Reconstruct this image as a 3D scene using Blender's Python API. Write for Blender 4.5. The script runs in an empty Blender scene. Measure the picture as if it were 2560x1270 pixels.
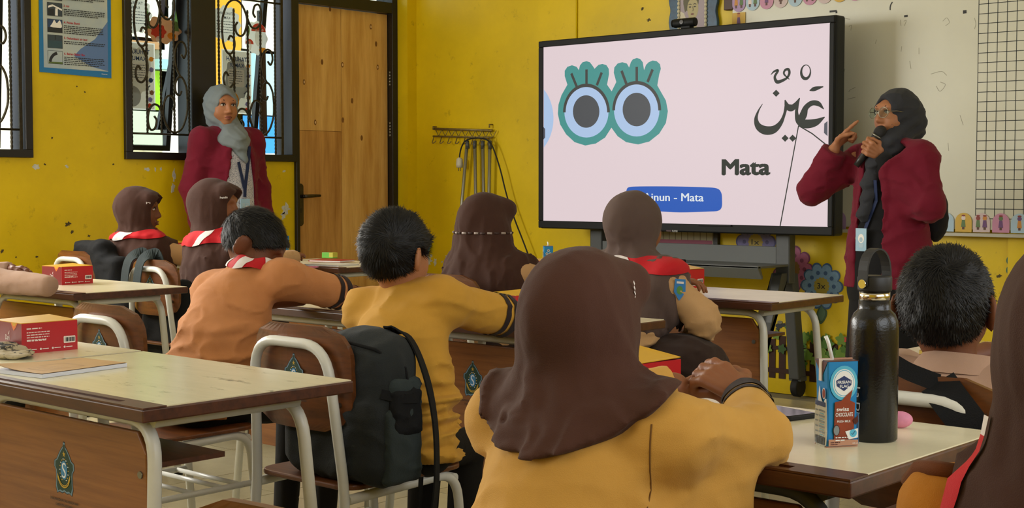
import bpy, math, random
import numpy as np
from mathutils import Vector, Matrix
D = bpy.data
SC = bpy.context.scene
COL = SC.collection
# ------------------------------------------------------------------ camera, world, lights, exposure
CAM_YAW, CAM_PITCH, CAM_H = math.radians(41.7), math.atan(173 / 3500), 1.12
cd = D.cameras.new('camera'); cam = D.objects.new('camera', cd); COL.objects.link(cam)
cam.location = (0, 0, CAM_H)
cam.rotation_euler = (math.pi / 2 - CAM_PITCH, 0, CAM_YAW)
cd.sensor_width = 36; cd.lens = 3500 / 2560 * 36; cd.clip_start = .05
SC.camera = cam
SC.view_settings.view_transform = 'Standard'; SC.view_settings.look = 'None'
SC.view_settings.gamma = 1; SC.view_settings.use_curve_mapping = False
SC.view_settings.exposure = 0.7
try:
    SC.cycles.use_denoising = True; SC.cycles.denoiser = 'OPENIMAGEDENOISE'
    SC.cycles.max_bounces = 8; SC.cycles.diffuse_bounces = 4; SC.cycles.transparent_max_bounces = 12
    SC.cycles.caustics_reflective = False; SC.cycles.caustics_refractive = False
    SC.cycles.sample_clamp_indirect = 4
except Exception:
    pass
w = D.worlds.new('world'); SC.world = w; w.use_nodes = True
nt = w.node_tree; bg = nt.nodes['Background']
bg.inputs['Color'].default_value = (.80, .90, 1.0, 1); bg.inputs['Strength'].default_value = 1.2

def area(name, loc, size, power, aim, col=(1, 1, 1)):
    l = D.lights.new(name, 'AREA'); l.shape = 'RECTANGLE'; l.size, l.size_y = size; l.energy = power; l.color = col
    o = D.objects.new(name, l); COL.objects.link(o); o.location = loc
    o.rotation_euler = Vector(aim).to_track_quat('-Z', 'Y').to_euler()
    return o
sun = D.lights.new('sun', 'SUN'); sun.energy = 2.0; sun.angle = .02; sun.color = (1, .95, .86)
so = D.objects.new('sun', sun); COL.objects.link(so); so.rotation_euler = Vector((-.45, .35, -1)).to_track_quat('-Z', 'Y').to_euler()
# daylight coming in through the windows outside the picture (left wall further back, right wall, back wall)
area('daylight_left_back', (-6.7, 1.0, 1.85), (1.9, 1.15), 66, (1, .25, -.22), (1, .97, .91))
area('daylight_left_middle', (-6.7, 2.9, 1.85), (1.2, 1.15), 36, (1, .15, -.22), (1, .97, .91))
area('daylight_right_front', (.92, 4.3, 1.9), (2.0, 1.15), 9, (-1, 0, -.18), (1, .98, .95))
area('daylight_right_back', (.92, 1.2, 1.9), (2.2, 1.15), 14, (-1, .1, -.18), (1, .98, .95))
area('daylight_back', (-3.6, -1.1, 1.9), (3.2, 1.1), 7, (-.1, 1, -.15), (1, .98, .94))

# ------------------------------------------------------------------ helpers
def lin(h):
    if isinstance(h, tuple): return h + (1,) if len(h) == 3 else h
    h = h.lstrip('#'); c = [int(h[i:i + 2], 16) / 255 for i in (0, 2, 4)]
    return tuple((x / 12.92 if x <= .04045 else ((x + .055) / 1.055) ** 2.4) for x in c) + (1,)
MC = {}
def M(name, col='#888888', rough=.6, metal=0, var=0., vs=6., bump=0., bs=80., spec=.5, emit=0., stretch=(1, 1, 1), coat=0., col2=None, sheen=0., trans=0.):
    if name in MC: return MC[name]
    m = D.materials.new(name); m.use_nodes = True; n = m.node_tree; b = n.nodes['Principled BSDF']; L = n.links.new
    c = lin(col); b.inputs['Base Color'].default_value = c; b.inputs['Roughness'].default_value = rough
    b.inputs['Metallic'].default_value = metal; b.inputs['Specular IOR Level'].default_value = spec
    b.inputs['Coat Weight'].default_value = coat; b.inputs['Coat Roughness'].default_value = .12
    if sheen: b.inputs['Sheen Weight'].default_value = sheen; b.inputs['Sheen Roughness'].default_value = .5
    if trans: b.inputs['Transmission Weight'].default_value = trans
    if emit:
        b.inputs['Emission Color'].default_value = c; b.inputs['Emission Strength'].default_value = emit
        b.inputs['Base Color'].default_value = (.01, .01, .01, 1)
    if var or bump:
        tc = n.nodes.new('ShaderNodeTexCoord'); mp = n.nodes.new('ShaderNodeMapping'); mp.inputs['Scale'].default_value = stretch
        L(tc.outputs['Object'], mp.inputs['Vector'])
    if var or col2:
        nz = n.nodes.new('ShaderNodeTexNoise'); nz.inputs['Scale'].default_value = vs; nz.inputs['Detail'].default_value = 6; nz.inputs['Roughness'].default_value = .62
        L(mp.outputs[0], nz.inputs['Vector'])
        rp = n.nodes.new('ShaderNodeValToRGB'); rp.color_ramp.elements[0].position = .3; rp.color_ramp.elements[1].position = .7
        k = 1 - var; c2 = lin(col2) if col2 else tuple(min(1, x * (1 + var)) for x in c[:3]) + (1,)
        rp.color_ramp.elements[0].color = c if col2 else tuple(x * k for x in c[:3]) + (1,)
        rp.color_ramp.elements[1].color = c2
        L(nz.outputs['Fac'], rp.inputs['Fac']); L(rp.outputs['Color'], b.inputs['Base Color'])
    if bump:
        nb = n.nodes.new('ShaderNodeTexNoise'); nb.inputs['Scale'].default_value = bs; nb.inputs['Detail'].default_value = 4
        L(mp.outputs[0], nb.inputs['Vector'])
        bp = n.nodes.new('ShaderNodeBump'); bp.inputs['Strength'].default_value = min(1, bump); bp.inputs['Distance'].default_value = .004
        L(nb.outputs['Fac'], bp.inputs['Height']); L(bp.outputs['Normal'], b.inputs['Normal'])
    MC[name] = m
    return m

class G:
    """collects faces for ONE mesh"""
    def __init__(s): s.v = []; s.f = []; s.m = []; s.s = []
    def add(s, vs, fs, mi=0, sm=False):
        o = len(s.v); s.v += [tuple(map(float, p)) for p in vs]
        for f in fs: s.f.append([i + o for i in f]); s.m.append(mi); s.s.append(sm)
        return s
    def box(s, a, b, mi=0):
        x0, y0, z0 = a; x1, y1, z1 = b
        vs = [(x0, y0, z0), (x1, y0, z0), (x1, y1, z0), (x0, y1, z0), (x0, y0, z1), (x1, y0, z1), (x1, y1, z1), (x0, y1, z1)]
        return s.add(vs, [(0, 3, 2, 1), (4, 5, 6, 7), (0, 1, 5, 4), (1, 2, 6, 5), (2, 3, 7, 6), (3, 0, 4, 7)], mi)
    def cbox(s, c, d, mi=0, R=None):
        g = G().box([-x / 2 for x in d], [x / 2 for x in d])
        vs = [Vector(p) for p in g.v]
        if R is not None: vs = [R @ p for p in vs]
        return s.add([p + Vector(c) for p in vs], g.f, mi)
    def tube(s, pts, r, n=10, mi=0, cap=True, closed=False):
        P = [Vector(p) for p in pts]; N = len(P); rr = r if hasattr(r, '__len__') else [r] * N
        vs = []; fs = []; up = None
        for i in range(N):
            if closed: t = P[(i + 1) % N] - P[i - 1]
            else: t = P[min(i + 1, N - 1)] - P[max(i - 1, 0)]
            t = t.normalized() if t.length > 1e-9 else Vector((0, 0, 1))
            if up is None: up = Vector((0, 0, 1)) if abs(t.z) < .9 else Vector((1, 0, 0))
            a = up - t * up.dot(t)
            if a.length < 1e-6: a = Vector((1, 0, 0)) - t * t.x
            a.normalize(); up = a; b = t.cross(a)
            for k in range(n):
                q = 2 * math.pi * k / n; vs.append(P[i] + (a * math.cos(q) + b * math.sin(q)) * rr[i])
        for i in range(N if closed else N - 1):
            j = (i + 1) % N
            for k in range(n): fs.append((i * n + k, i * n + (k + 1) % n, j * n + (k + 1) % n, j * n + k))
        s.add(vs, fs, mi, True)
        if cap and not closed:
            o = len(s.v) - len(vs)
            s.f.append([o + k for k in reversed(range(n))]); s.m.append(mi); s.s.append(False)
            s.f.append([o + (N - 1) * n + k for k in range(n)]); s.m.append(mi); s.s.append(False)
        return s
    def lathe(s, prof, n=32, c=(0, 0, 0), mi=0, sm=True):
        vs = []; fs = []
        for r, z in prof:
            for k in range(n):
                q = 2 * math.pi * k / n; vs.append((c[0] + r * math.cos(q), c[1] + r * math.sin(q), c[2] + z))
        for i in range(len(prof) - 1):
            for k in range(n): fs.append((i * n + k, i * n + (k + 1) % n, (i + 1) * n + (k + 1) % n, (i + 1) * n + k))
        return s.add(vs, fs, mi, sm)
    def prism(s, pts, d, mi=0):
        """pts: 3-D outline (planar), d: extrusion vector"""
        n = len(pts); P = [Vector(p) for p in pts]; d = Vector(d)
        nn = Vector((0, 0, 0))
        for i in range(n): nn += P[i].cross(P[(i + 1) % n])
        if nn.dot(d) < 0: P.reverse()
        vs = P + [p + d for p in P]
        return s.add(vs, [list(reversed(range(n))), [n + i for i in range(n)]] + [(i, (i + 1) % n, n + (i + 1) % n, n + i) for i in range(n)], mi)
    def ball(s, c, r, mi=0, n=14, m=9):
        r = r if hasattr(r, '__len__') else (r, r, r)
        vs = [(c[0], c[1], c[2] - r[2])]; fs = []
        for i in range(1, m):
            a = math.pi * i / m - math.pi / 2
            for k in range(n):
                q = 2 * math.pi * k / n; vs.append((c[0] + r[0] * math.cos(a) * math.cos(q), c[1] + r[1] * math.cos(a) * math.sin(q), c[2] + r[2] * math.sin(a)))
        vs.append((c[0], c[1], c[2] + r[2])); T = len(vs) - 1
        for k in range(n):
            fs.append((0, 1 + (k + 1) % n, 1 + k)); fs.append((T, 1 + (m - 2) * n + k, 1 + (m - 2) * n + (k + 1) % n))
            for i in range(m - 2): fs.append((1 + i * n + k, 1 + i * n + (k + 1) % n, 1 + (i + 1) * n + (k + 1) % n, 1 + (i + 1) * n + k))
        return s.add(vs, fs, mi, True)
    def grid(s, fn, nu, nv, mi=0, sm=True, closed_u=False):
        vs = [fn(i / (nu if closed_u else nu - 1), j / (nv - 1)) for j in range(nv) for i in range(nu)]; fs = []
        for j in range(nv - 1):
            for i in range(nu if closed_u else nu - 1):
                i2 = (i + 1) % nu; fs.append((j * nu + i, j * nu + i2, (j + 1) * nu + i2, (j + 1) * nu + i))
        return s.add(vs, fs, mi, sm)
    def mesh(s, name, mats):
        me = D.meshes.new(name); me.from_pydata(s.v, [], s.f)
        for m in (mats if isinstance(mats, (list, tuple)) else [mats]): me.materials.append(m)
        me.polygons.foreach_set('material_index', s.m); me.polygons.foreach_set('use_smooth', s.s); me.update()
        return me
    def build(s, name, mats, parent=None, loc=(0, 0, 0), rot=(0, 0, 0), bev=0, seg=2):
        o = D.objects.new(name, s.mesh(name, mats)); COL.objects.link(o); o.location = loc; o.rotation_euler = rot; o.parent = parent
        if bev:
            b = o.modifiers.new('edge', 'BEVEL'); b.width = bev; b.segments = seg; b.limit_method = 'ANGLE'; b.angle_limit = .7
        return o

def tag(o, label=None, cat=None, group=None, kind=None):
    if label: o['label'] = label
    if cat: o['category'] = cat
    if group: o['group'] = group
    if kind: o['kind'] = kind
    return o
def thing(name, label, cat, loc=(0, 0, 0), rz=0, group=None):
    o = D.objects.new(name, None); COL.objects.link(o); o.location = loc; o.rotation_euler = (0, 0, rz); o.empty_display_size = .05
    return tag(o, label, cat, group)
def dup(root, loc, rz=0, label=None):
    def cp(o, p):
        c = o.copy(); COL.objects.link(c); c.parent = p
        for ch in [x for x in D.objects if x.parent == o]: cp(ch, c)
        return c
    r = cp(root, None); r.location = loc; r.rotation_euler = (0, 0, rz)
    if label: r['label'] = label
    return r
def bend(pts, rad=.04, n=6):
    """polyline with rounded corners"""
    P = [Vector(p) for p in pts]; out = [P[0]]
    for i in range(1, len(P) - 1):
        a = P[i - 1] - P[i]; b = P[i + 1] - P[i]; r = min(rad, a.length * .49, b.length * .49)
        A = P[i] + a.normalized() * r; B = P[i] + b.normalized() * r
        for k in range(n + 1):
            t = k / n; out.append(A * (1 - t) ** 2 + P[i] * 2 * t * (1 - t) + B * t * t)
    return out + [P[-1]]
def rrect(x0, y0, x1, y1, r, n=5):
    o = []
    for cx, cy, a in ((x1 - r, y1 - r, 0), (x0 + r, y1 - r, 90), (x0 + r, y0 + r, 180), (x1 - r, y0 + r, 270)):
        for k in range(n + 1):
            q = math.radians(a + 90 * k / n); o.append((cx + r * math.cos(q), cy + r * math.sin(q)))
    return o
def circ(cx, cy, rx, ry=None, n=28, a0=0, a1=360):
    ry = rx if ry is None else ry; full = abs(a1 - a0) >= 360
    return [(cx + rx * math.cos(math.radians(a0 + (a1 - a0) * k / (n if full else n - 1))), cy + ry * math.sin(math.radians(a0 + (a1 - a0) * k / (n if full else n - 1)))) for k in range(n)]
def catmull(pts, n=6):
    P = [np.array(p, float) for p in pts]; P = [2 * P[0] - P[1]] + P + [2 * P[-1] - P[-2]]; out = []
    for i in range(1, len(P) - 2):
        for k in range(n):
            t = k / n; a, b, c, d = P[i - 1:i + 3]
            out.append(tuple(.5 * (2 * b + (c - a) * t + (2 * a - 5 * b + 4 * c - d) * t * t + (3 * b - a - 3 * c + d) * t ** 3)))
    return out + [tuple(P[-2])]
_TX = {}
def text_mesh(t, bold=0.):
    k = (t, bold)
    if k not in _TX:
        c = D.curves.new('lettering', 'FONT'); c.body = t; c.size = 1; c.offset = bold; c.resolution_u = 3
        o = D.objects.new('lettering', c); COL.objects.link(o); me = o.to_mesh()
        vs = [tuple(v.co[:2]) for v in me.vertices]; fs = [list(p.vertices) for p in me.polygons]
        o.to_mesh_clear(); D.objects.remove(o); D.curves.remove(c); _TX[k] = (vs, fs)
    return _TX[k]
class Art:
    """flat print on a plane: origin o, axes u, v; layers stack by 0.15 mm along u x v"""
    def __init__(s, o, u, v, step=.00015, base=.0003):
        s.o = Vector(o); s.u = Vector(u).normalized(); s.v = Vector(v).normalized(); s.n = s.u.cross(s.v); s.k = 0; s.step = step; s.base = base
        s.g = G(); s.mats = []
    def mi(s, m):
        if m not in s.mats: s.mats.append(m)
        return s.mats.index(m)
    def P(s, x, y): return s.o + s.u * x + s.v * y + s.n * (s.base + s.k * s.step)
    def poly(s, pts, m, keep=False):
        if not keep: s.k += 1
        P = list(pts); ar = sum(P[i][0] * P[(i + 1) % len(P)][1] - P[(i + 1) % len(P)][0] * P[i][1] for i in range(len(P)))
        if ar < 0: P.reverse()
        s.g.add([s.P(*p) for p in P], [list(range(len(P)))], s.mi(m)); return s
    def rect(s, x0, y0, x1, y1, m, keep=False): return s.poly([(x0, y0), (x1, y0), (x1, y1), (x0, y1)], m, keep)
    def stroke(s, pts, w, m, keep=False):
        if not keep: s.k += 1
        n = len(pts); ww = w if hasattr(w, '__len__') else [w] * n; vs = []
        for i in range(n):
            a = np.array(pts[max(i - 1, 0)][:2]); b = np.array(pts[min(i + 1, n - 1)][:2]); t = b - a; t = t / (np.linalg.norm(t) + 1e-12); q = np.array((-t[1], t[0])) * ww[i] / 2
            vs += [s.P(pts[i][0] - q[0], pts[i][1] - q[1]), s.P(pts[i][0] + q[0], pts[i][1] + q[1])]
        s.g.add(vs, [(2 * i, 2 * i + 2, 2 * i + 3, 2 * i + 1) for i in range(n - 1)], s.mi(m)); return s
    def text(s, t, x, y, width, height, m, bold=.01, mirror=False, keep=False):
        """x, y: lower left; scaled to width and cap height"""
        if not keep: s.k += 1
        vs, fs = text_mesh(t, bold)
        if not vs: return s
        xs = [p[0] for p in vs]; x0, x1 = min(xs), max(xs); cap = .73; sx = width / (x1 - x0) if width else height / cap; sy = height / cap
        q = [((x1 - p[0] if mirror else p[0] - x0) * sx + x, p[1] * sy + y) for p in vs]
        s.g.add([s.P(*p) for p in q], [list(reversed(f)) for f in fs] if mirror else fs, s.mi(m)); return s
    def lines(s, x0, x1, y, n, dy, h, m, rnd, mirror=False):
        """rows of unreadable small print: broken dashes"""
        s.k += 1
        for i in range(n):
            x = x0; xe = x1 - (rnd.random() * .35 * (x1 - x0) if i == n - 1 else rnd.random() * .06 * (x1 - x0))
            while x < xe:
                L = h * rnd.uniform(1.5, 5); e = min(x + L, xe); s.rect(x, y - i * dy, e, y - i * dy + h, m, True); x = e + h * .8
        return s
    def build(s, name, parent=None, loc=(0, 0, 0), rot=(0, 0, 0)): return s.g.build(name, s.mats, parent, loc, rot)
def flat(m_name, col, rough=.55, **k): return M(m_name, col, rough, **k)
R = math.radians

# ------------------------------------------------------------------ materials
def wall_mat(name, col, seed):
    m = M(name, col, .42, var=.10, vs=2.2, bump=.12, bs=45, spec=.4)
    n = m.node_tree; L = n.links.new; b = n.nodes['Principled BSDF']
    rp = [x for x in n.nodes if x.type == 'VALTORGB'][0]
    tc = [x for x in n.nodes if x.type == 'TEX_COORD'][0]
    mp = n.nodes.new('ShaderNodeMapping'); mp.inputs['Location'].default_value = (seed, 0, seed); L(tc.outputs['Object'], mp.inputs['Vector'])
    nz = n.nodes.new('ShaderNodeTexNoise'); nz.inputs['Scale'].default_value = 9; nz.inputs['Detail'].default_value = 10; nz.inputs['Roughness'].default_value = .75
    L(mp.outputs[0], nz.inputs['Vector'])
    r2 = n.nodes.new('ShaderNodeValToRGB'); r2.color_ramp.elements[0].position = .60; r2.color_ramp.elements[1].position = .80
    L(nz.outputs['Fac'], r2.inputs['Fac'])
    mx = n.nodes.new('ShaderNodeMix'); mx.data_type = 'RGBA'; L(r2.outputs['Color'], mx.inputs['Factor'])
    L(rp.outputs['Color'], mx.inputs['A']); mx.inputs['B'].default_value = lin('#7d5f0c'); L(mx.outputs['Result'], b.inputs['Base Color'])
    return m
m_yel = wall_mat('yellow_paint', '#dfc00a', 3)
m_white = M('white_paint', '#e9e6dc', .7, var=.03)
m_tile = M('floor_tile', '#cfc6a8', .22, var=.10, vs=5, spec=.5)
m_grout = M('grout', '#8d8670', .8)
m_black = M('black_paint', '#191714', .38, var=.2, vs=12, bump=.1, bs=30)
m_iron = M('wrought_iron', '#3a3322', .42, metal=.55, var=.4, vs=60, bump=.5, bs=160)
m_alu = M('aluminium', '#8b8a80', .35, metal=.9, var=.1)
def glass_mat():
    m = D.materials.new('window_glass'); m.use_nodes = True; n = m.node_tree; L = n.links.new; n.nodes.remove(n.nodes['Principled BSDF'])
    t = n.nodes.new('ShaderNodeBsdfTransparent'); t.inputs[0].default_value = (.90, .95, .92, 1); g = n.nodes.new('ShaderNodeBsdfGlossy'); g.inputs['Roughness'].default_value = .03
    x = n.nodes.new('ShaderNodeMixShader'); x.inputs[0].default_value = .05
    L(t.outputs[0], x.inputs[1]); L(g.outputs[0], x.inputs[2]); L(x.outputs[0], n.nodes['Material Output'].inputs['Surface'])
    return m
m_glass = glass_mat()
def ply_mat(name, c1, c2):
    m = M(name, c1, .5, col2=c2, var=.01, vs=3.2, stretch=(1, 5, .55), bump=.08, bs=90, spec=.35)
    return m
m_ply = ply_mat('plywood_light', '#c08c42', '#e6bb70'); m_ply2 = ply_mat('plywood_dark', '#a06e34', '#d6a35c')
m_wood = M('varnished_wood', '#4b2a12', .38, col2='#80491f', var=.01, vs=3.5, stretch=(1.2, 9, 11), bump=.05, bs=120, coat=.15)
m_panel = M('panel_wood', '#784720', .36, col2='#98602e', var=.01, vs=3.5, stretch=(1.0, 9, 24), bump=.04, bs=150, coat=.2)
m_woodd = M('dark_edge_wood', '#3a1e10', .42, col2='#5c321b', var=.01, vs=5, stretch=(1.5, 9, 9), coat=.1)
m_lam = M('cream_laminate', '#ebe3c4', .24, var=.06, vs=9, spec=.5)
def worn_laminate():
    m = M('worn_laminate', '#e8e1c0', .2, var=.05, vs=5, stretch=(1, 6, 1), spec=.55); n = m.node_tree; L = n.links.new; b = n.nodes['Principled BSDF']
    rp = [x for x in n.nodes if x.type == 'VALTORGB'][0]; tc = [x for x in n.nodes if x.type == 'TEX_COORD'][0]
    mp = n.nodes.new('ShaderNodeMapping'); mp.inputs['Scale'].default_value = (9, 22, 9); L(tc.outputs['Object'], mp.inputs['Vector'])
    nz = n.nodes.new('ShaderNodeTexNoise'); nz.inputs['Scale'].default_value = 1; nz.inputs['Detail'].default_value = 8; nz.inputs['Roughness'].default_value = .7; L(mp.outputs[0], nz.inputs['Vector'])
    r2 = n.nodes.new('ShaderNodeValToRGB'); r2.color_ramp.elements[0].position = .60; r2.color_ramp.elements[1].position = .72; L(nz.outputs['Fac'], r2.inputs['Fac'])
    mx = n.nodes.new('ShaderNodeMix'); mx.data_type = 'RGBA'; L(r2.outputs['Color'], mx.inputs['Factor']); L(rp.outputs['Color'], mx.inputs['A']); mx.inputs['B'].default_value = lin('#8f8f78'); L(mx.outputs['Result'], b.inputs['Base Color'])
    return m
m_lamw = worn_laminate()
m_tube = M('white_enamel', '#d5d6cd', .3, var=.05, vs=20, spec=.5)
def worn_enamel():
    m = M('chipped_enamel', '#d8d8cf', .32, var=.04, vs=20); n = m.node_tree; L = n.links.new; b = n.nodes['Principled BSDF']
    rp = [x for x in n.nodes if x.type == 'VALTORGB'][0]; mp = [x for x in n.nodes if x.type == 'MAPPING'][0]
    nz = n.nodes.new('ShaderNodeTexNoise'); nz.inputs['Scale'].default_value = 26; nz.inputs['Detail'].default_value = 7; nz.inputs['Roughness'].default_value = .7; L(mp.outputs[0], nz.inputs['Vector'])
    r2 = n.nodes.new('ShaderNodeValToRGB'); r2.color_ramp.elements[0].position = .67; r2.color_ramp.elements[1].position = .70; L(nz.outputs['Fac'], r2.inputs['Fac'])
    mx = n.nodes.new('ShaderNodeMix'); mx.data_type = 'RGBA'; L(r2.outputs['Color'], mx.inputs['Factor']); L(rp.outputs['Color'], mx.inputs['A']); mx.inputs['B'].default_value = lin('#3a3a2c'); L(mx.outputs['Result'], b.inputs['Base Color'])
    return m
m_tubew = worn_enamel()
m_rub = M('black_rubber', '#141414', .7)
# ------------------------------------------------------------------ the room
XW, YW = -6.8, 6.55
def struct(o): o['kind'] = 'structure'; return o
fl = struct(G().box((-6.95, -1.2, -.1), (1.0, 6.7, -.004)).build('floor', m_grout)); tag(fl, 'cream ceramic tiled classroom floor with dark joints', 'floor')
tg = G().box((-.197, -.197, -.006), (.197, .197, 0)).mesh('tile', m_tile); tcnt = 0
for i in range(24):
    for j in range(24):
        x, y = -6.6 + i * .4, -1.0 + j * .4
        if y > 6.6 or x > 1: continue
        dpt = -x * math.sin(CAM_YAW) + y * math.cos(CAM_YAW); lat = x * math.cos(CAM_YAW) + y * math.sin(CAM_YAW)
        if dpt > 4.2 and abs(lat) < .3657 * dpt + .5 and tcnt < 290:
            o = D.objects.new('tile', tg); COL.objects.link(o); o.location = (x, y, 0); o.parent = fl; tcnt += 1
tag(struct(G().box((-6.95, -1.2, 3.2), (1.1, 6.7, 3.3)).build('ceiling', m_white)), 'plain white classroom ceiling', 'ceiling')
def wall_with_holes(name, axis, c0, c1, a0, a1, z1, holes, mat):
    """wall slab between c0 and c1 on the axis, running a0..a1; holes = (a, b, z0, z1)"""
    g = G(); cuts = sorted({a0, a1} | {h[0] for h in holes} | {h[1] for h in holes})
    for p, q in zip(cuts, cuts[1:]):
        hs = sorted([h for h in holes if h[0] <= p + 1e-6 and h[1] >= q - 1e-6], key=lambda h: h[2]); z = 0
        for h in hs + [(0, 0, z1, z1)]:
            if h[2] - z > 1e-4: g.box((c0, p, z) if axis == 'x' else (p, c0, z), (c1, q, h[2]) if axis == 'x' else (q, c1, h[2]))
            z = h[3]
    return struct(g.build(name, mat))
W1 = (2.60, 3.83, 1.262, 2.36); W2 = (4.39, 5.607, 1.262, 2.36); DR = (5.607, 6.466, 0, 2.62); W0 = (.0, 2.0, 1.262, 2.5)
wl = wall_with_holes('wall_left', 'x', -6.95, XW, -1.2, 6.55, 3.2, [W0, W1, W2, DR], m_yel); tag(wl, 'yellow painted side wall with peeling spots around the windows and door', 'wall')
wf = wall_with_holes('wall_front', 'y', YW, YW + .15, -6.95, 1.1, 3.2, [], m_yel); tag(wf, 'yellow painted front wall behind the screen and whiteboard', 'wall')
wr = wall_with_holes('wall_right', 'x', 1.0, 1.15, -1.2, 6.55, 3.2, [(.1, 2.4, 1.2, 2.5), (3.2, 5.4, 1.2, 2.5)], m_yel); tag(wr, 'yellow side wall with two wide windows beside the photographer', 'wall')
wb_ = wall_with_holes('wall_back', 'y', -1.35, -1.2, -6.95, 1.1, 3.2, [(-5.3, -1.9, 1.3, 2.5)], m_yel); tag(wb_, 'yellow back wall with a long window', 'wall')
G().box((-6.8, 6.466, 0), (-6.684, 6.55, 3.2)).build('pillar', m_yel, wf); G().box((-2.66, 6.525, 0), (-1.9, 6.55, 3.2)).build('pilaster', m_yel, wf)
rnd = random.Random(7)
m_chip = M('bare_plaster', '#c9cbc2', .8, var=.18, vs=60); m_chipd = M('dark_scuff', '#4d4222', .8, var=.3, vs=40)
def chip(pl, cx, cz, w, h, par, mat=None, th=.0012):
    n = 20; ph = rnd.random() * 6; lb = rnd.choice((2, 2, 4, 5)); pts = []
    for k in range(n):
        a = 2 * math.pi * k / n; r = 1 + .25 * math.sin(lb * a + ph) + .2 * math.sin((lb + 3) * a + 2 * ph) + rnd.uniform(-.2, .2)
        pts.append((cx + w / 2 * r * math.cos(a), cz + h / 2 * r * math.sin(a)))
    if pl == 'L': g = G().prism([(XW, p[0], p[1]) for p in pts], (th, 0, 0))
    else: g = G().prism([(p[0], YW, p[1]) for p in pts], (0, -th, 0))
    g.build('paint_chip', mat or m_chip, par)
for (p, w_, h_) in zip([(3.8558, 1.2149), (4.036, 1.2188), (4.5384, 1.2079), (4.5912, 1.2061), (4.6285, 1.2086), (4.7168, 1.1704), (4.7077, 1.1017), (5.3492, 1.1734), (5.37, 1.12), (5.3876, 1.0518), (5.5296, 0.9694), (5.5103, 0.9278), (5.5194, 1.2037)], [.035, .02, .045, .012, .014, .02, .022, .05, .055, .035, .055, .03, .02], [.035, .016, .016, .02, .02, .07, .05, .07, .06, .05, .07, .04, .015]): chip('L', p[0], p[1], w_, h_, wl)
for (p, s_) in zip([(3.9068, 1.2281), (4.3203, 1.2326), (4.0378, 0.9092), (4.0609, 0.8655), (3.8517, 0.7394), (3.7333, 0.7419), (4.1624, 0.8411), (4.1033, 1.6501), (3.6558, 0.776), (3.9513, 1.3688), (4.1511, 1.6224)], [.012, .012, .03, .02, .014, .01, .016, .008, .02, .012, .01]): chip('L', p[0], p[1], s_, s_ * .8, wl, m_chipd)
for (p, w_, h_) in zip([(-6.5743, 0.617), (-6.5146, 0.6112), (-6.5517, 0.6496), (-6.4148, 0.6542), (-6.3967, 0.6024), (-6.4517, 0.6135)], [.05, .03, .02, .012, .01, .014], [.05, .04, .02, .008, .008, .01]): chip('F', p[0], p[1], w_, h_, wf)
for (p, s_) in zip([(-4.8322, 2.1302), (-4.7865, 2.0627), (-3.1364, 0.7951), (-3.0936, 0.7666), (-3.0066, 0.8248), (-2.71, 0.6836)], [.014, .016, .02, .014, .012, .015]): chip('F', p[0], p[1], s_ * 1.6, s_, wf, m_chipd)
# thin cable line running down the front wall to the screen
G().tube([(-5.314, 6.545, 3.1), (-5.314, 6.545, 1.9)], .006, 6).build('cable_line', m_yel, wf)
# ------------------------------------------------------------------ windows in the left wall
def spiral(c, r0, r1, a0, a1, n=22):
    return [(c[0] + (r0 + (r1 - r0) * k / n) * math.cos(R(a0 + (a1 - a0) * k / n)), c[1] + (r0 + (r1 - r0) * k / n) * math.sin(R(a0 + (a1 - a0) * k / n))) for k in range(n + 1)]
def twisted(g, x, y, z0, z1, r=.0055, pitch=.045):
    n = max(4, int((z1 - z0) / .008)); vs = []; fs = []
    for i in range(n + 1):
        z = z0 + (z1 - z0) * i / n; a = z / pitch * math.pi
        for k in range(4): q = a + k * math.pi / 2; vs.append((x + r * 1.3 * math.cos(q), y + r * 1.3 * math.sin(q), z))
    for i in range(n):
        for k in range(4): fs.append((i * 4 + k, i * 4 + (k + 1) % 4, (i + 1) * 4 + (k + 1) % 4, (i + 1) * 4 + k))
    g.add(vs, fs, 0, True)
def frame_box(g, x0, x1, Y0, Y1, Z0, Z1, t):
    g.box((x0, Y0, Z0), (x1, Y1, Z0 + t)); g.box((x0, Y0, Z1 - t), (x1, Y1, Z1)); g.box((x0, Y0, Z0 + t), (x1, Y0 + t, Z1 - t)); g.box((x0, Y1 - t, Z0 + t), (x1, Y1, Z1 - t))
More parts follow.
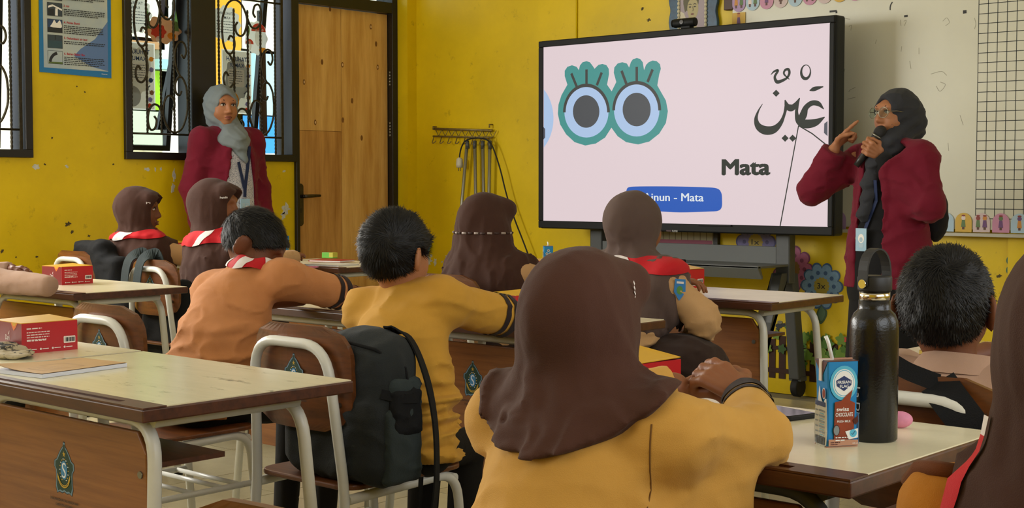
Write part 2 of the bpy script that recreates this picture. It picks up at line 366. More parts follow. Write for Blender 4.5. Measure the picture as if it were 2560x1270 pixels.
def window(name, Y0, Y1, Z0, Z1, lights, label, tilt):
    w_ = struct(D.objects.new(name, None)); COL.objects.link(w_); tag(w_, label, 'window')
    g = G(); frame_box(g, -6.93, -6.775, Y0, Y1, Z0, Z1, .042)
    for (a, b), (c, d) in zip(lights, lights[1:]): g.box((-6.93, b, Z0 + .04), (-6.79, c, Z1 - .04))
    g.build('window_frame', m_black, w_, bev=.003)
    for li, (a, b) in enumerate(lights):
        # grille of twisted bars with scrolls
        gx = -6.80; gr = G(); ww = b - a; zl, zt = 1.408, 2.225
        for k, f in enumerate((.06, .30, .52, .73, .97)):
            twisted(gr, gx, a + ww * f, 1.30 if k in (0, 4) else zl, zt + .1 if k in (0, 4) else zt - .06)
        gr.tube([(gx, a, zt), (gx, b + .03, zt)], .006, 6); gr.tube([(gx, a, zl), (gx, b + .03, zl)], .006, 6)
        gr.box((gx - .004, b + .028, Z0 + .03), (gx + .006, b + .046, Z1 - .03))
        gr.build('grille', m_iron, w_)
        def P(l): return [(gx + .008, a + ww * u, v) for u, v in l]
        for flip in (0, 1):
            # big S scroll, then the same turned half round in the opposite lower corner
            paths = [[(.10, 2.02), (.11, 2.10), (.18, 2.18), (.28, 2.213), (.38, 2.205), (.46, 2.16), (.50, 2.10), (.46, 2.03), (.40, 2.005), (.33, 2.02), (.31, 2.06), (.345, 2.085)],
                     [(.50, 2.12), (.56, 2.07), (.64, 2.06), (.71, 2.09), (.735, 2.15), (.70, 2.20), (.63, 2.195), (.60, 2.15), (.635, 2.125)],
                     [(.10, 2.02), (.12, 1.95), (.18, 1.90), (.25, 1.90), (.295, 1.94), (.285, 1.985), (.23, 2.0), (.195, 1.975)],
                     [(.20, 1.90), (.27, 1.85), (.30, 1.79), (.28, 1.73), (.215, 1.695), (.14, 1.705), (.115, 1.75), (.15, 1.785), (.195, 1.765)]]
            for pth in paths:
                q = [(1.03 - u, zl + zt - v) for u, v in pth] if flip else pth
                if flip: q = [(u, zl + (v - zl) * 1.0) for u, v in q]
                G().tube([Vector(p) for p in P([(x[0], x[1]) for x in catmull(q, 5)])], .0065, 7).build('scroll', m_iron, w_)
        # top-hung sash swung outwards, with its pane
        s = D.objects.new('sash', None)
        sg = G(); hs = Z1 - .05 - (Z0 + .05)
        frame_box(sg, -.018, .018, a + .004, b - .004, -hs, 0, .03)
        so_ = sg.build('sash', m_black, w_, loc=(-6.885, 0, Z1 - .05), rot=(0, tilt[li], 0))
        G().box((-.003, a + .03, -hs + .03), (.003, b - .03, -.03)).build('pane', m_glass, so_)
        D.objects.remove(s)
        yield_sash.append((so_, a, b, hs))
    return w_
yield_sash = []
win2 = window('window_1', W2[0], W2[1], W2[2], W2[3], [(4.418, 4.838), (5.012, 5.470)], 'black framed window with scrolled iron grille behind the teacher in the grey headscarf', (R(8), R(8)))
win1 = window('window_2', W1[0], W1[1], W1[2], W1[3], [(2.64, 3.10), (3.25, 3.735)], 'black framed window cut off by the picture edge beside the energy poster', (R(4), R(4)))
# a side-hung casement standing open: the slanting stile seen through the first light
cs = G(); z0, z1 = 1.31, 2.31
p = [(5.0322, 2.1966), (4.7909, 1.4422)]
cs.prism([(-7.10, p[0][0] - .03, p[0][1]), (-7.10, p[0][0] + .035, p[0][1]), (-7.02, p[1][0] + .03, p[1][1]), (-7.02, p[1][0] - .03, p[1][1])], (-.03, 0, 0))
cs.build('open_stay', m_black, win2)
p = [(5.5984, 2.218), (5.5487, 1.4266)]
G().prism([(-7.10, p[0][0] - .02, p[0][1]), (-7.10, p[0][0] + .02, p[0][1]), (-7.02, p[1][0] + .02, p[1][1]), (-7.02, p[1][0] - .02, p[1][1])], (-.03, 0, 0)).build('open_stay', m_black, win2)
def plain_window(name, axis, c, a0, a1, z0, z1, n, label):
    g = G(); t = .04; w_ = struct(D.objects.new(name, None)); COL.objects.link(w_); tag(w_, label, 'window')
    def bx(p, q, r0, r1): g.box((c - .03, p, r0) if axis == 'x' else (p, c - .03, r0), (c + .03, q, r1) if axis == 'x' else (q, c + .03, r1))
    bx(a0, a1, z0, z0 + t); bx(a0, a1, z1 - t, z1)
    for k in range(n + 1): x = a0 + (a1 - a0 - t) * k / n; bx(x, x + t, z0 + t, z1 - t)
    g.build('window_frame', m_black, w_)
plain_window('window_3', 'x', -6.9, W0[0], W0[1], W0[2], W0[3], 3, 'black framed window further back in the yellow side wall')
plain_window('window_4', 'x', 1.08, .1, 2.4, 1.2, 2.5, 3, 'wide black framed window in the wall beside the photographer')
plain_window('window_5', 'x', 1.08, 3.2, 5.4, 1.2, 2.5, 3, 'wide black framed window near the front of the unseen side wall')
plain_window('window_6', 'y', -1.28, -5.3, -1.9, 1.3, 2.5, 4, 'long black framed window in the back wall')
# ------------------------------------------------------------------ door
dr = struct(D.objects.new('door_1', None)); COL.objects.link(dr); tag(dr, 'plywood covered door in a black frame beside the teacher', 'door')
g = G(); g.box((-6.93, 5.60, 0), (-6.775, 5.626, 2.62)); g.box((-6.93, 6.418, 0), (-6.775, 6.466, 2.62)); g.box((-6.93, 5.626, 2.247), (-6.775, 6.418, 2.318)); g.box((-6.93, 5.626, 2.58), (-6.775, 6.418, 2.62))
g.build('door_frame', m_black, dr, bev=.003)
G().box((-6.86, 5.626, 2.318), (-6.854, 6.418, 2.58)).build('transom_pane', m_glass, dr)
G().box((-6.87, 6.24, 2.318), (-6.83, 6.27, 2.58)).build('transom_bar', m_black, dr)
G().box((-6.86, 5.628, .01), (-6.83, 6.416, 2.244)).build('door_leaf', m_ply2, dr)
G().box((-6.83, 5.629, 1.462), (-6.822, 6.008, 2.243)).build('panel', m_ply, dr, bev=.001)
G().box((-6.83, 5.629, .012), (-6.822, 6.008, 1.459)).build('panel', m_ply2, dr, bev=.001)
G().box((-6.83, 6.011, .012), (-6.822, 6.415, 2.243)).build('panel', m_ply, dr, bev=.001)
m_knot = M('wood_knot', '#7d5222', .6, var=.3, vs=80); m_knotl = M('filler_spot', '#e8c89a', .5)
for (p, l) in zip([(5.85, 1.8959), (5.7019, 1.7619), (5.7906, 1.5132), (6.2686, 2.1521), (6.3273, 1.8929), (6.1827, 1.4248), (6.1011, 1.6627), (5.9192, 2.2364), (6.0207, 1.8892), (6.0213, 1.5362), (6.314, 2.0437)], [0, 1, 1, 1, 1, 0, 0, 0, 1, 0, 0]):
    a = Art((-6.822, p[0], p[1]), (0, 1, 0), (0, 0, 1), base=.0006); a.poly(circ(0, 0, .010, .018, 14), m_knot)
    if l: a.poly(circ(.001, 0, .005, .009, 10), m_knotl)
    a.build('knot', dr)
m_brass = M('aged_metal', '#4e473c', .35, metal=.85, var=.2, vs=30)
h = G(); h.prism([(-6.822, a, b) for a, b in rrect(5.640, .862, 5.686, 1.128, .022)], (.008, 0, 0)); ho = h.build('handle_plate', m_brass, dr, bev=.002)
G().tube([(-6.81, 5.664, 1.048), (-6.77, 5.664, 1.048)], .011, 10).build('handle_stem', m_brass, ho)
G().tube(bend([(-6.772, 5.655, 1.048), (-6.770, 5.70, 1.050), (-6.770, 5.785, 1.052)], .03), [.011] * 8 + [.008], 10).build('handle_lever', m_brass, ho)
G().box((-6.8142, 5.659, .945), (-6.8135, 5.669, .975)).build('keyhole', m_black, ho)
for z in (1.82, 1.485):
    g = G()
    for k in range(5): g.tube([(-6.80, 6.417, z - .045 + k * .02), (-6.80, 6.417, z - .03 + k * .02)], .008, 8)
    g.build('hinge', m_alu, dr)
# ------------------------------------------------------------------ outside, seen through the window
m_pave = M('sunlit_pavement', '#e6e2d8', .8, var=.05)
tag(struct(G().box((-30, -8, -.2), (-6.95, 26, -.06)).build('ground', m_pave)), 'pale sunlit pavement outside the window', 'ground')
bl = thing('school_building', 'painted school block across the yard with orange, lime and blue panels seen through the window', 'building', (-10.6, 7.5, 0))
m_orange = M('orange_paint', '#f0a418', .7, var=.04); m_lime = M('lime_paint', '#9fd21a', .7); m_lb = M('pale_blue_paint', '#a9d3dc', .7); m_blue = M('blue_paint', '#2f8fe0', .7); m_cream = M('cream_paint', '#f0ead2', .7); m_pg = M('pale_green_paint', '#cfe0c4', .7); m_rb = M('roof_brown', '#b98a5c', .8, var=.15)
def ob(nm, m, pts, x0=-10.6, th=.3): (y0, za), (y1, zb) = pts; G().box((x0 - th + 10.6, min(y0, y1) - 7.5, min(za, zb)), (x0 + 10.6, max(y0, y1) - 7.5, max(za, zb))).build(nm, m, bl)
ob('wall', m_cream, [(5.0, 4.2), (12.0, -.1)], -10.9)
ob('green_band', m_lime, [(6.848, 1.7649), (7.3017, 2.1254)])
ob('wall_base', m_pg, [(6.8428, 1.4307), (7.2968, 1.7791)])
ob('eaves', m_rb, [(6.7535, 2.3139), (7.2711, 2.4083)])
ob('upper_wall', m_cream, [(6.7866, 2.3776), (7.3136, 2.963)])
ob('window_strip', m_lb, [(7.1525, 2.1373), (7.3031, 2.2241)], -10.52)
ob('column', m_white, [(7.2376, 1.4077), (7.4183, 2.9598)])
ob('orange_wall', m_orange, [(7.5126, 1.4148), (8.12, 3.052)])
ob('blue_panel', m_lb, [(8.105, 1.7666), (8.6235, 2.3874)])
ob('blue_base', m_blue, [(8.0077, 1.4226), (8.5765, 1.7786)])
ob('upper_panel', m_cream, [(8.112, 2.3588), (8.8275, 3.13)])
# paper sheets fixed to the outside of the panes, seen from behind
m_paper = M('thin_paper', '#d9d6cc', .8, var=.05); m_ink = M('soft_ink', '#6a6f76', .8); m_red = flat('print_red', '#cf4a33'); m_org = flat('print_orange', '#e79a2c'); m_grn = flat('print_green', '#6d8f4e'); m_brn = flat('print_brown', '#9a6a45'); m_navy = flat('print_navy', '#39507a'); m_pur = flat('print_purple', '#9188b8'); m_gry = flat('print_grey', '#a9a9a6'); m_wht = flat('print_white', '#f2f0ea')
def thin(m):
    if 'thin_' + m.name in MC: return MC['thin_' + m.name]
    c = m.copy(); c.name = 'thin_' + m.name; n = c.node_tree; b = n.nodes['Principled BSDF']; x = n.nodes.new('ShaderNodeMixShader'); t = n.nodes.new('ShaderNodeBsdfTranslucent'); x.inputs[0].default_value = .6
    t.inputs[0].default_value = m.node_tree.nodes['Principled BSDF'].inputs['Base Color'].default_value; n.links.new(b.outputs[0], x.inputs[1]); n.links.new(t.outputs[0], x.inputs[2]); n.links.new(x.outputs[0], n.nodes['Material Output'].inputs['Surface']); MC['thin_' + m.name] = c
    return c
def cloud(cx, cy, rx, ry, n=11, k=.07): return [(cx + rx * math.cos(t) * (1 + k * math.cos(n * t)), cy + ry * math.sin(t) * (1 + k * math.cos(n * t))) for t in [2 * math.pi * i / 88 for i in range(88)]]
def sheet(name, Y, z, art, label, cat='paper sheet'):
    t = thing(name, label, cat, (-6.868, Y, z))
    a = Art((0, 0, 0), (0, 1, 0), (0, 0, 1), base=.0); art(a); o = a.build('print', t)
    for i, m in enumerate(list(o.data.materials)): o.data.materials[i] = thin(m)
    return t
def cloud_sheet(a):
    s = a; s.poly(cloud(0, 0, .105, .105), m_paper); r_ = random.Random(3)
    s.text('TAHUKAH', -.05, .055, .10, .018, m_ink, .01, True); s.text('KAMU', -.03, .03, .06, .016, m_ink, .01, True); s.lines(-.07, .07, .012, 5, .016, .004, m_ink, r_)
sheet('paper_cloud', [(4.5182, 2.0808)][0][0], [(4.5182, 2.0808)][0][1], cloud_sheet, 'cloud shaped paper with mirrored writing on the window pane beside the poster')
sheet('paper_cloud', [(5.1437, 2.0781)][0][0], [(5.1437, 2.0781)][0][1], cloud_sheet, 'cloud shaped paper with mirrored writing high above the teacher headscarf')
def space_sheet(sun):
    def f(a):
        r_ = random.Random(5 + sun); a.rect(-.11, -.19, .11, .19, m_wht); a.rect(-.103, -.183, .103, .183, m_paper)
        a.poly(cloud(0, .02 if sun else .03, .085, .13, 13, .05), m_gry if sun else m_paper)
        a.text('TAHUKAH', -.075, .125, .15, .026, m_navy, .02, True); a.text('KAMU?', -.05, .088, .10, .024, m_navy, .02, True)
        a.poly(rrect(-.065, -.03, .055, .075, .012), m_wht); a.lines(-.055, .045, .06, 6, .014, .004, m_ink, r_)
        a.poly(circ(-.045, -.115, .06), m_org if sun else m_gry)
        if sun: a.poly(circ(-.045, -.115, .045), m_red)
        for k, (x, y, c) in enumerate([(.085, .10, m_org), (.085, .04, m_pur), (.08, -.02, m_navy), (.075, -.13, m_pur), (.07, -.165, m_red), (.085, -.09, m_brn)]): a.poly(circ(x, y, .014), c); a.stroke([(x - .02, y - .006), (x + .02, y + .006)], .003, c)
        a.stroke([(.05, -.07), (.075, -.05)], .008, m_ink); a.stroke([(.06, -.06), (.05, -.10)], .003, m_ink); a.stroke([(.06, -.06), (.075, -.10)], .003, m_ink)
    return f
q = [(4.5338, 1.7343), (5.219, 1.7379)]
sheet('paper_space', q[0][0], q[0][1], space_sheet(0), 'paper with a moon, planets and mirrored writing on the window pane by the wall')
sheet('paper_space', q[1][0], q[1][1], space_sheet(1), 'paper with an orange sun and mirrored writing beside the teacher face')
def forest(a):
    a.poly(cloud(0, 0, .12, .075, 9, .08), m_brn); a.poly(cloud(-.03, -.01, .05, .04, 7, .1), m_red); a.poly(circ(.06, -.03, .03, .02), m_org); a.poly(circ(-.03, -.055, .018), m_wht)
    for x in (-.1, .09): a.poly([(x - .02, 0), (x + .02, 0), (x, .12)], m_grn)
def mush(a):
    a.poly(cloud(0, 0, .085, .10, 9, .06), m_paper); a.poly(circ(.02, .04, .055, .05, 24, 0, 180), m_red); a.poly(circ(.02, 0, .03, .05), m_wht)
    for x, y in ((0, .06), (.03, .07), (.05, .05), (.0, .045)): a.poly(circ(x, y, .008), m_wht)
    a.poly(circ(-.05, -.04, .03, .03, 20, 0, 180), m_red); a.poly(circ(-.05, -.05, .015, .03), m_wht); a.poly(circ(.05, -.07, .03, .015), m_org); a.poly(circ(-.06, .04, .012, .03), m_grn)
q = [(4.6998, 2.0062), (5.3663, 2.0124)]
sheet('paper_picture', q[0][0], q[0][1], forest, 'paper cut out of a brown forest scene on the window pane')
sheet('paper_picture', q[1][0], q[1][1], mush, 'paper cut out of red spotted mushrooms on the window pane')
# ------------------------------------------------------------------ energy poster on the left wall
po = thing('wall_poster', 'blue bordered paper poster about energy sources on the yellow wall', 'poster', (XW, 4.1, 1.71))
G().prism([(.002, y - 4.1, z - 1.71) for y, z in [(3.883, 1.715), (4.313, 1.705), (4.318, 2.42), (3.888, 2.42)]], (.004, 0, 0)).build('sheet', M('poster_blue', '#1f78b4', .35), po)
a = Art((.006, 3.885 - 4.1, 1.712 - 1.71), (0, 1, 0), (0, 0, 1))
m_pap2 = M('poster_paper', '#c6cdbf', .4, col2='#9db3c6', var=.01, vs=3); m_txt = flat('print_black', '#23282d'); m_hd = flat('heading_red', '#b3202c')
a.rect(.022, .028, .408, .70, m_pap2); m_sw = flat('poster_swash', '#5f7fb2')
a.poly([(.408, .03), (.408, .30), (.33, .20), (.24, .14), (.20, .10), (.30, .05)], m_sw); a.poly(catmull([(.24, .52), (.30, .46), (.36, .50), (.408, .46), (.408, .66), (.26, .66), (.24, .52)], 5), m_sw)
phm = [flat('photo_slate', '#39464f'), flat('photo_navy', '#2c4468'), flat('photo_teal', '#33505a'), flat('photo_green', '#5d7440')]
heads = ['6. Bahan Bakar Bio', '5. Gelombang air laut', '4. Panas Bumi', '3. Air', '2.']
for i, t in enumerate(heads):
    yb = .05 + i * .083 + (.004 if i > 2 else 0); a.rect(.045, yb, .133, yb + .07, m_txt); a.rect(.047, yb + .002, .131, yb + .068, [m_pap2, phm[2], phm[1], phm[0], phm[0]][i])
    if i == 0: a.poly([(.05, .052), (.131, .052), (.131, .062), (.05, .06)], phm[3]); a.stroke(catmull([(.058, .06), (.065, .08), (.08, .098), (.10, .108)], 4), .016, m_txt)
    if i == 1: a.rect(.047, yb + .04, .131, yb + .068, phm[0]); a.rect(.088, yb + .045, .093, yb + .068, m_txt)
    if i == 2: a.poly(catmull([(.06, yb + .03), (.075, yb + .05), (.085, yb + .066), (.10, yb + .05), (.118, yb + .066), (.129, yb + .03), (.09, yb + .025), (.06, yb + .03)], 4), m_wht); a.rect(.047, yb + .002, .131, yb + .026, m_txt)
    if i == 3: a.poly([(.05, yb + .05), (.075, yb + .06), (.131, yb + .04), (.131, yb + .03), (.08, yb + .05), (.05, yb + .04)], m_wht); a.poly([(.09, yb + .003), (.106, yb + .003), (.106, yb + .04), (.092, yb + .042)], m_wht); a.rect(.05, yb + .003, .085, yb + .036, m_txt)
    wd = {0: .125, 1: .14, 2: .095, 3: .035, 4: .015}[i]; a.text(t, .141, yb + .053, wd, .012, m_hd, .02)
    a.lines(.141, .39, yb + .038, [5, 2, 5, 4, 4][i], .0095, .0042, m_txt, rnd)
a.text('Nuansa', .365, .010, .035, .006, m_wht)
a.build('print', po)

# drawing on the slide, in metres on the screen plane
def ink(pts, ww):
    q = catmull([(p[0], p[1], w_) for p, w_ in zip(pts, ww)], 6); return [(x, y) for x, y, _ in q], [c * .00100 for *_, c in q]

TEAL = [[(-5.1745, 1.5277), (-5.1576, 1.4666), (-5.1132, 1.4088), (-5.0497, 1.3623), (-4.9726, 1.342), (-4.8965, 1.3517), (-4.8309, 1.3836), (-4.7864, 1.4376), (-4.7428, 1.389), (-4.6831, 1.3549), (-4.6016, 1.3409), (-4.5258, 1.3553), (-4.4599, 1.3967), (-4.4166, 1.4525), (-4.404, 1.5159), (-4.4174, 1.5731), (-4.4526, 1.6243), (-4.4747, 1.6573), (-4.462, 1.7171), (-4.4517, 1.745), (-4.4579, 1.7702), (-4.4799, 1.7878), (-4.5063, 1.7929), (-4.5328, 1.7851), (-4.5504, 1.7719), (-4.5636, 1.744), (-4.5728, 1.7875), (-4.5907, 1.8064), (-4.6132, 1.8128), (-4.6401, 1.8072), (-4.6536, 1.7921), (-4.6652, 1.7639), (-4.6807, 1.7865), (-4.7126, 1.7956), (-4.7447, 1.7901), (-4.7676, 1.7696), (-4.7711, 1.7406), (-4.7534, 1.6886), (-4.7855, 1.639), (-4.8181, 1.6771), (-4.8044, 1.735), (-4.8064, 1.7644), (-4.8232, 1.7858), (-4.8513, 1.794), (-4.8794, 1.7905), (-4.9075, 1.77), (-4.9189, 1.7853), (-4.9408, 1.8088), (-4.9646, 1.8161), (-4.9933, 1.8118), (-5.0124, 1.7943), (-5.02, 1.7687), (-5.0365, 1.7882), (-5.0704, 1.7991), (-5.1044, 1.792), (-5.1239, 1.7705), (-5.1238, 1.7405), (-5.1041, 1.6907), (-5.1481, 1.6324), (-5.1697, 1.5804)]]
LASH = [[(-5.0751, 1.7529), (-5.0332, 1.6724)], [(-4.9645, 1.7694), (-4.9642, 1.6803)], [(-4.8557, 1.7465), (-4.8902, 1.6769)], [(-4.717, 1.7486), (-4.6829, 1.6744)], [(-4.6129, 1.7646), (-4.6124, 1.6782)], [(-4.506, 1.7444), (-4.5392, 1.6783)]]
LIGHT = [[(-4.8063, 1.5263), (-4.8081, 1.504), (-4.8137, 1.4823), (-4.823, 1.4618), (-4.8357, 1.4429), (-4.8516, 1.4262), (-4.8702, 1.412), (-4.8913, 1.4007), (-4.9141, 1.3926), (-4.9383, 1.3878), (-4.9632, 1.3866), (-4.9882, 1.3889), (-5.0128, 1.3948), (-5.0362, 1.4042), (-5.0579, 1.4167), (-5.0773, 1.4321), (-5.0939, 1.4501), (-5.1073, 1.4701), (-5.1172, 1.4917), (-5.1232, 1.5143), (-5.1253, 1.5374), (-5.1233, 1.5603), (-5.1174, 1.5825), (-5.1076, 1.6034), (-5.0943, 1.6224), (-5.0777, 1.6392), (-5.0584, 1.6532), (-5.0368, 1.6642), (-5.0135, 1.6718), (-4.989, 1.676), (-4.9641, 1.6766), (-4.9392, 1.6737), (-4.915, 1.6672), (-4.8921, 1.6575), (-4.871, 1.6448), (-4.8523, 1.6293), (-4.8363, 1.6115), (-4.8235, 1.5918), (-4.8141, 1.5707), (-4.8083, 1.5486)], [(-4.459, 1.5236), (-4.4607, 1.5013), (-4.4661, 1.4798), (-4.475, 1.4593), (-4.4873, 1.4406), (-4.5027, 1.4239), (-4.5207, 1.4098), (-4.5411, 1.3985), (-4.5632, 1.3904), (-4.5867, 1.3857), (-4.6109, 1.3845), (-4.6351, 1.3868), (-4.6589, 1.3927), (-4.6816, 1.402), (-4.7027, 1.4144), (-4.7216, 1.4298), (-4.7377, 1.4476), (-4.7508, 1.4676), (-4.7604, 1.4891), (-4.7663, 1.5116), (-4.7684, 1.5345), (-4.7665, 1.5574), (-4.7608, 1.5794), (-4.7513, 1.6002), (-4.7385, 1.6192), (-4.7225, 1.6359), (-4.7037, 1.6498), (-4.6828, 1.6608), (-4.6602, 1.6684), (-4.6365, 1.6726), (-4.6123, 1.6732), (-4.5882, 1.6702), (-4.5647, 1.6638), (-4.5425, 1.6542), (-4.522, 1.6415), (-4.5038, 1.6261), (-4.4883, 1.6084), (-4.4758, 1.5888), (-4.4666, 1.5677), (-4.461, 1.5458)]]
ARCS = [[(-5.1253, 1.5335), (-5.1248, 1.5456), (-5.1233, 1.5576), (-5.1209, 1.5694), (-5.1174, 1.5809), (-5.113, 1.5921), (-5.1076, 1.6029), (-5.1014, 1.6132), (-5.0943, 1.623), (-5.0865, 1.6321), (-5.0778, 1.6406), (-5.0685, 1.6484), (-5.0585, 1.6554), (-5.048, 1.6616), (-5.037, 1.667), (-5.0255, 1.6715), (-5.0137, 1.6751), (-5.0016, 1.6778), (-4.9893, 1.6796), (-4.9768, 1.6804), (-4.9643, 1.6803), (-4.9518, 1.6793), (-4.9394, 1.6773), (-4.9272, 1.6744), (-4.9153, 1.6707), (-4.9036, 1.666), (-4.8924, 1.6605), (-4.8816, 1.6543), (-4.8713, 1.6472), (-4.8616, 1.6395), (-4.8525, 1.631), (-4.8442, 1.622), (-4.8365, 1.6124), (-4.8297, 1.6023), (-4.8236, 1.5918), (-4.8185, 1.5808), (-4.8142, 1.5696), (-4.8108, 1.5581), (-4.8084, 1.5464), (-4.8069, 1.5347), (-4.8063, 1.5229)], [(-4.7702, 1.5324), (-4.7698, 1.5444), (-4.7683, 1.5563), (-4.7659, 1.568), (-4.7626, 1.5795), (-4.7583, 1.5906), (-4.753, 1.6013), (-4.747, 1.6116), (-4.74, 1.6213), (-4.7323, 1.6304), (-4.7239, 1.6388), (-4.7147, 1.6465), (-4.705, 1.6535), (-4.6946, 1.6597), (-4.6838, 1.665), (-4.6726, 1.6695), (-4.661, 1.6731), (-4.6491, 1.6758), (-4.637, 1.6775), (-4.6248, 1.6783), (-4.6125, 1.6782), (-4.6003, 1.6772), (-4.5881, 1.6752), (-4.5762, 1.6723), (-4.5644, 1.6686), (-4.553, 1.6639), (-4.5419, 1.6585), (-4.5313, 1.6522), (-4.5212, 1.6452), (-4.5117, 1.6375), (-4.5028, 1.6291), (-4.4945, 1.6202), (-4.487, 1.6106), (-4.4803, 1.6006), (-4.4744, 1.5901), (-4.4693, 1.5792), (-4.465, 1.5681), (-4.4617, 1.5566), (-4.4593, 1.545), (-4.4578, 1.5333), (-4.4572, 1.5216)]]
PUPIL = [[(-4.8708, 1.53), (-4.8719, 1.5158), (-4.8753, 1.5021), (-4.8809, 1.4891), (-4.8886, 1.4772), (-4.8982, 1.4666), (-4.9095, 1.4576), (-4.9221, 1.4505), (-4.9359, 1.4454), (-4.9504, 1.4425), (-4.9653, 1.4417), (-4.9803, 1.4433), (-4.9949, 1.447), (-5.0089, 1.4529), (-5.0218, 1.4609), (-5.0333, 1.4706), (-5.0432, 1.4819), (-5.0512, 1.4944), (-5.0571, 1.508), (-5.0606, 1.5222), (-5.0619, 1.5367), (-5.0607, 1.551), (-5.0572, 1.565), (-5.0514, 1.5781), (-5.0435, 1.5901), (-5.0337, 1.6007), (-5.0222, 1.6096), (-5.0093, 1.6166), (-4.9954, 1.6215), (-4.9808, 1.6242), (-4.9658, 1.6247), (-4.9509, 1.6229), (-4.9364, 1.619), (-4.9226, 1.6129), (-4.9099, 1.6049), (-4.8986, 1.5952), (-4.889, 1.584), (-4.8812, 1.5715), (-4.8755, 1.5581), (-4.872, 1.5442)], [(-4.5171, 1.5285), (-4.5182, 1.5143), (-4.5215, 1.5005), (-4.5271, 1.4875), (-4.5347, 1.4756), (-4.5442, 1.465), (-4.5554, 1.456), (-4.5681, 1.4489), (-4.5818, 1.4438), (-4.5962, 1.4408), (-4.6111, 1.4401), (-4.6261, 1.4417), (-4.6407, 1.4455), (-4.6547, 1.4514), (-4.6676, 1.4593), (-4.6791, 1.4691), (-4.689, 1.4804), (-4.697, 1.493), (-4.7029, 1.5066), (-4.7065, 1.5208), (-4.7077, 1.5353), (-4.7066, 1.5497), (-4.7031, 1.5637), (-4.6974, 1.5768), (-4.6895, 1.5888), (-4.6797, 1.5994), (-4.6683, 1.6083), (-4.6554, 1.6153), (-4.6416, 1.6202), (-4.627, 1.623), (-4.6121, 1.6234), (-4.5972, 1.6217), (-4.5827, 1.6177), (-4.5689, 1.6116), (-4.5562, 1.6036), (-4.5449, 1.5938), (-4.5353, 1.5825), (-4.5275, 1.5701), (-4.5218, 1.5567), (-4.5183, 1.5427)]]
FPX1 = [(-5.2805, 1.7295), (-5.2806, 1.6718), (-5.2666, 1.6572), (-5.2539, 1.6414), (-5.2426, 1.6247), (-5.2327, 1.6073), (-5.2244, 1.5891), (-5.2177, 1.5703), (-5.2126, 1.5512), (-5.2092, 1.5317), (-5.2074, 1.5121), (-5.2074, 1.4924), (-5.209, 1.4729), (-5.2124, 1.4536), (-5.2174, 1.4347), (-5.2241, 1.4163), (-5.2323, 1.3986), (-5.2421, 1.3817), (-5.2534, 1.3657), (-5.266, 1.3507), (-5.28, 1.3368), (-5.2799, 1.2789)]
INKS = [([(-3.8148, 1.5324), (-3.8395, 1.4963), (-3.8524, 1.4563), (-3.8387, 1.4188), (-3.7995, 1.3975), (-3.7492, 1.3996), (-3.7111, 1.4286), (-3.6887, 1.4711), (-3.6778, 1.5172), (-3.6842, 1.5473)], [3, 10, 22, 36, 44, 40, 26, 16, 18, 5]), ([(-3.6842, 1.5459), (-3.6701, 1.5136), (-3.6436, 1.506), (-3.6212, 1.5249), (-3.6005, 1.5538)], [6, 30, 34, 20, 4]), ([(-3.6005, 1.5538), (-3.6136, 1.5148), (-3.6169, 1.4753), (-3.6029, 1.4386), (-3.5639, 1.423), (-3.5085, 1.4292), (-3.4597, 1.4538)], [5, 16, 20, 36, 44, 36, 5]), ([(-3.6014, 1.432), (-3.5794, 1.4675), (-3.5649, 1.5031), (-3.5318, 1.5248), (-3.4949, 1.5201), (-3.4653, 1.493)], [34, 42, 30, 26, 24, 4]), ([(-3.7675, 1.6775), (-3.7484, 1.6931), (-3.7254, 1.6966), (-3.7443, 1.6663), (-3.7325, 1.6404), (-3.7058, 1.6431), (-3.6755, 1.6562), (-3.6606, 1.6785), (-3.6661, 1.6987), (-3.685, 1.6964), (-3.6909, 1.6768), (-3.6603, 1.6488)], [3, 10, 12, 14, 18, 16, 12, 14, 14, 12, 10, 4]), ([(-3.5451, 1.5875), (-3.5179, 1.5947), (-3.4689, 1.6036)], [4, 22, 5])]
DOTS = [[(-3.7565, 1.5835), (-3.7359, 1.6006), (-3.715, 1.5817), (-3.7355, 1.5646)], [(-3.7019, 1.355), (-3.6815, 1.3725), (-3.6608, 1.3541), (-3.6811, 1.3366)], [(-3.6585, 1.3541), (-3.6383, 1.3715), (-3.6177, 1.3532), (-3.6379, 1.3358)]]
SUK = (-3.567, 1.6815)
RULES = [[(-3.6049, 1.4158), (-3.7048, 0.9114)], [(-3.6049, 1.4158), (-3.5279, 1.374), (-3.4518, 1.3191)]]
MATA = [(-4.052, 1.1722), (-3.7706, 1.1708)]
AIN = [(-4.5626, 1.0326), (-4.1706, 1.0292)]
PILL = [(-4.6777, 1.0913), (-4.6612, 1.1068), (-4.5848, 1.1112), (-4.3716, 1.1114), (-4.1662, 1.1073), (-4.086, 1.1012), (-4.0586, 1.0782), (-4.0533, 1.0406), (-4.0554, 1.003), (-4.0776, 0.9839), (-4.14, 0.9789), (-4.3186, 0.9723), (-4.4764, 0.9768), (-4.6386, 0.9813), (-4.6717, 0.992), (-4.6802, 1.0361)]
TABS = [[(-5.2801, 1.4548), (-5.2671, 1.443), (-5.267, 1.3934), (-5.28, 1.3822)], [(-3.4428, 1.4338), (-3.4608, 1.4213), (-3.4617, 1.3758), (-3.4418, 1.3591)]]
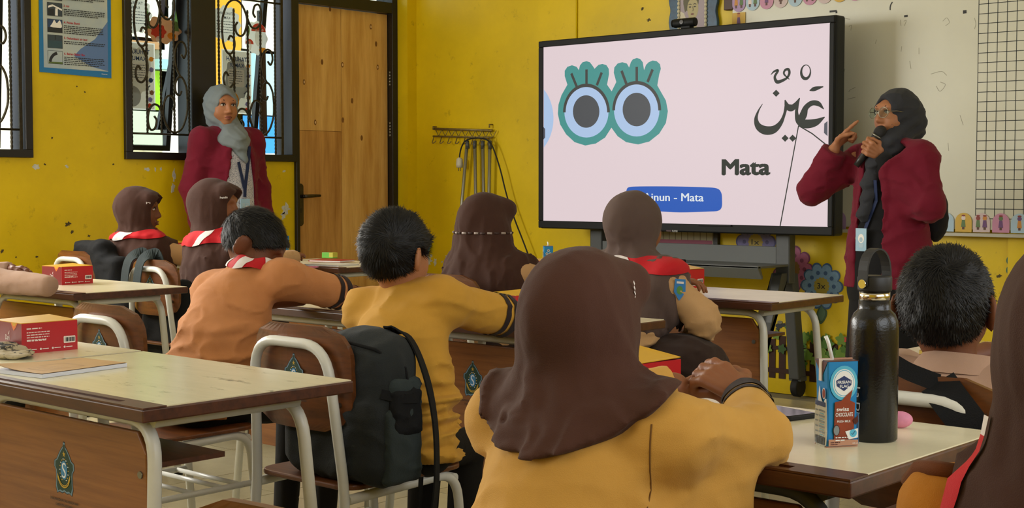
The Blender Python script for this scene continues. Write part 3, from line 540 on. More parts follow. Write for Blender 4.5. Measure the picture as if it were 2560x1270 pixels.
MARKS = [[(-3.5477, 1.9811), (-3.5176, 1.9686), (-3.4952, 1.9635)], [(-3.5021, 1.9272), (-3.4873, 1.9328), (-3.4907, 1.9062)], [(-3.2194, 1.9387), (-3.2155, 1.909)], [(-3.2017, 1.9308), (-3.1877, 1.933), (-3.1978, 1.9077)], [(-3.1193, 1.795), (-3.1188, 1.7626)], [(-2.9978, 1.9151), (-2.9778, 1.9295), (-2.964, 1.9061), (-2.9839, 1.8917)], [(-2.838, 1.9185), (-2.831, 1.8896), (-2.8371, 1.8649)], [(-3.4609, 1.6161), (-3.4904, 1.604), (-3.4978, 1.5942)], [(-3.5218, 1.7133), (-3.5288, 1.6799)], [(-3.2104, 1.8074), (-3.2136, 1.7815)], [(-3.1671, 1.733), (-3.1595, 1.6935)], [(-2.9031, 1.4566), (-2.8856, 1.4083)], [(-3.1418, 1.4449), (-3.1548, 1.38)], [(-2.7667, 1.5653), (-2.7278, 1.5573)], [(-3.5048, 1.5574), (-3.4602, 1.5657)], [(-2.9613, 1.3238), (-2.9573, 1.2852)], [(-3.3469, 1.8494), (-3.3538, 1.83)], [(-3.0552, 1.6619), (-3.0007, 1.6719), (-2.9733, 1.6513)], [(-3.0067, 1.6209), (-2.9794, 1.6067), (-3.006, 1.5758), (-3.0269, 1.6025)]]
BLACKS = [[(-3.1999, 1.9548), (-3.1803, 1.9552)], [(-2.8959, 1.9477), (-2.878, 1.9488)], [(-2.896, 1.9541), (-2.8781, 1.9539)], [(-3.6123, 2.0112), (-3.5722, 2.012)], [(-3.5737, 2.0121), (-3.5728, 1.9999)]]
SQUIG = [(-3.2633, 2.0306), (-3.2717, 2.0182), (-3.275, 2.0054), (-3.2749, 1.9916)]

# ------------------------------------------------------------------ interactive screen on its stand
SY = 6.2
sx0, sx1, sz0, sz1 = -5.322, -3.403, .866, 1.953
m_bez = M('black_bezel', '#101213', .55, var=.1, spec=.25); m_bezg = M('grey_bezel', '#1c1f1e', .55, spec=.3)
m_std = M('grey_powder_coat', '#4a4d4d', .45, var=.06, vs=30)
sc = thing('interactive_screen', 'large black framed interactive screen showing two cartoon eyes', 'screen', ((sx0 + sx1) / 2, SY + .05, 0))
ox, oy = (sx0 + sx1) / 2, SY + .05
def L3(x, y, z): return (x - ox, y - oy, z)
G().box(L3(sx0, SY + .012, sz0), L3(sx1, SY + .10, sz1)).build('housing', m_bezg, sc, bev=.012)
g = G(); f0, f1 = SY - .004, SY + .012
g.box(L3(sx0 + .006, f0, sz0 + .004), L3(sx1 - .006, f1, .912)); g.box(L3(sx0 + .006, f0, 1.914), L3(sx1 - .006, f1, sz1 - .004)); g.box(L3(sx0 + .006, f0, .912), L3(-5.283, f1, 1.914)); g.box(L3(-3.436, f0, .912), L3(sx1 - .006, f1, 1.914))
g.build('bezel', m_bez, sc, bev=.004)
def scr(n, c, e): 
    m = M('screen_' + n, c, .3, emit=e, spec=.06); return m
E0 = .51
s_pink = scr('pink', '#f3dfe3', E0); s_teal = scr('teal', '#4f9e98', E0); s_lb = scr('light_blue', '#b9d3f6', E0); s_dk = scr('dark', '#4b4a46', E0); s_pu = scr('pupil', '#55575a', E0); s_ink = scr('ink', '#2c3129', E0); s_bl = scr('blue', '#2f63c4', E0); s_wh = scr('white', '#eef6fb', E0); s_gr = scr('tab_grey', '#5b5c66', E0)
G().box(L3(-5.283, SY + .004, .912), L3(-3.436, SY + .011, 1.914)).build('display_panel', s_pink, sc)
a = Art(L3(0, SY + .004, 0), (1, 0, 0), (0, 0, 1), step=.0001, base=.0002)

# cartoon eyes: teal silhouette, lashes, rings and pupils

a.poly(FPX1, s_lb)
for pts in TEAL: a.poly(pts, s_teal, True)
a.k += 1
for pts in LASH: a.stroke(catmull(pts, 6) if len(pts) > 2 else pts, .017, s_dk)
for pts in LIGHT: a.poly(pts, s_lb)
for pts in ARCS: a.stroke(pts, .019, s_dk)
for pts in PUPIL: a.poly(pts, s_pu)
for pts, ww in INKS: a.stroke(*ink(pts, ww), s_ink)
for pts in DOTS: a.poly(pts, s_ink)
a.stroke(circ(SUK[0], SUK[1], .026, .034, 30) + circ(SUK[0], SUK[1], .026, .034, 30)[:1], [.010 + .006 * math.sin(k / 30 * 6.28 + 3.6) for k in range(31)], s_ink)
for pts in RULES: a.stroke(pts, .006, s_ink)
a.text('Mata', MATA[0][0], MATA[0][1], MATA[1][0] - MATA[0][0], .082, s_ink, 0)
for k, kz in ((-1, 0), (1, 0), (-1, .004), (1, .004), (0, -.003)): a.text('Mata', MATA[0][0] + k * .006, MATA[0][1] + kz, MATA[1][0] - MATA[0][0], .082, s_ink, 0)
a.poly(catmull(PILL + PILL[:1], 4)[:-1], s_bl)
a.text('Ainun - Mata', AIN[0][0], AIN[0][1], AIN[1][0] - AIN[0][0], .045, s_wh, 0)
a.text('Ainun - Mata', AIN[0][0] + .003, AIN[0][1], AIN[1][0] - AIN[0][0], .045, s_wh, 0)
for pts in TABS: a.poly(pts, s_gr)
a.build('slide_picture', sc)
a = Art(L3(0, SY - .004, 0), (1, 0, 0), (0, 0, 1)); p = [(-4.3647, 0.8705), (-4.3256, 0.8714)]
a.text('PUTIH', p[0][0], p[0][1] - .004, .033, .011, flat('logo_grey', '#b9b9b9'), .02); a.rect(p[0][0] - .04, p[0][1] - .002, p[0][0] - .006, p[0][1] + .006, flat('logo_maroon', '#3d2026')); a.build('maker_mark', sc)
G().box(L3(-4.20, SY - .016, .905), L3(-3.99, SY - .004, .912)).build('pen_tray', m_bez, sc)
st = thing('screen_stand', 'grey steel stand with shelf and castors carrying the interactive screen', 'stand', (ox, SY + .14, 0))
ty = SY + .14
for cx in (-4.98, -3.755):
    g = G(); g.cbox((cx - ox, 0, 1.0), (.085, .06, .78)); co = g.build('column', m_std, st, bev=.008)
    for s in (-1, 1):
        ft = -.33 if s < 0 else .14
        G().prism([(cx - ox - .03, s * .02, .66), (cx - ox - .03, s * .02 + s * .06, .66), (cx - ox - .03, ft + .035, .10), (cx - ox - .03, ft - .045, .10)], (.06, 0, 0)).build('leg', m_std, st, bev=.006)
        G().tube([(cx - ox - .02, ft, .055), (cx - ox + .02, ft, .055)], .052, 18).build('castor', m_rub, st, bev=.006)
        G().box((cx - ox - .035, ft - .03, .09), (cx - ox + .035, ft + .03, .112)).build('castor_fork', m_std, st)
g = G(); g.box((-5.0 - ox, -.32, .70), (-3.72 - ox, -.02, .712)); g.prism([(-5.0 - ox, -.32, .70), (-5.0 - ox, -.32, .712), (-5.0 - ox, -.30, .715), (-5.0 - ox, -.27, .655), (-5.0 - ox, -.28, .645)], (1.28, 0, 0)); g.box((-5.0 - ox, -.02, .70), (-3.72 - ox, -.005, .80))
g.build('shelf', M('shelf_grey', '#5f6362', .5), st, bev=.003)
G().box((-4.9 - ox, -.02, 1.35), (-3.75 - ox, .02, 1.42)).build('crossbar', m_std, st)
pn = [(-4.3305, 0.7456), (-4.1876, 0.7421)]
tag(G().tube([(pn[0][0], 6.06, .7215), (pn[1][0], 6.06, .7215)], .009, 10).build('marker_pen', m_rub), 'black marker pen lying on the grey screen shelf', 'pen')
# webcam on the top edge
wc = thing('webcam', 'black webcam clipped on top of the screen', 'webcam', ([(-4.3206, 1.9706)][0][0], SY + .045, sz1))
g = G(); g.tube([(-.075, 0, .033), (.065, 0, .033)], .024, 18); g.build('barrel', m_bez, wc, bev=.006); G().tube([(-.080, -.005, .033), (-.074, -.005, .033)], .02, 16).build('end_cap', m_rub, wc); G().box((-.02, -.02, 0), (.04, .02, .014)).build('clip', m_bez, wc, bev=.003); G().tube([(-.01, -.022, .035), (-.01, -.027, .035)], .012, 14).build('lens', M('lens_glass', '#0a0a10', .08), wc)
# ------------------------------------------------------------------ framed portrait
pf = thing('picture_frame', 'ornate blue frame with pearl beading round a drawn portrait of a woman', 'picture frame', (-4.466, YW, 1.98))
g = G(); outl = []
for k in range(80):
    t = 2 * math.pi * k / 80; c_, s_ = math.cos(t), math.sin(t); r_ = 1 / max(abs(c_) / .158, abs(s_) / .215); r_ *= 1 + .035 * math.sin(9 * t + .6); outl.append((r_ * c_, -.006, .135 + r_ * s_))
g.prism(outl, (0, -.022, 0)); g.build('moulding', M('frame_blue', '#14324e', .4, col2='#2b5a78', var=.01, vs=20), pf, bev=.004)
g = G()
for k in range(9):
    x = -.09 + .18 * k / 8
    for z in (.0, .262): g.ball((x, -.032, z), (.012, .010, .010))
for k in range(1, 12):
    for x in (-.09, .09): g.ball((x, -.032, .262 * k / 12), (.009, .010, .012))
g.build('pearl_beading', M('pearl', '#cfc9ac', .3), pf); pf.children[-1]['kind'] = 'stuff'
a = Art((0, -.029, .131), (1, 0, 0), (0, 0, 1)); m_lil = flat('portrait_paper', '#a79aa2'); m_fc = flat('portrait_face', '#b3a87c'); m_hr = flat('portrait_hair', '#5f5c42'); m_ln = flat('portrait_line', '#3d372c')
a.rect(-.083, -.123, .083, .123, m_lil); a.poly(circ(-.01, .03, .052, .062), m_hr); a.poly([(-.062, .02), (-.05, -.03), (-.03, -.01), (-.035, .05)], m_hr); a.poly(circ(.002, -.012, .037, .058), m_fc); a.poly([(-.022, -.05), (.022, -.05), (.03, -.123), (-.05, -.123)], m_fc); a.poly([(-.083, -.02), (-.055, -.035), (-.02, -.123), (-.083, -.123)], flat('portrait_cloth', '#cfc8ae'))
for s in (-1, 1): a.stroke([(s * .016 - .010, .010), (s * .016, .014), (s * .016 + .010, .009)], .004, m_ln); a.poly(circ(s * .016, -.003, .008, .004, 12), m_ln)
a.stroke([(.002, -.002), (.006, -.024), (-.002, -.026)], .0025, m_ln); a.poly(circ(.0, -.043, .011, .005, 12), flat('portrait_lips', '#7c4d42')); a.build('portrait', pf)
tag(G().box((-.03, -.04, 0), (.03, -.002, .085)).build('switch_box', M('switch_brown', '#43261a', .5), loc=(-4.225, YW, 2.07), bev=.004), 'small brown box on the wall beside the picture frame', 'switch box')
# ------------------------------------------------------------------ whiteboard with card strips and printed grid
def board_mat():
    return M('whiteboard', '#d0cfbb', .3, var=.05, vs=1.6, spec=.5)
m_bd = board_mat(); bx0, bz0, bz1, BY = -4.20, .905, 2.35, YW - .035
bd = thing('whiteboard', 'long scuffed whiteboard with a printed black grid at its end', 'whiteboard', (bx0, YW, bz0))
def B3(x, y, z): return (x - bx0, y - YW, z - bz0)
G().box(B3(bx0, BY, bz0), B3(.2, YW - .026, bz1)).build('panel', m_bd, bd)
G().box(B3(bx0, BY - .05, .876), B3(-2.99, YW - .026, .892)).build('ledge', M('ledge_white', '#b9b6a6', .5), bd, bev=.002)
G().box(B3(-2.985, BY - .05, .872), B3(.2, YW - .026, .888)).build('ledge', MC['ledge_white'], bd, bev=.002)
m_grid = flat('grid_line', '#2e332c')
a = Art(B3(0, BY, 0), (1, 0, 0), (0, 0, 1)); a.k = 1; cell = .0465
for i in range(22): x = -2.817 + i * cell; a.rect(x - .0018, .958, x + .0018, .958 + 30 * cell, m_grid, True)
for j in range(31): z = .958 + j * cell; a.rect(-2.817, z - .0018, -2.817 + 21 * cell, z + .0018, m_grid, True)
a.build('grid_print', bd)
a = Art(B3(0, BY, 0), (1, 0, 0), (0, 0, 1)); m_sm = M('faint_marker', '#9c9a84', .5); m_mk = flat('marker_black', '#22221e')
for l in MARKS: a.stroke(catmull(l, 4), .003, m_sm, True)
for l in BLACKS: a.stroke(l, .010, m_mk)
a.stroke(catmull(SQUIG, 5), .006, m_mk); a.build('marker_stains', bd)['kind'] = 'stuff'
pal = {'pink': '#c58aa5', 'blue': '#a9c3d2', 'yel': '#cfa83a', 'lil': '#a98bb4', 'pale': '#cdb9b6', 'grey': '#b5b0bb'}
pm = {k: flat('card_' + k, v, .5) for k, v in pal.items()}; figs = [flat('figure_' + str(i), c) for i, c in enumerate(('#8a3d33', '#5f7a4c', '#c98a3c', '#5d4034', '#e2d3cc', '#6d4a78'))]
def card(x, z, w_, h_, col, up, label, sd):
    r_ = random.Random(sd); t = thing('arch_card', label, 'card', (x, BY - .001, z), group='arched picture cards')
    sgn = 1 if up else -1
    o = [(-w_ / 2, 0)] + [(w_ / 2, 0)] + circ(0, sgn * (h_ - w_ / 2), w_ / 2, w_ / 2, 14, 0, 180 * sgn)
    G().prism([(p[0], -.0022, p[1]) for p in o], (0, -.0018, 0)).build('card_sheet', pm[col], t)
    a = Art((0, -.004, 0), (1, 0, 0), (0, 0, 1))
    for s in ((-1, 1) if r_.random() < .6 else (0,)):
        cx = s * w_ * .2; base = .012 if up else -h_ + .02; k = figs[r_.randrange(len(figs))]; k2 = figs[r_.randrange(len(figs))]
        a.poly(circ(cx, base + h_ * .6, w_ * .13, w_ * .13, 12), k); a.poly([(cx - w_ * .14, base + h_ * .12), (cx + w_ * .14, base + h_ * .12), (cx + w_ * .09, base + h_ * .5), (cx - w_ * .09, base + h_ * .5)], k2); a.rect(cx - w_ * .07, base, cx + w_ * .07, base + h_ * .14, figs[3]); a.poly(circ(cx, base + h_ * .73, w_ * .12, w_ * .05, 10), figs[0])
    a.build('picture', t)
cb = ['lil', 'pale', 'pink', 'blue', 'yel', 'pale', 'pink', 'blue']
cl = ['lilac arched card half hidden between the screen and the presenter', 'pale arched card with a green dancer just right of the presenter', 'pink arched card with a golden figure on the whiteboard ledge', 'blue arched card with a green and gold dancer on the ledge', 'yellow arched card with two small figures under the grid', 'pale pink arched card with a couple under the grid', 'bright pink arched card with a pair in white under the grid', 'light blue arched card with a red hatted figure at the picture edge']
for i, x in enumerate([-3.545, -3.135, -3.05, -2.965, -2.875, -2.785, -2.69, -2.6]): card(x, .8925, .083, .092, cb[i], True, cl[i], 20 + i)
ct = ['lil', 'blue', 'pink', 'pale', 'blue', 'pink', 'pale', 'yel', 'pink', 'grey', 'yel', 'lil', 'lil']
cn = ['first', 'second', 'third', 'fourth', 'fifth', 'sixth', 'seventh', 'eighth', 'ninth', 'tenth', 'eleventh', 'twelfth', 'thirteenth']
for i in range(13): card(-4.158 + i * .0865, 2.17, .083, .116, ct[i], False, f'{ {"lil": "lilac", "yel": "yellow"}.get(ct[i], ct[i]) } hanging card, {cn[i]} from the picture frame along the whiteboard top', 50 + i)
card(-4.158, 2.05, .083, .09, 'yel', False, 'yellow card stuck alone below the hanging row at the whiteboard corner', 70)
# ------------------------------------------------------------------ hook rail, poles and cable
m_old = M('tarnished_metal', '#8a7a4a', .45, metal=.5, var=.3, vs=40)
hr = thing('hook_rail', 'tarnished metal hook rail with zigzag bars on the yellow wall', 'hook rail', (-6.24, YW, 1.42))
def H3(x, y, z): return (x + 6.24, y - YW, z - 1.42)
g = G(); g.tube([H3(-6.51, 6.53, 1.487), H3(-5.985, 6.53, 1.462)], .008, 8); g.tube([H3(-6.51, 6.53, 1.438), H3(-5.985, 6.53, 1.418)], .006, 8)
for k in range(9):
    x = -6.49 + k * .06; g.tube([H3(x, 6.53, 1.485 - .045 * (x + 6.5)), H3(x + .03, 6.53, 1.438 - .04 * (x + 6.5)), H3(x + .06, 6.53, 1.483 - .045 * (x + 6.5))], .003, 5)
for x in (-6.50, -6.0): g.tube([H3(x, 6.549, 1.50), H3(x, 6.52, 1.50), H3(x, 6.52, 1.48)], .005, 6)
g.build('rail', m_old, hr)
for k in range(8):
    x = -6.50 + k * .0705; z = 1.436 - .04 * (x + 6.5); G().tube([H3(x, 6.528, z)] + [H3(x + .014 - .014 * math.cos(q), 6.515 - .012 * math.sin(q), z - .03 - .014 * math.sin(q)) for q in [math.pi * j / 8 for j in range(9)]], .0035, 6).build('hook', m_old, hr)
m_pole = M('dull_aluminium', '#9a9b90', .38, metal=.75, var=.08)
tops = [(-6.1743, 1.4005), (-6.1077, 1.3991), (-6.0384, 1.3977), (-5.9766, 1.3964)]; bots = [(-6.2648, 0.6612), (-6.0916, 0.6671), (-6.0221, 0.6694), (-5.9945, 0.6703)]
pl = ['slanting aluminium pole hanging nearest the white plug', 'second thin aluminium pole from the white plug', 'third thin aluminium pole from the white plug', 'aluminium pole hanging furthest from the white plug']
for i in range(4):
    t = thing('flag_pole', pl[i], 'pole', (tops[i][0], 6.5, .35), group='poles on the hook rail'); (x0, z0), (x1, z1) = tops[i], bots[i]; dx = (x1 - x0) / (z1 - z0) * (.35 - z0)
    G().tube([(0, 0, z0 - .36), (dx, 0, 0)], .011, 12).build('tube', m_pole, t); G().tube([(0, 0, z0 - .35), (-dx * .04, 0, z0 - .40)], .0125, 12).build('sleeve', m_std, t); G().tube([(0, 0, z0 - .36), (.004, -.004, z0 - .335), (0, .004, z0 - .325)], .003, 6).build('wire_loop', m_old, t)
cbt = thing('power_cable', 'black power cable with white plug draped over the hook rail', 'cable', (-6.24, YW, .6))
pts = [(-6.2326, 1.2796), (-6.2298, 1.3162), (-6.214, 1.3624), (-6.1818, 1.3982), (-6.1271, 1.4135), (-6.0638, 1.4154), (-6.0011, 1.4055), (-5.9568, 1.374), (-5.9215, 1.3117), (-5.8776, 1.2074), (-5.8254, 1.0521), (-5.7562, 0.898), (-5.6961, 0.7835), (-5.6493, 0.6887), (-5.6196, 0.6002)]
G().tube([(x + 6.24, -.06, z - .6) for x, z in catmull(pts, 5)], .0048, 7).build('cord', m_rub, cbt)
x, z = [(-6.2327, 1.2597)][0]; g = G(); g.lathe([(.008, .035), (.02, .025), (.023, -.01), (.02, -.03), (.0, -.03)], 16, (x + 6.24, -.06, z - .6)); g.build('plug', M('plug_white', '#cdc8b4', .4), cbt)
g = G()
for s in (-1, 1): g.tube([(x + 6.24 + s * .008, -.06, z - .63), (x + 6.24 + s * .008, -.06, z - .652)], .0026, 6)
g.build('plug_pins', m_old, cbt)
# ------------------------------------------------------------------ paper decorations on the front wall
def deco(name, x, z, art, label, cat='decoration', th=.002):
    t = thing(name, label, cat, (x, YW - .0005, z)); a = Art((0, -.0005, 0), (1, 0, 0), (0, 0, 1), step=.0006); art(a); a.build('paper', t); return t
def petals(rx, ry, n=9, k=.16): return [(rx * math.cos(t) * (1 - k + k * abs(math.cos(n * t / 2)) ** .6 * 1.6), ry * math.sin(t) * (1 - k + k * abs(math.cos(n * t / 2)) ** .6 * 1.6)) for t in [2 * math.pi * i / 144 for i in range(144)]]
def flower(c1, c2, c3, s, n, txt, leaf, two):
    d1, d2, d3 = flat('petal_edge_' + c1, c1), M('petal_' + c2, c2, .6, var=.12, vs=40), flat('flower_eye_' + c3, c3); gl, gl2 = flat('leaf_dark', '#46603f'), flat('leaf_mid', '#5e7c63')
    def f(a):
        if leaf: a.poly(catmull([(0, -s * .8), (s * .28, -s * 1.15), (s * .2, -s * 1.5), (-s * .05, -s * 1.75), (-s * .25, -s * 1.4), (-s * .2, -s * 1.1), (0, -s * .8)], 4), gl); a.poly(catmull([(0, -s * .9), (s * .18, -s * 1.15), (s * .12, -s * 1.45), (-s * .03, -s * 1.6), (-s * .16, -s * 1.35), (-s * .12, -s * 1.1), (0, -s * .9)], 4), gl2)
        a.poly(petals(s, s, n), d1); a.poly(petals(s * .92, s * .92, n), d2)
        for k in range(n): t = 2 * math.pi * k / n; a.poly(circ(s * .62 * math.cos(t), s * .62 * math.sin(t), s * .10, s * .10, 10), d1, k > 0)
        a.poly(petals(s * .38, s * .38, 14, .1), d3)
        if txt: a.text(txt, -s * .22, -s * .12, s * .42, s * .26, flat('print_black', '#23282d'), .01)
    return f
p = [(-4.0621, 0.8099), (-3.8335, 0.6733), (-3.6586, 0.59), (-2.587, 0.7364)]
deco('paper_flower', p[0][0], p[0][1], flower('#5d5a86', '#8480b4', '#b9a24a', .115, 8, '1x', True, 0), 'purple paper flower marked 1x on the wall below the screen', 'flower')
deco('paper_flower', p[1][0], p[1][1], flower('#7e3d5c', '#b5678a', '#8c6a35', .115, 9, None, False, 0), 'pink paper flower half hidden by the screen stand', 'flower')
deco('paper_flower', p[2][0], p[2][1], flower('#41618a', '#7ba0c2', '#a8983a', .115, 10, '3x', True, 0), 'blue paper flower marked 3x beside the presenter', 'flower')
deco('paper_flower', p[3][0], p[3][1], flower('#2f6b60', '#6fb0a2', '#a8983a', .085, 9, None, False, 0), 'teal paper flower at the picture edge under the whiteboard', 'flower')
def bee(a):
    k = flat('print_black', '#23282d'); g2 = flat('wing_grey', '#7d7a5e'); a.poly(circ(-.01, 0, .022, .014, 14), k); a.poly(circ(.018, .006, .014, .010, 12), k); a.poly(circ(-.004, .02, .016, .009, 12), g2); a.poly(circ(-.018, -.018, .012, .008, 10), k); a.stroke([(.02, .012), (.032, .02)], .003, k)
p = [(-3.9033, 0.363)]; deco('paper_bee', p[0][0], p[0][1], bee, 'small dark paper bee above the picket fence cut-out')
fn = thing('paper_fence', 'brown picket fence cut-out with green leaves and red flowers on the wall', 'decoration', (-3.8, YW, .06)); m_fw = M('fence_brown', '#3b1f12', .7, var=.2, vs=30)
for k in range(11): x = -.235 + k * .062; G().prism([(x, -.001, .02), (x + .04, -.001, .02), (x + .04, -.001, .25 - .02 * (k % 2)), (x, -.001, .25 - .02 * (k % 2))], (0, -.003, 0)).build('picket', m_fw, fn)
G().box((-.25, -.006, .05), (.45, -.004, .075)).build('rail', m_fw, fn); G().box((-.25, -.006, .175), (.45, -.004, .195)).build('rail', m_fw, fn)
lr = random.Random(12); lm = [M('leaf_a', '#4f7a28', .6), M('leaf_b', '#6f9334', .6), M('leaf_c', '#35581f', .6)]
for k in range(64):
    c = lr.choice((-.19, -.13, -.02, .04, .15, .2, .27, .34, .40)); x, z = c + lr.gauss(0, .03), .20 + lr.gauss(0, .045); s = lr.uniform(.018, .032); q = lr.random() * 6.28
    o = [(x + s * math.cos(q + t) * (1 + .25 * math.cos(5 * t)), -.007 - .00015 * k, z + s * math.sin(q + t) * (1 + .25 * math.cos(5 * t))) for t in [2 * math.pi * i / 20 for i in range(20)]]
    G().prism(o, (0, -.001, 0)).build('leaf', lr.choice(lm), fn)
for x, z in ((-.17, .27), (-.03, .255), (.12, .24), (.02, .21), (.3, .26)): G().prism([(x + .016 * math.cos(t) * (1 + .3 * math.cos(5 * t)), -.0185, z + .016 * math.sin(t) * (1 + .3 * math.cos(5 * t))) for t in [2 * math.pi * i / 20 for i in range(20)]], (0, -.001, 0)).build('blossom', m_red, fn)
# board with a ruled table half hidden behind the screen
cbx = thing('notice_board', 'framed notice board with a ruled paper table behind the screen stand', 'notice board', (-4.50, YW, .645))
g = G(); frame = [(-.32, 0, .32, .03), (-.32, .36, .32, .385), (-.32, .03, -.295, .36), (.18, .03, .21, .36)]
for x0, z0, x1, z1 in [(-.42, 0, .21, .028), (-.42, .40, .21, .425), (-.42, .028, -.395, .40), (.182, .028, .21, .40)]: g.box((x0, -.03, z0), (x1, -.002, z1))
g.build('frame', m_black, cbx); G().box((-.40, -.012, .02), (.19, -.003, .41)).build('backing', M('board_paper', '#b5ad90', .7), cbx)
a = Art((0, -.012, 0), (1, 0, 0), (0, 0, 1)); k = flat('table_rule', '#4d3a2a'); a.rect(-.395, .13, .165, .165, flat('table_pink', '#a2576f'))
for i in range(14): a.rect(-.38 + i * .042, .165, -.377 + i * .042, .39, k, i > 0); a.rect(-.37 + i * .042, .245 - .02 * (i % 2), -.345 + i * .042, .25 - .02 * (i % 2), k, True); a.rect(-.37 + i * .042, .295, -.35 + i * .042, .30, k, True)
for i in range(7): a.poly(circ(-.35 + i * .085, .132, .022, .012, 10, 0, 180), flat('table_white', '#d8d0bd'), i > 0)
a.build('table_print', cbx)
# fly swat and broom handle standing in the corner by the poles
sw = thing('fly_swatter', 'light blue slotted plastic swatter with orange centre and green handle', 'swatter', (-6.53, YW - .01, .55))
p = [(-6.5361, 0.7673), (-6.5293, 0.7177), (-6.5541, 0.672), (-6.6039, 0.6252), (-6.6433, 0.5835), (-6.6719, 0.5976), (-6.6716, 0.6682), (-6.6498, 0.7393)]; 
def Q(l): return [(x + 6.53, -.012, z - .55) for x, z in l]
G().prism(Q(p), (0, -.005, 0)).build('paddle', M('plastic_blue', '#69a8c0', .4), sw, bev=.002)
p = [(-6.5631, 0.7117), (-6.5823, 0.6886), (-6.6216, 0.6497), (-6.6575, 0.6082), (-6.6754, 0.6176), (-6.6645, 0.6583), (-6.6143, 0.6851)]; G().prism([(x, -.0172, z) for x, _, z in Q(p)], (0, -.002, 0)).build('centre_rib', M('plastic_orange', '#c06a3a', .5), sw)
SL = [(-6.6391, 0.717), (-6.6334, 0.7192), (-6.6285, 0.6947), (-6.6343, 0.693)]
for k in range(6):
    p = [(x + k * .0118, z + k * .0052) for x, z in SL]; G().prism([(x, -.0172, z) for x, _, z in Q(p)], (0, -.001, 0)).build('slot', flat('slot_dark', '#2a5568'), sw)
p = [(-6.6362, 0.5838), (-6.5866, 0.5306), (-6.5373, 0.4626)]; G().tube([(x + 6.53, -.015, z - .55) for x, z in p], .008, 8).build('handle', M('plastic_green', '#4f9a26', .4), sw)
sw2 = [(-6.2405, 0.9193), (-6.2701, 0.5307)]; tag(G().tube([(sw2[0][0], 6.53, sw2[0][1]), (sw2[1][0], 6.53, .02)], .012, 10).build('broom_handle', MC['plastic_green']), 'green plastic broom handle leaning behind the girl with the ribbon headscarf', 'broom')

# ------------------------------------------------------------------ school furniture
e_blk, e_blu, e_grn, e_gold, e_sky, e_wht = flat('emblem_black', '#10161a'), flat('emblem_edge', '#6f8fa3'), flat('emblem_green', '#123a2c'), flat('emblem_gold', '#c9a227'), flat('emblem_sky', '#3f86b5'), flat('emblem_white', '#e9eef0')
def emblem_mesh(name, sgn=1):
    """council shield with star, S shaped fish, wreath and ribbon; printed facing -Y, 1 unit high"""
    a = Art((0, 0, 0), (1, 0, 0), (0, 0, 1), step=.0012, base=.001)
    half = [(.035, .50), (.05, .42), (.13, .36), (.22, .27), (.30, .17), (.40, .13), (.41, .02), (.345, -.04), (.33, -.12), (.335, -.25), (.35, -.36), (.30, -.47), (.20, -.435), (.10, -.455), (0, -.425)]
    sh = half + [(-x, y) for x, y in reversed(half[:-1])]
    a.poly(sh, e_blk); a.poly([(x * .955, y * .965) for x, y in sh], e_blu); a.poly([(x * .86, y * .895 + .0) for x, y in sh], e_grn)
    a.poly([(.062 * (1 if k % 2 == 0 else .42) * math.sin(k * math.pi / 5), .27 + .062 * (1 if k % 2 == 0 else .42) * math.cos(k * math.pi / 5)) for k in range(10)], e_gold)
    for k in range(16):
        t = R(-60 + 300 * k / 15); x, y = .165 * math.cos(t), -.02 + .205 * math.sin(t); a.poly(circ(x, y, .022, .012, 8), e_gold if k % 2 else e_wht, k > 0)
    a.poly(circ(0, -.02, .132, .172, 26), e_sky)
    q = catmull([(.07, .06), (.045, .095), (-.01, .10), (-.05, .07), (-.045, .02), (.0, -.02), (.045, -.06), (.05, -.11), (.01, -.145), (-.05, -.14), (-.08, -.115)], 4)
    a.stroke(q, [.02 + .022 * math.sin(math.pi * i / (len(q) - 1)) for i in range(len(q))], e_wht)
    rb = [(.23 * math.cos(R(t)), -.10 + .22 * math.sin(R(t))) for t in range(205, 336, 10)]; a.stroke(rb, .05, e_gold)
    a.stroke([(.225 * math.cos(R(t)), -.098 + .217 * math.sin(R(t))) for t in range(222, 320, 8)], .012, e_grn)
    for s in (-1, 1): a.poly([(s * .17, -.20), (s * .25, -.09), (s * .25, -.17), (s * .21, -.24)], e_gold)
    a.text('DINAS PENDIDIKAN DAN KEBUDAYAAN', -.55, -.60, 1.1, .05, e_blk, .012); a.text('KABUPATEN SIDOARJO', -.33, -.69, .66, .05, e_blk, .012)
    return a.g.mesh(name, a.mats)
EMB = emblem_mesh('emblem')
def put_emblem(parent, loc, h, rz=0, sx=1.):
    o = D.objects.new('emblem', EMB); COL.objects.link(o); o.parent = parent; o.location = loc; o.scale = (h * sx, .12, h); o.rotation_euler = (0, 0, rz); o['label'] = 'dark green council shield with star and lettering'; return o
DW, DD = .735, .49
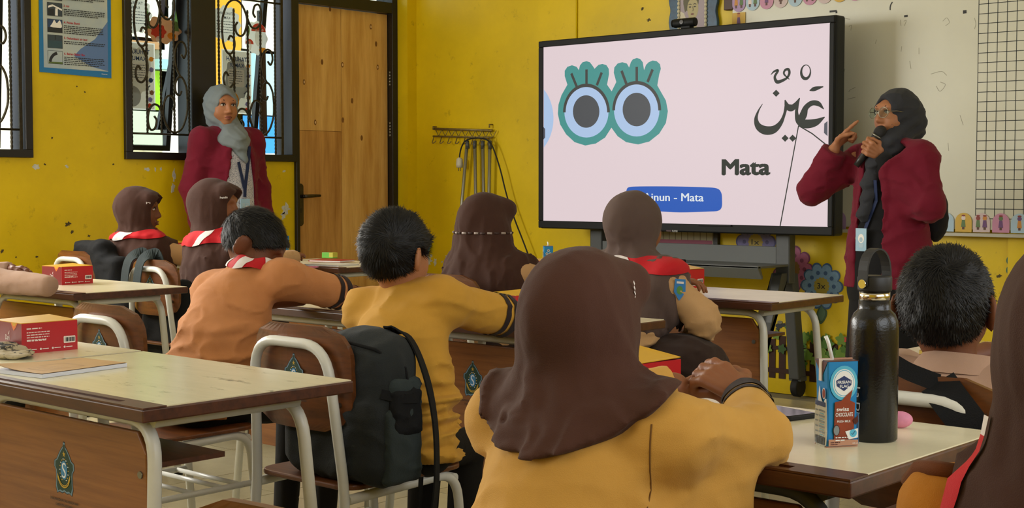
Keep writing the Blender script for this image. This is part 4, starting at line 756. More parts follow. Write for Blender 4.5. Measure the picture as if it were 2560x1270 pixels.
def make_desk(name, label, x, y, h=.73, w=DW, dep=DD, tubem=None, lam=None, emblem=True):
    """x, y: near right corner of the top (largest X, smallest Y)"""
    tubem = tubem or m_tube; lam = lam or m_lam
    t = thing(name, label, 'desk', (x - w / 2, y + dep / 2, 0)); a, b = w / 2, dep / 2
    top = G().box((-a, -b, h - .026), (a, b, h - .002)).build('tabletop', m_woodd, t, bev=.003)
    G().box((-a + .004, -b + .05, h - .004), (a - .004, b - .004, h)).build('laminate', lam, t)
    g = G(); g.box((-a, -b, h - .002), (a, -b + .012, h + .001)); g.box((-a, -b + .03, h - .002), (a, -b + .049, h + .001)); g.box((-a, -b + .012, h - .002), (-a + .06, -b + .03, h + .001)); g.box((a - .10, -b + .012, h - .002), (a, -b + .03, h + .001))
    g.build('pencil_strip', m_woodd, top)
    for s in (-1, 1):
        yb = s * (b - .075); yf = s * (b - .03)
        pts = bend([(-a + .035, yf, .0), (-a + .075, yb, h - .042), (a - .075, yb, h - .042), (a - .035, yf, .0)], .075, 7)
        fr = G().tube(pts, .0130, 12).build('leg_frame', tubem, t)
        for sx in (-1, 1): G().tube([(sx * (a - .035), yf, 0), (sx * (a - .0365), yf, .03)], .0165, 12).build('foot_cap', m_rub, fr)
    for s in (-1, 1): G().tube([(s * (a - .085), -b + .075, h - .042), (s * (a - .085), b - .075, h - .042)], .012, 8).build('side_rail', tubem, t)
    G().box((-a + .09, -b + .085, h - .13), (a - .09, -b + .24, h - .12)).build('book_shelf', m_woodd, t)
    yb = -b + .063; pz0 = .26
    pp = [(px, pz) for px, pz in [(-a + .070, pz0), (a - .070, pz0), (a - .088, h - .10), (a - .115, h - .062), (-a + .115, h - .062), (-a + .088, h - .10)]]
    pn = G().prism([(px, yb, pz) for px, pz in pp], (0, .012, 0)).build('front_panel', m_panel, t, bev=.003)
    for px, pz in ((-a + .105, h - .14), (a - .105, h - .14), (-a + .09, pz0 + .05), (a - .09, pz0 + .05)): G().tube([(px, yb - .003, pz), (px, yb + .001, pz)], .007, 10).build('bolt', m_alu, pn)
    if emblem: put_emblem(pn, (0, yb, h - .165), .108, sx=.85)
    return t
def make_chair(label, x, y, rz=0, tubem=None, emblem=True):
    tubem = tubem or m_tube
    t = thing('school_chair', label, 'chair', (x, y, 0), rz, 'classroom chairs')
    pts = bend([(-.165, -.225, 0), (-.16, -.175, .40), (-.128, -.205, .757), (.128, -.205, .757), (.16, -.175, .40), (.165, -.225, 0)], .08, 7)
    fr = G().tube(pts, .0125, 12).build('back_frame', tubem, t)
    for s in (-1, 1):
        G().tube(bend([(s * .160, -.17, .405), (s * .155, .19, .415), (s * .16, .225, 0)], .07, 7), .012, 12).build('side_frame', tubem, t)
        G().tube([(s * .162, -.19, .27), (s * .158, .20, .27)], .009, 8).build('lower_rail', tubem, t)
        for yy in (-.223, .224): G().tube([(s * (.165 if yy < 0 else .16), yy, 0), (s * (.165 if yy < 0 else .16), yy, .03)], .018, 10).build('foot_cap', m_rub, t)
    for yy in (-.10, .0, .10, .16): G().tube([(-.158, yy, .27), (.158, yy, .27)], .007, 8).build('rack_bar', tubem, t)
    G().tube([(-.155, .185, .40), (.155, .185, .40)], .012, 10).build('cross_rail', tubem, t)
    o = rrect(-.17, -.175, .17, .215, .05)
    G().prism([(p[0], p[1], .424) for p in o], (0, 0, .013)).build('seat', m_wood, t, bev=.004)
    g = G(); yt = .012
    def fy(px, pz): return -.190 - .033 * (pz - .66) + .8 * px * px
    # plate built as rows so that it curves round the sitter's back
    rows = []
    for k in range(13):
        pz = .555 + (.797 - .555) * k / 12; r = .078; dz = max(0, (.555 + r) - pz, pz - (.797 - r)); hw = .172 - r + math.sqrt(max(0, r * r - dz * dz)); rows.append([(-hw + 2 * hw * i / 14, pz) for i in range(15)])
    F = [(px, fy(px, pz), pz) for r_ in rows for px, pz in r_]; B = [(px, fy(px, pz) + yt, pz) for r_ in rows for px, pz in r_]; N = len(F); fs = []
    for k in range(12):
        for i in range(14): q = k * 15 + i; fs.append((q, q + 1, q + 16, q + 15)); fs.append((N + q, N + q + 15, N + q + 16, N + q + 1))
    rim = list(range(15)) + [k * 15 + 14 for k in range(1, 13)] + [12 * 15 + i for i in range(13, -1, -1)] + [k * 15 for k in range(11, 0, -1)]
    for i in range(len(rim)): p_, q_ = rim[i], rim[(i + 1) % len(rim)]; fs.append((q_, p_, N + p_, N + q_))
    g.add(F + B, fs, 0, False); pl_ = g.build('backrest', m_wood, t)
    if emblem: put_emblem(pl_, (0, fy(0, .68) - .0015, .680), .10, sx=.85)
    for s in (-1, 1): G().tube([(s * .139, -.197, .62), (s * .139, fy(.139, .62), .62)], .006, 8).build('bolt', m_alu, pl_)
    return t
desk_A = make_desk('school_desk', 'worn cream topped desk with a notebook on it nearest the left edge', -2.09, 1.38, tubem=m_tubew, lam=m_lamw)
desk_A2 = make_desk('school_desk', 'desk carrying a red snack box and patterned cloth, joined to the notebook desk', -2.835, 1.385, lam=m_lamw)
desk_B = make_desk('school_desk', 'desk with the black bottle and milk carton in front of the girl', -.885, 1.665, w=.70, tubem=m_std)
desk_B2 = make_desk('school_desk', 'lower desk beside the bottle desk at the corner of the picture', -.12, 1.70, h=.69)
desk_c = make_desk('school_desk', 'desk the boy in the orange shirt bends over', -3.10, 2.83)
desk_d = make_desk('school_desk', 'desk with the green shield in front of the boy in the yellow shirt', -2.36, 2.83)
desk_L2 = make_desk('school_desk', 'desk with a single red snack box near the yellow wall, bare arm resting on it', -4.50, 2.69)
desk_L1 = make_desk('school_desk', 'desk of the pupil at the picture edge, against the yellow wall', -5.245, 2.69)
desk_a = make_desk('school_desk', 'desk by the wall of the girl seen from the side', -5.905, 4.30, dep=.46)
desk_b = make_desk('school_desk', 'desk with the red book and green box in front of the plywood door', -4.975, 4.36)
desk_e = make_desk('school_desk', 'desk with a milk carton and red box before the girl with the ribbon headscarf', -3.165, 4.0)
desk_f = make_desk('school_desk', 'empty ended cream desk under the screen stand beside the presenter', -2.42, 4.0)
desk_R = make_desk('school_desk', 'desk with an open book in front of the boy beside the bottle', -.81, 2.83, w=.70)
desk_R3 = make_desk('school_desk', 'far desk half cut by the picture edge below the teal flower', -.955, 4.05)
chair_a = make_chair('chair with a black bag over its back beside the yellow wall', -6.17, 3.87)
chair_b = make_chair('chair with grey straps over its back behind the taller hooded girl', -5.20, 3.67)
chair_c = make_chair('chair with a chipped white frame behind the red snack box desk', -3.35, 2.27, tubem=m_tubew)
chair_d = make_chair('chair with a big grey backpack hung behind the boy in yellow', -2.53, 2.27, tubem=m_tubew)
chair_e = make_chair('chair of the girl with the ribbon headscarf', -3.56, 3.80, emblem=False)
chair_h = make_chair('chair with a black strap across its chipped frame behind the short haired boy', -1.075, 2.42, tubem=m_tubew, emblem=False)
chair_A = make_chair('empty chair just showing its wooden top at the bottom edge', -1.075, .69, math.pi)
chair_l = make_chair('chair of the pupil at the picture edge by the wall', -5.0, 2.22, emblem=False)
def make_stool(label, x, y):
    t = thing('school_stool', label, 'stool', (x, y, 0))
    G().prism([(p[0], p[1], .424) for p in rrect(-.17, -.17, .17, .17, .05)], (0, 0, .013)).build('seat', m_wood, t, bev=.004)
    for s in (-1, 1): G().tube(bend([(s * .16, -.18, 0), (s * .15, -.15, .41), (s * .15, .15, .41), (s * .16, .18, 0)], .06, 6), .012, 10).build('leg_frame', m_tube, t)
make_stool('wooden topped stool under the girl in the foreground', -1.19, 1.33)
make_stool('wooden topped stool of the pupil at the corner of the picture', -.46, 1.27)
make_stool('wooden topped stool under the girl sitting sideways in the dark skirt', -2.78, 3.62)

# ------------------------------------------------------------------ figure modelling: signed distance fields meshed into one smooth surface
def A3(*p): return np.array(p, np.float32)
def rotz(a): c, s = math.cos(a), math.sin(a); return np.array([[c, -s, 0], [s, c, 0], [0, 0, 1]], np.float32)
def rotx(a): c, s = math.cos(a), math.sin(a); return np.array([[1, 0, 0], [0, c, -s], [0, s, c]], np.float32)
def roty(a): c, s = math.cos(a), math.sin(a); return np.array([[c, 0, s], [0, 1, 0], [-s, 0, c]], np.float32)
def seg(a, b, ra, rb=None, s=None):
    a, b = A3(*a), A3(*b); rb = ra if rb is None else rb; s = A3(*(s or (1, 1, 1)))
    a2, b2 = a / s, b / s; ba = b2 - a2; L2 = float(ba @ ba) + 1e-9; ms = float(s.min())
    def f(P):
        Q = P / s - a2; t = np.clip(Q @ ba / L2, 0, 1); q = Q - t[:, None] * ba
        return (np.sqrt((q * q).sum(1)) - (ra + (rb - ra) * t)) * ms
    return f
def chain(pts, rs, k=.01):
    return U([seg(pts[i], pts[i + 1], rs[i], rs[i + 1]) for i in range(len(pts) - 1)], k)
def ell(c, r, Rm=None):
    c, r = A3(*c), A3(*r)
    def f(P):
        q = P - c
        if Rm is not None: q = q @ Rm
        q = q / r; k0 = np.sqrt((q * q).sum(1)); k1 = np.sqrt(((q / r) ** 2).sum(1)) + 1e-9
        return k0 * (k0 - 1) / k1
    return f
def smin(a, b, k):
    h_ = np.clip(.5 + .5 * (b - a) / k, 0, 1); return b + (a - b) * h_ - k * h_ * (1 - h_)
def U(fs, k=.03):
    def f(P):
        d = fs[0](P)
        for g_ in fs[1:]: d = smin(d, g_(P), k)
        return d
    return f
def sub(f1, f2, k=.01): return lambda P: -smin(-f1(P), f2(P), k)
def inter(f1, f2, k=.008): return lambda P: -smin(-f1(P), -f2(P), k)
def off(f1, o): return lambda P: f1(P) - o
def xf(f1, c, Rm): c = A3(*c); return lambda P: f1((P - c) @ Rm)
def vnoise(P, sd=0):
    i = np.floor(P).astype(np.int64); f = (P - i).astype(np.float32); u = f * f * (3 - 2 * f); r_ = 0
    for a in (0, 1):
        for b in (0, 1):
            for c in (0, 1):
                h_ = ((i[:, 0] + a) * 73856093) ^ ((i[:, 1] + b) * 19349663) ^ ((i[:, 2] + c) * 83492791) ^ (sd * 2654435); h_ = (h_ ^ (h_ >> 13)) * 1274126177; h_ = ((h_ ^ (h_ >> 16)) & 0xffff) / 65535.
                r_ = r_ + h_ * (u[:, 0] if a else 1 - u[:, 0]) * (u[:, 1] if b else 1 - u[:, 1]) * (u[:, 2] if c else 1 - u[:, 2])
    return r_
def folds(P, S, sd=0):
    """ridged creases, centred near zero"""
    Q = P * np.array(S, np.float32); w_ = vnoise(P * 9., sd + 5)[:, None] * np.array((1.3, -1.1, 1.7)); n1 = np.clip((vnoise(Q + w_, sd) - .5) * 1.9 + .5, 0, 1); n2 = np.clip((vnoise(Q * 2.1 + 3.3 + w_ * 1.5, sd + 1) - .5) * 1.9 + .5, 0, 1)
    return (1 - np.abs(2 * n1 - 1)) ** 1.6 - .45 + .35 * ((1 - np.abs(2 * n2 - 1)) ** 1.6 - .45)
def wrinkle(P, sc=1., seed=0.):
    x, y, z = P[:, 0] * sc, P[:, 1] * sc, P[:, 2] * sc
    a = np.sin(31 * z + 9 * x + 5 * np.sin(13 * y + 7 * x + seed) + seed); b = np.sin(47 * x - 21 * z + 4 * np.sin(17 * z + 11 * y + 2 * seed)); c = np.sin(23 * y + 37 * z + 3 * np.sin(19 * x + seed))
    return (1 - np.abs(a)) * .5 + (1 - np.abs(b)) * .3 + (1 - np.abs(c)) * .2
def iso(f, lo, hi, vx):
    lo = np.array(lo, np.float32); n = np.maximum(2, np.ceil((np.array(hi) - lo) / vx).astype(int) + 1)
    ax = [lo[i] + vx * np.arange(n[i], dtype=np.float32) for i in range(3)]; V_ = np.empty(n, np.float32); st_ = max(1, int(400000 // (n[1] * n[2])))
    for i in range(0, n[0], st_):
        g_ = np.meshgrid(ax[0][i:i + st_], ax[1], ax[2], indexing='ij'); V_[i:i + st_] = f(np.stack([q.ravel() for q in g_], 1)).reshape(g_[0].shape)
    m = n - 1; S_ = V_ < 0; acc = np.zeros(tuple(m) + (3,), np.float32); cnt = np.zeros(m, np.float32)
    cor = [(i, j, k) for i in (0, 1) for j in (0, 1) for k in (0, 1)]
    sl = lambda c: tuple(slice(c[i], c[i] + m[i]) for i in range(3))
    for p in cor:
        for d in range(3):
            if p[d]: continue
            q = list(p); q[d] = 1; q = tuple(q); a, b = V_[sl(p)], V_[sl(q)]; x = (a < 0) != (b < 0); t = np.where(x, a / np.where(x, a - b, 1), 0)
            for e in range(3): acc[..., e] += np.where(x, p[e] + (t if e == d else 0), 0)
            cnt += x
    act = cnt > 0; idx = -np.ones(m, np.int64); idx[act] = np.arange(act.sum()); ii = np.argwhere(act)
    vs = lo + vx * (ii + acc[act] / cnt[act][:, None]); fs = []
    for d in range(3):
        u, v = (d + 1) % 3, (d + 2) % 3; a = [slice(None)] * 3; b = [slice(None)] * 3; a[d] = slice(0, m[d]); b[d] = slice(1, m[d] + 1)
        s0, s1 = S_[tuple(a)], S_[tuple(b)]; E = np.argwhere(s0 != s1)
        E = E[(E[:, u] > 0) & (E[:, v] > 0) & (E[:, u] < m[u]) & (E[:, v] < m[v])]
        if not len(E): continue
        pos = s0[tuple(E.T)]; q = []
        for du, dv in ((0, 0), (-1, 0), (-1, -1), (0, -1)): w_ = E.copy(); w_[:, u] += du; w_[:, v] += dv; q.append(idx[tuple(w_.T)])
        Q_ = np.stack(q, 1); Q_[~pos] = Q_[~pos][:, ::-1]; fs.append(Q_)
    F_ = np.concatenate(fs) if fs else np.zeros((0, 4), int)
    return vs, F_[(F_ >= 0).all(1)]
def np_mesh(name, parts, mat):
    vs = np.concatenate([p[0] for p in parts]).astype(np.float32); o = np.cumsum([0] + [len(p[0]) for p in parts[:-1]]); fs = np.concatenate([p[1] + k for p, k in zip(parts, o)]).astype(np.int32)
    me = D.meshes.new(name); me.vertices.add(len(vs)); me.vertices.foreach_set('co', vs.ravel()); me.loops.add(len(fs) * 4); me.loops.foreach_set('vertex_index', fs.ravel())
    me.polygons.add(len(fs)); me.polygons.foreach_set('loop_start', np.arange(0, len(fs) * 4, 4, dtype=np.int32)); me.polygons.foreach_set('use_smooth', np.ones(len(fs), bool)); me.materials.append(mat); me.update(calc_edges=True); me.validate()
    return me
def flesh(name, f, boxes, mat, parent, label=None):
    """boxes: (lo, hi, voxel), coarse first; finer boxes replace the coarse surface inside them"""
    parts = []
    for i, (lo, hi, vx) in enumerate(boxes):
        vs, fs = iso(f, lo, hi, vx); c = vs[fs].mean(1) if len(fs) else np.zeros((0, 3)); keep = np.ones(len(fs), bool)
        for lo2, hi2, v2 in boxes[i + 1:]: keep &= ~((c > np.array(lo2) + v2 * 1.5) & (c < np.array(hi2) - v2 * 1.5)).all(1)
        parts.append((vs, fs[keep]))
    o = D.objects.new(name, np_mesh(name, parts, mat)); COL.objects.link(o); o.parent = parent
    if label: o['label'] = label
    return o
def surf(f, p, d, far=.35, out=True):
    """distance along d from p to where the field changes sign"""
    t = np.linspace(0, far, 120, dtype=np.float32); P = np.array(p, np.float32) + t[:, None] * np.array(d, np.float32); v = f(P); i = np.where(v > 0)[0]
    if not len(i): return far
    k = i[0]; return float(t[k]) if k == 0 else float(t[k - 1] + (t[k] - t[k - 1]) * v[k - 1] / (v[k - 1] - v[k]))
def ring(name, f, a, b, t0, t1, mat, parent, o_=.002, n=48):
    a, b = A3(*a), A3(*b); ax = (b - a) / np.linalg.norm(b - a); u = np.cross(ax, A3(0, 0, 1)); u /= np.linalg.norm(u); v = np.cross(ax, u); g = G(); vs = []; m = 4
    for j in range(m):
        p = a + (b - a) * (t0 + (t1 - t0) * j / (m - 1))
        for k in range(n): q = 2 * math.pi * k / n; d = u * math.cos(q) + v * math.sin(q); vs.append(p + d * (surf(f, p, d, .14) + o_))
    g.add(vs, [(j * n + k, j * n + (k + 1) % n, (j + 1) * n + (k + 1) % n, (j + 1) * n + k) for j in range(m - 1) for k in range(n)], 0, True)
    return g.build(name, mat, parent)
def hand(w_, d, n, side, curl=(.5, .5, .5, .5), thumb=.5, s=1., spread=.06):
    """wrist point, pointing direction, palm normal, side (+1: thumb on d x n side)"""
    w_ = A3(*w_); d = A3(*d); d /= np.linalg.norm(d); n = A3(*n); n -= d * (n @ d); n /= np.linalg.norm(n); l = np.cross(d, n) * side; fs = []
    for i in range(4):
        o_ = (.030, .010, -.010, -.028)[i] * s; L_ = (.072, .080, .074, .058)[i] * s; b = w_ + d * (.078, .082, .078, .070)[i] * s + l * o_; fs.append(seg(w_ + l * o_ * .45, b, .013 * s, .0105 * s)); dd = d + l * spread * (1.2, .3, -.5, -1.3)[i]; dd /= np.linalg.norm(dd); p = b; c = curl[i]
        for j, fr in enumerate((.46, .30, .24)):
            a_ = c * (.9, 1.25, .9)[j]; dn = dd * math.cos(a_) + n * math.sin(a_); nn = n * math.cos(a_) - dd * math.sin(a_); q = p + dn * L_ * fr; fs.append(seg(p, q, (.0092, .0084, .0076)[j] * s, (.0084, .0076, .0066)[j] * s)); p, dd, n_ = q, dn, nn; n = nn
        n = NORM(d, l, side)
    th = w_ + d * .022 * s + l * .024 * s; t1 = th + (d * .62 + l * .62 + n * .35 * thumb) * .04 * s; t2 = t1 + (d * .85 + l * (.35 - .5 * thumb) + n * .55 * thumb) * .034 * s; t3 = t2 + (d * .9 + l * (.1 - .5 * thumb) + n * .45 * thumb) * .026 * s
    fs += [seg(w_, th, .015 * s, .014 * s), seg(th, t1, .014 * s, .011 * s), seg(t1, t2, .0105 * s, .0095 * s), seg(t2, t3, .0092 * s, .0075 * s)]
    return U(fs, .006 * s)
def NORM(d, l, side): return np.cross(l * side, d)
def head_field(s=1., child=False, mouth=0., ear=True):
    """head facing +Y about its centre; returns the skin field"""
    fs = [ell((0, -.012, .022), (.076, .096, .090)), ell((0, .018, -.025), (.064, .074, .090)), ell((0, .052, -.096 if not child else -.088), (.030, .028, .024)), ell((.036, .050, -.035), (.030, .030, .034)), ell((-.036, .050, -.035), (.030, .030, .034)), seg((-.036, .080, .028), (.036, .080, .028), .011)]
    f1 = U(fs, .03); nose = U([seg((0, .090, .012), (0, .107, -.030), .0075, .0115), ell((.012, .096, -.036), (.009, .010, .008)), ell((-.012, .096, -.036), (.009, .010, .008))], .012)
    eye = U([ell((.031, .098, .006), (.019, .014, .010)), ell((-.031, .098, .006), (.019, .014, .010))], .004)
    lips = U([ell((0, .089, -.061), (.022, .011, .006)), ell((0, .088, -.072), (.019, .011, .007))], .006)
    ears = U([ell((.088, -.018, -.006), (.009, .025, .036), rotz(R(30))), ell((-.088, -.018, -.006), (.009, .025, .036), rotz(R(-30)))], .005)
    def f(P):
        Q = P / s; d = f1(Q); d = -smin(-d, eye(Q), .010); d = smin(d, nose(Q), .014); d = smin(d, lips(Q), .008)
        if mouth: d = -smin(-d, ell((0, .098, -.068), (.012, .02, mouth))(Q), .004)
        return (smin(d, ears(Q), .008) if ear else d) * s
    return f
def face_details(parent, c, Rm, s, brow, lip, iris='#1c120c', lids=True):
    """eyes, brows and lips as parts; c: head centre, Rm: head rotation"""
    R4 = Matrix(Rm.tolist()).to_4x4(); T = Matrix.Translation(Vector([float(x) for x in c])) @ R4 @ Matrix.Scale(s, 4)
    def put(g, nm, m): o = g.build(nm, m, parent); o.matrix_local = T; return o
    m_scl = M('eye_white', '#cfc4b8', .3); m_ir = M('iris_dark', iris, .2); m_br = M('brow_dark', brow, .8); m_lp = M('lips_' + lip, lip, .5)
    for sx in (-1, 1):
        e = put(G().ball((sx * .031, .0835, .006), (.0145, .0085, .0075)), 'eye', m_scl); put(G().ball((sx * .031, .0885, .0062), (.0062, .0045, .0062)), 'iris', m_ir)
        put(G().tube([(sx * (.031 - .016), .088, .0065), (sx * (.031 - .006), .0935, .0125), (sx * (.031 + .006), .0925, .0130), (sx * (.031 + .017), .085, .0085)], [.0012, .0022, .0024, .0014], 6), 'eyelid_line', m_br)
        put(G().tube([(sx * .014, .0915, .0265), (sx * .028, .093, .0325), (sx * .044, .085, .0320), (sx * .054, .075, .0260)], [.0022, .0034, .0030, .0012], 6), 'eyebrow', m_br)
    put(G().tube([(-.021, .0905, -.0645), (-.010, .0985, -.0605), (0, .1005, -.0615), (.010, .0985, -.0605), (.021, .0905, -.0645)], [.0015, .0042, .0040, .0042, .0015], 8), 'upper_lip', m_lp); put(G().tube([(-.018, .0905, -.0685), (0, .0985, -.0730), (.018, .0905, -.0685)], [.0018, .0055, .0018], 8), 'lower_lip', m_lp)
def cloth(name, c1, var=.06, rough=.85, bs=700, bump=.25, c2=None, sheen=.06, crease=.16):
    m = M(name, c1, rough, var=var, vs=7, bump=bump, bs=bs, spec=.25, sheen=sheen, col2=c2); n = m.node_tree; L = n.links.new
    b1 = [x for x in n.nodes if x.type == 'BUMP'][0]; mp = [x for x in n.nodes if x.type == 'MAPPING'][0]
    if len([x for x in n.nodes if x.type == 'BUMP']) == 1:
        nz = n.nodes.new('ShaderNodeTexNoise'); nz.inputs['Scale'].default_value = 11; nz.inputs['Detail'].default_value = 2; nz.inputs['Distortion'].default_value = .7; L(mp.outputs[0], nz.inputs['Vector'])
        b2 = n.nodes.new('ShaderNodeBump'); b2.inputs['Strength'].default_value = crease; b2.inputs['Distance'].default_value = .02; L(nz.outputs['Fac'], b2.inputs['Height']); L(b2.outputs['Normal'], b1.inputs['Normal'])
    return m
c_yel = cloth('shirt_mustard', '#c69437'); c_org = cloth('shirt_orange_brown', '#c58553'); c_tan = cloth('shirt_tan', '#c39b6c'); c_pink = cloth('shirt_pale_brown', '#ae8d78'); c_gold = cloth('shirt_gold', '#cb9b4a'); c_or2 = cloth('shirt_amber', '#b5751f')
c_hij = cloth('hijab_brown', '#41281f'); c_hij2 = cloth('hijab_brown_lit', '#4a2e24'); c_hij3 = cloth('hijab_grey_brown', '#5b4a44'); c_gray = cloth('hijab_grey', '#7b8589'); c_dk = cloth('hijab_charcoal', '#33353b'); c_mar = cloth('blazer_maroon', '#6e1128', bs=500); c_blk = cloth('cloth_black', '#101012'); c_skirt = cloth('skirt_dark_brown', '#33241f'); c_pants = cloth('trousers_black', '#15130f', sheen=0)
c_red = cloth('scarf_red', '#c01822', rough=.7); c_wht = cloth('scarf_white', '#e4dedb', rough=.7); c_stripe = cloth('stripe_dark', '#2b2022')
sk1 = M('skin_tan', '#8a5636', .5, var=.06, vs=14, bump=.08, bs=200, spec=.35); sk2 = M('skin_brown', '#70422a', .5, var=.06, vs=14, bump=.08, bs=200, spec=.35); sk3 = M('skin_light_tan', '#a8714e', .5, var=.05, vs=14, bump=.08, bs=200, spec=.35)
m_hair = M('hair_black', '#08080a', .5, var=.2, vs=60, spec=.35)
def person(label, loc, rz=0): return thing('person', label, 'person', loc, rz, None)
def hair(parent, hf, c, Rm, s, keep, whorl, n, length, seed, fluff=.35, cap=.009):
    """cap of hair over the head field (local frame) plus strands lying along the flow from the whorl"""
    hf = head_field(s, True, 0., False); ears_ = U([ell((.088 * s, -.010 * s, -.008 * s), (.026 * s, .027 * s, .038 * s)), ell((-.088 * s, -.010 * s, -.008 * s), (.026 * s, .027 * s, .038 * s))], .003)
    fcap = lambda P: np.maximum(np.maximum(hf(P) - cap * s * (1 + .5 * (vnoise(P * 60., seed) - .5)), -keep(P)), -ears_(P)); b = .125 * s
    vs, fs = iso(fcap, (-b, -b, -b), (b, b, b), .0042 * s); r_ = np.random.RandomState(seed)
    tri = vs[fs]; ce = tri.mean(1); e = .002
    grad = lambda Q: np.stack([fcap(Q + A3(*[(e if i == j else 0) for j in range(3)])) - fcap(Q - A3(*[(e if i == j else 0) for j in range(3)])) for i in range(3)], 1)
    nn = grad(ce.astype(np.float32)); nn /= np.linalg.norm(nn, axis=1, keepdims=True) + 1e-9; ok = np.where(hf(ce.astype(np.float32)) > cap * s * .4)[0]
    pick = r_.choice(ok, n); P = ce[pick] + r_.normal(0, .0015, (n, 3)); N = nn[pick]; w_ = np.array(whorl) * s
    rad = P - w_; rad -= N * (rad * N).sum(1, keepdims=True); rad /= np.linalg.norm(rad, axis=1, keepdims=True) + 1e-9; tw = np.cross(N, rad); dist = np.linalg.norm(P - w_, axis=1, keepdims=True); dirn = rad + tw * np.exp(-dist / (.05 * s)) * 1.2 + r_.normal(0, .18, (n, 3)); dirn /= np.linalg.norm(dirn, axis=1, keepdims=True)
    L_ = length * s * r_.uniform(.6, 1.2, (n, 1)); side = np.cross(N, dirn); side /= np.linalg.norm(side, axis=1, keepdims=True) + 1e-9; wd = .0007 * s
    p0 = P; p1 = P + dirn * L_ * .5 + N * fluff * L_ * .35; p2 = P + dirn * L_ + N * fluff * L_ * .35
    sv = np.stack([p0 - side * wd, p0 + side * wd, p1 + side * wd * .8, p1 - side * wd * .8, p2 + side * wd * .15, p2 - side * wd * .15], 1).reshape(-1, 3); k = np.arange(n)[:, None] * 6; sf = np.concatenate([k + np.array([0, 1, 2, 3]), k + np.array([3, 2, 4, 5])])
    o = D.objects.new('hair', np_mesh('hair', [(vs, fs), (sv, sf)], m_hair)); COL.objects.link(o); o.parent = parent; o['kind'] = 'stuff'
    o.matrix_local = Matrix.Translation(Vector([float(x) for x in c])) @ Matrix(Rm.tolist()).to_4x4(); return o
def scarf(parent, c, rx, ry, hgt, slope, tilt, whites, flare=.012, knot=None, thick=.004, n=72, field=None):
    """neckerchief band round the neck; whites: (angle from, to, skew) bands in degrees, 0 = +X, 90 = front"""
    gr, gw = G(), G()
    def P(q, v, o_=0):
        r_ = 1 + (flare * (1 - v) - 0) / rx; wv = .004 * math.sin(5 * q + 3 * v); z = c[2] + slope * math.sin(q) + tilt * math.cos(q) + hgt * v + wv
        if field is not None:
            d_ = (math.cos(q), math.sin(q), 0); rr = surf(field, (c[0], c[1], z), d_, .3); rr = min(rr, .2) + .004 + .007 * math.sin(math.pi * v) + o_ + flare * (1 - v); return (c[0] + rr * d_[0], c[1] + rr * d_[1], z)
        bulge = (.006 * math.sin(math.pi * v) + o_) ; return (c[0] + (rx * r_ + bulge) * math.cos(q), c[1] + (ry * r_ + bulge) * math.sin(q), z)
    gr.grid(lambda u, v: P(2 * math.pi * u, v), n, 7, 0, True, True); gr.grid(lambda u, v: P(-2 * math.pi * u, v, -thick), n, 7, 0, True, True)
    gr.build('neckerchief', c_red, parent)
    for a0, a1, sk in whites:
        gw = G(); gw.grid(lambda u, v: P(R(a0 + (a1 - a0) * u + sk * v), v, .0022), 12, 7); gw.build('neckerchief_stripe', c_wht, parent)
def kid_arm(sh, el, wr, rs=(.052, .045, .034)): return chain([sh, el, wr], rs, .012)
def wrinkled(f, amp, sc=1., seed=0., mask=None, S=(11, 11, 24)):
    def g_(P):
        d = f(P); near = np.abs(d) < .04
        if near.any():
            wv = folds(P[near], [v * sc for v in S], int(seed * 3))
            if mask is not None: wv = wv * mask(P[near])
            d = d.copy(); d[near] -= amp * wv
        return d
    return g_

LARM = [(-4.8011, 2.4565, 0.785), (-4.3794, 2.5086, 0.775), (-5.0316, 2.7415, 0.79)]

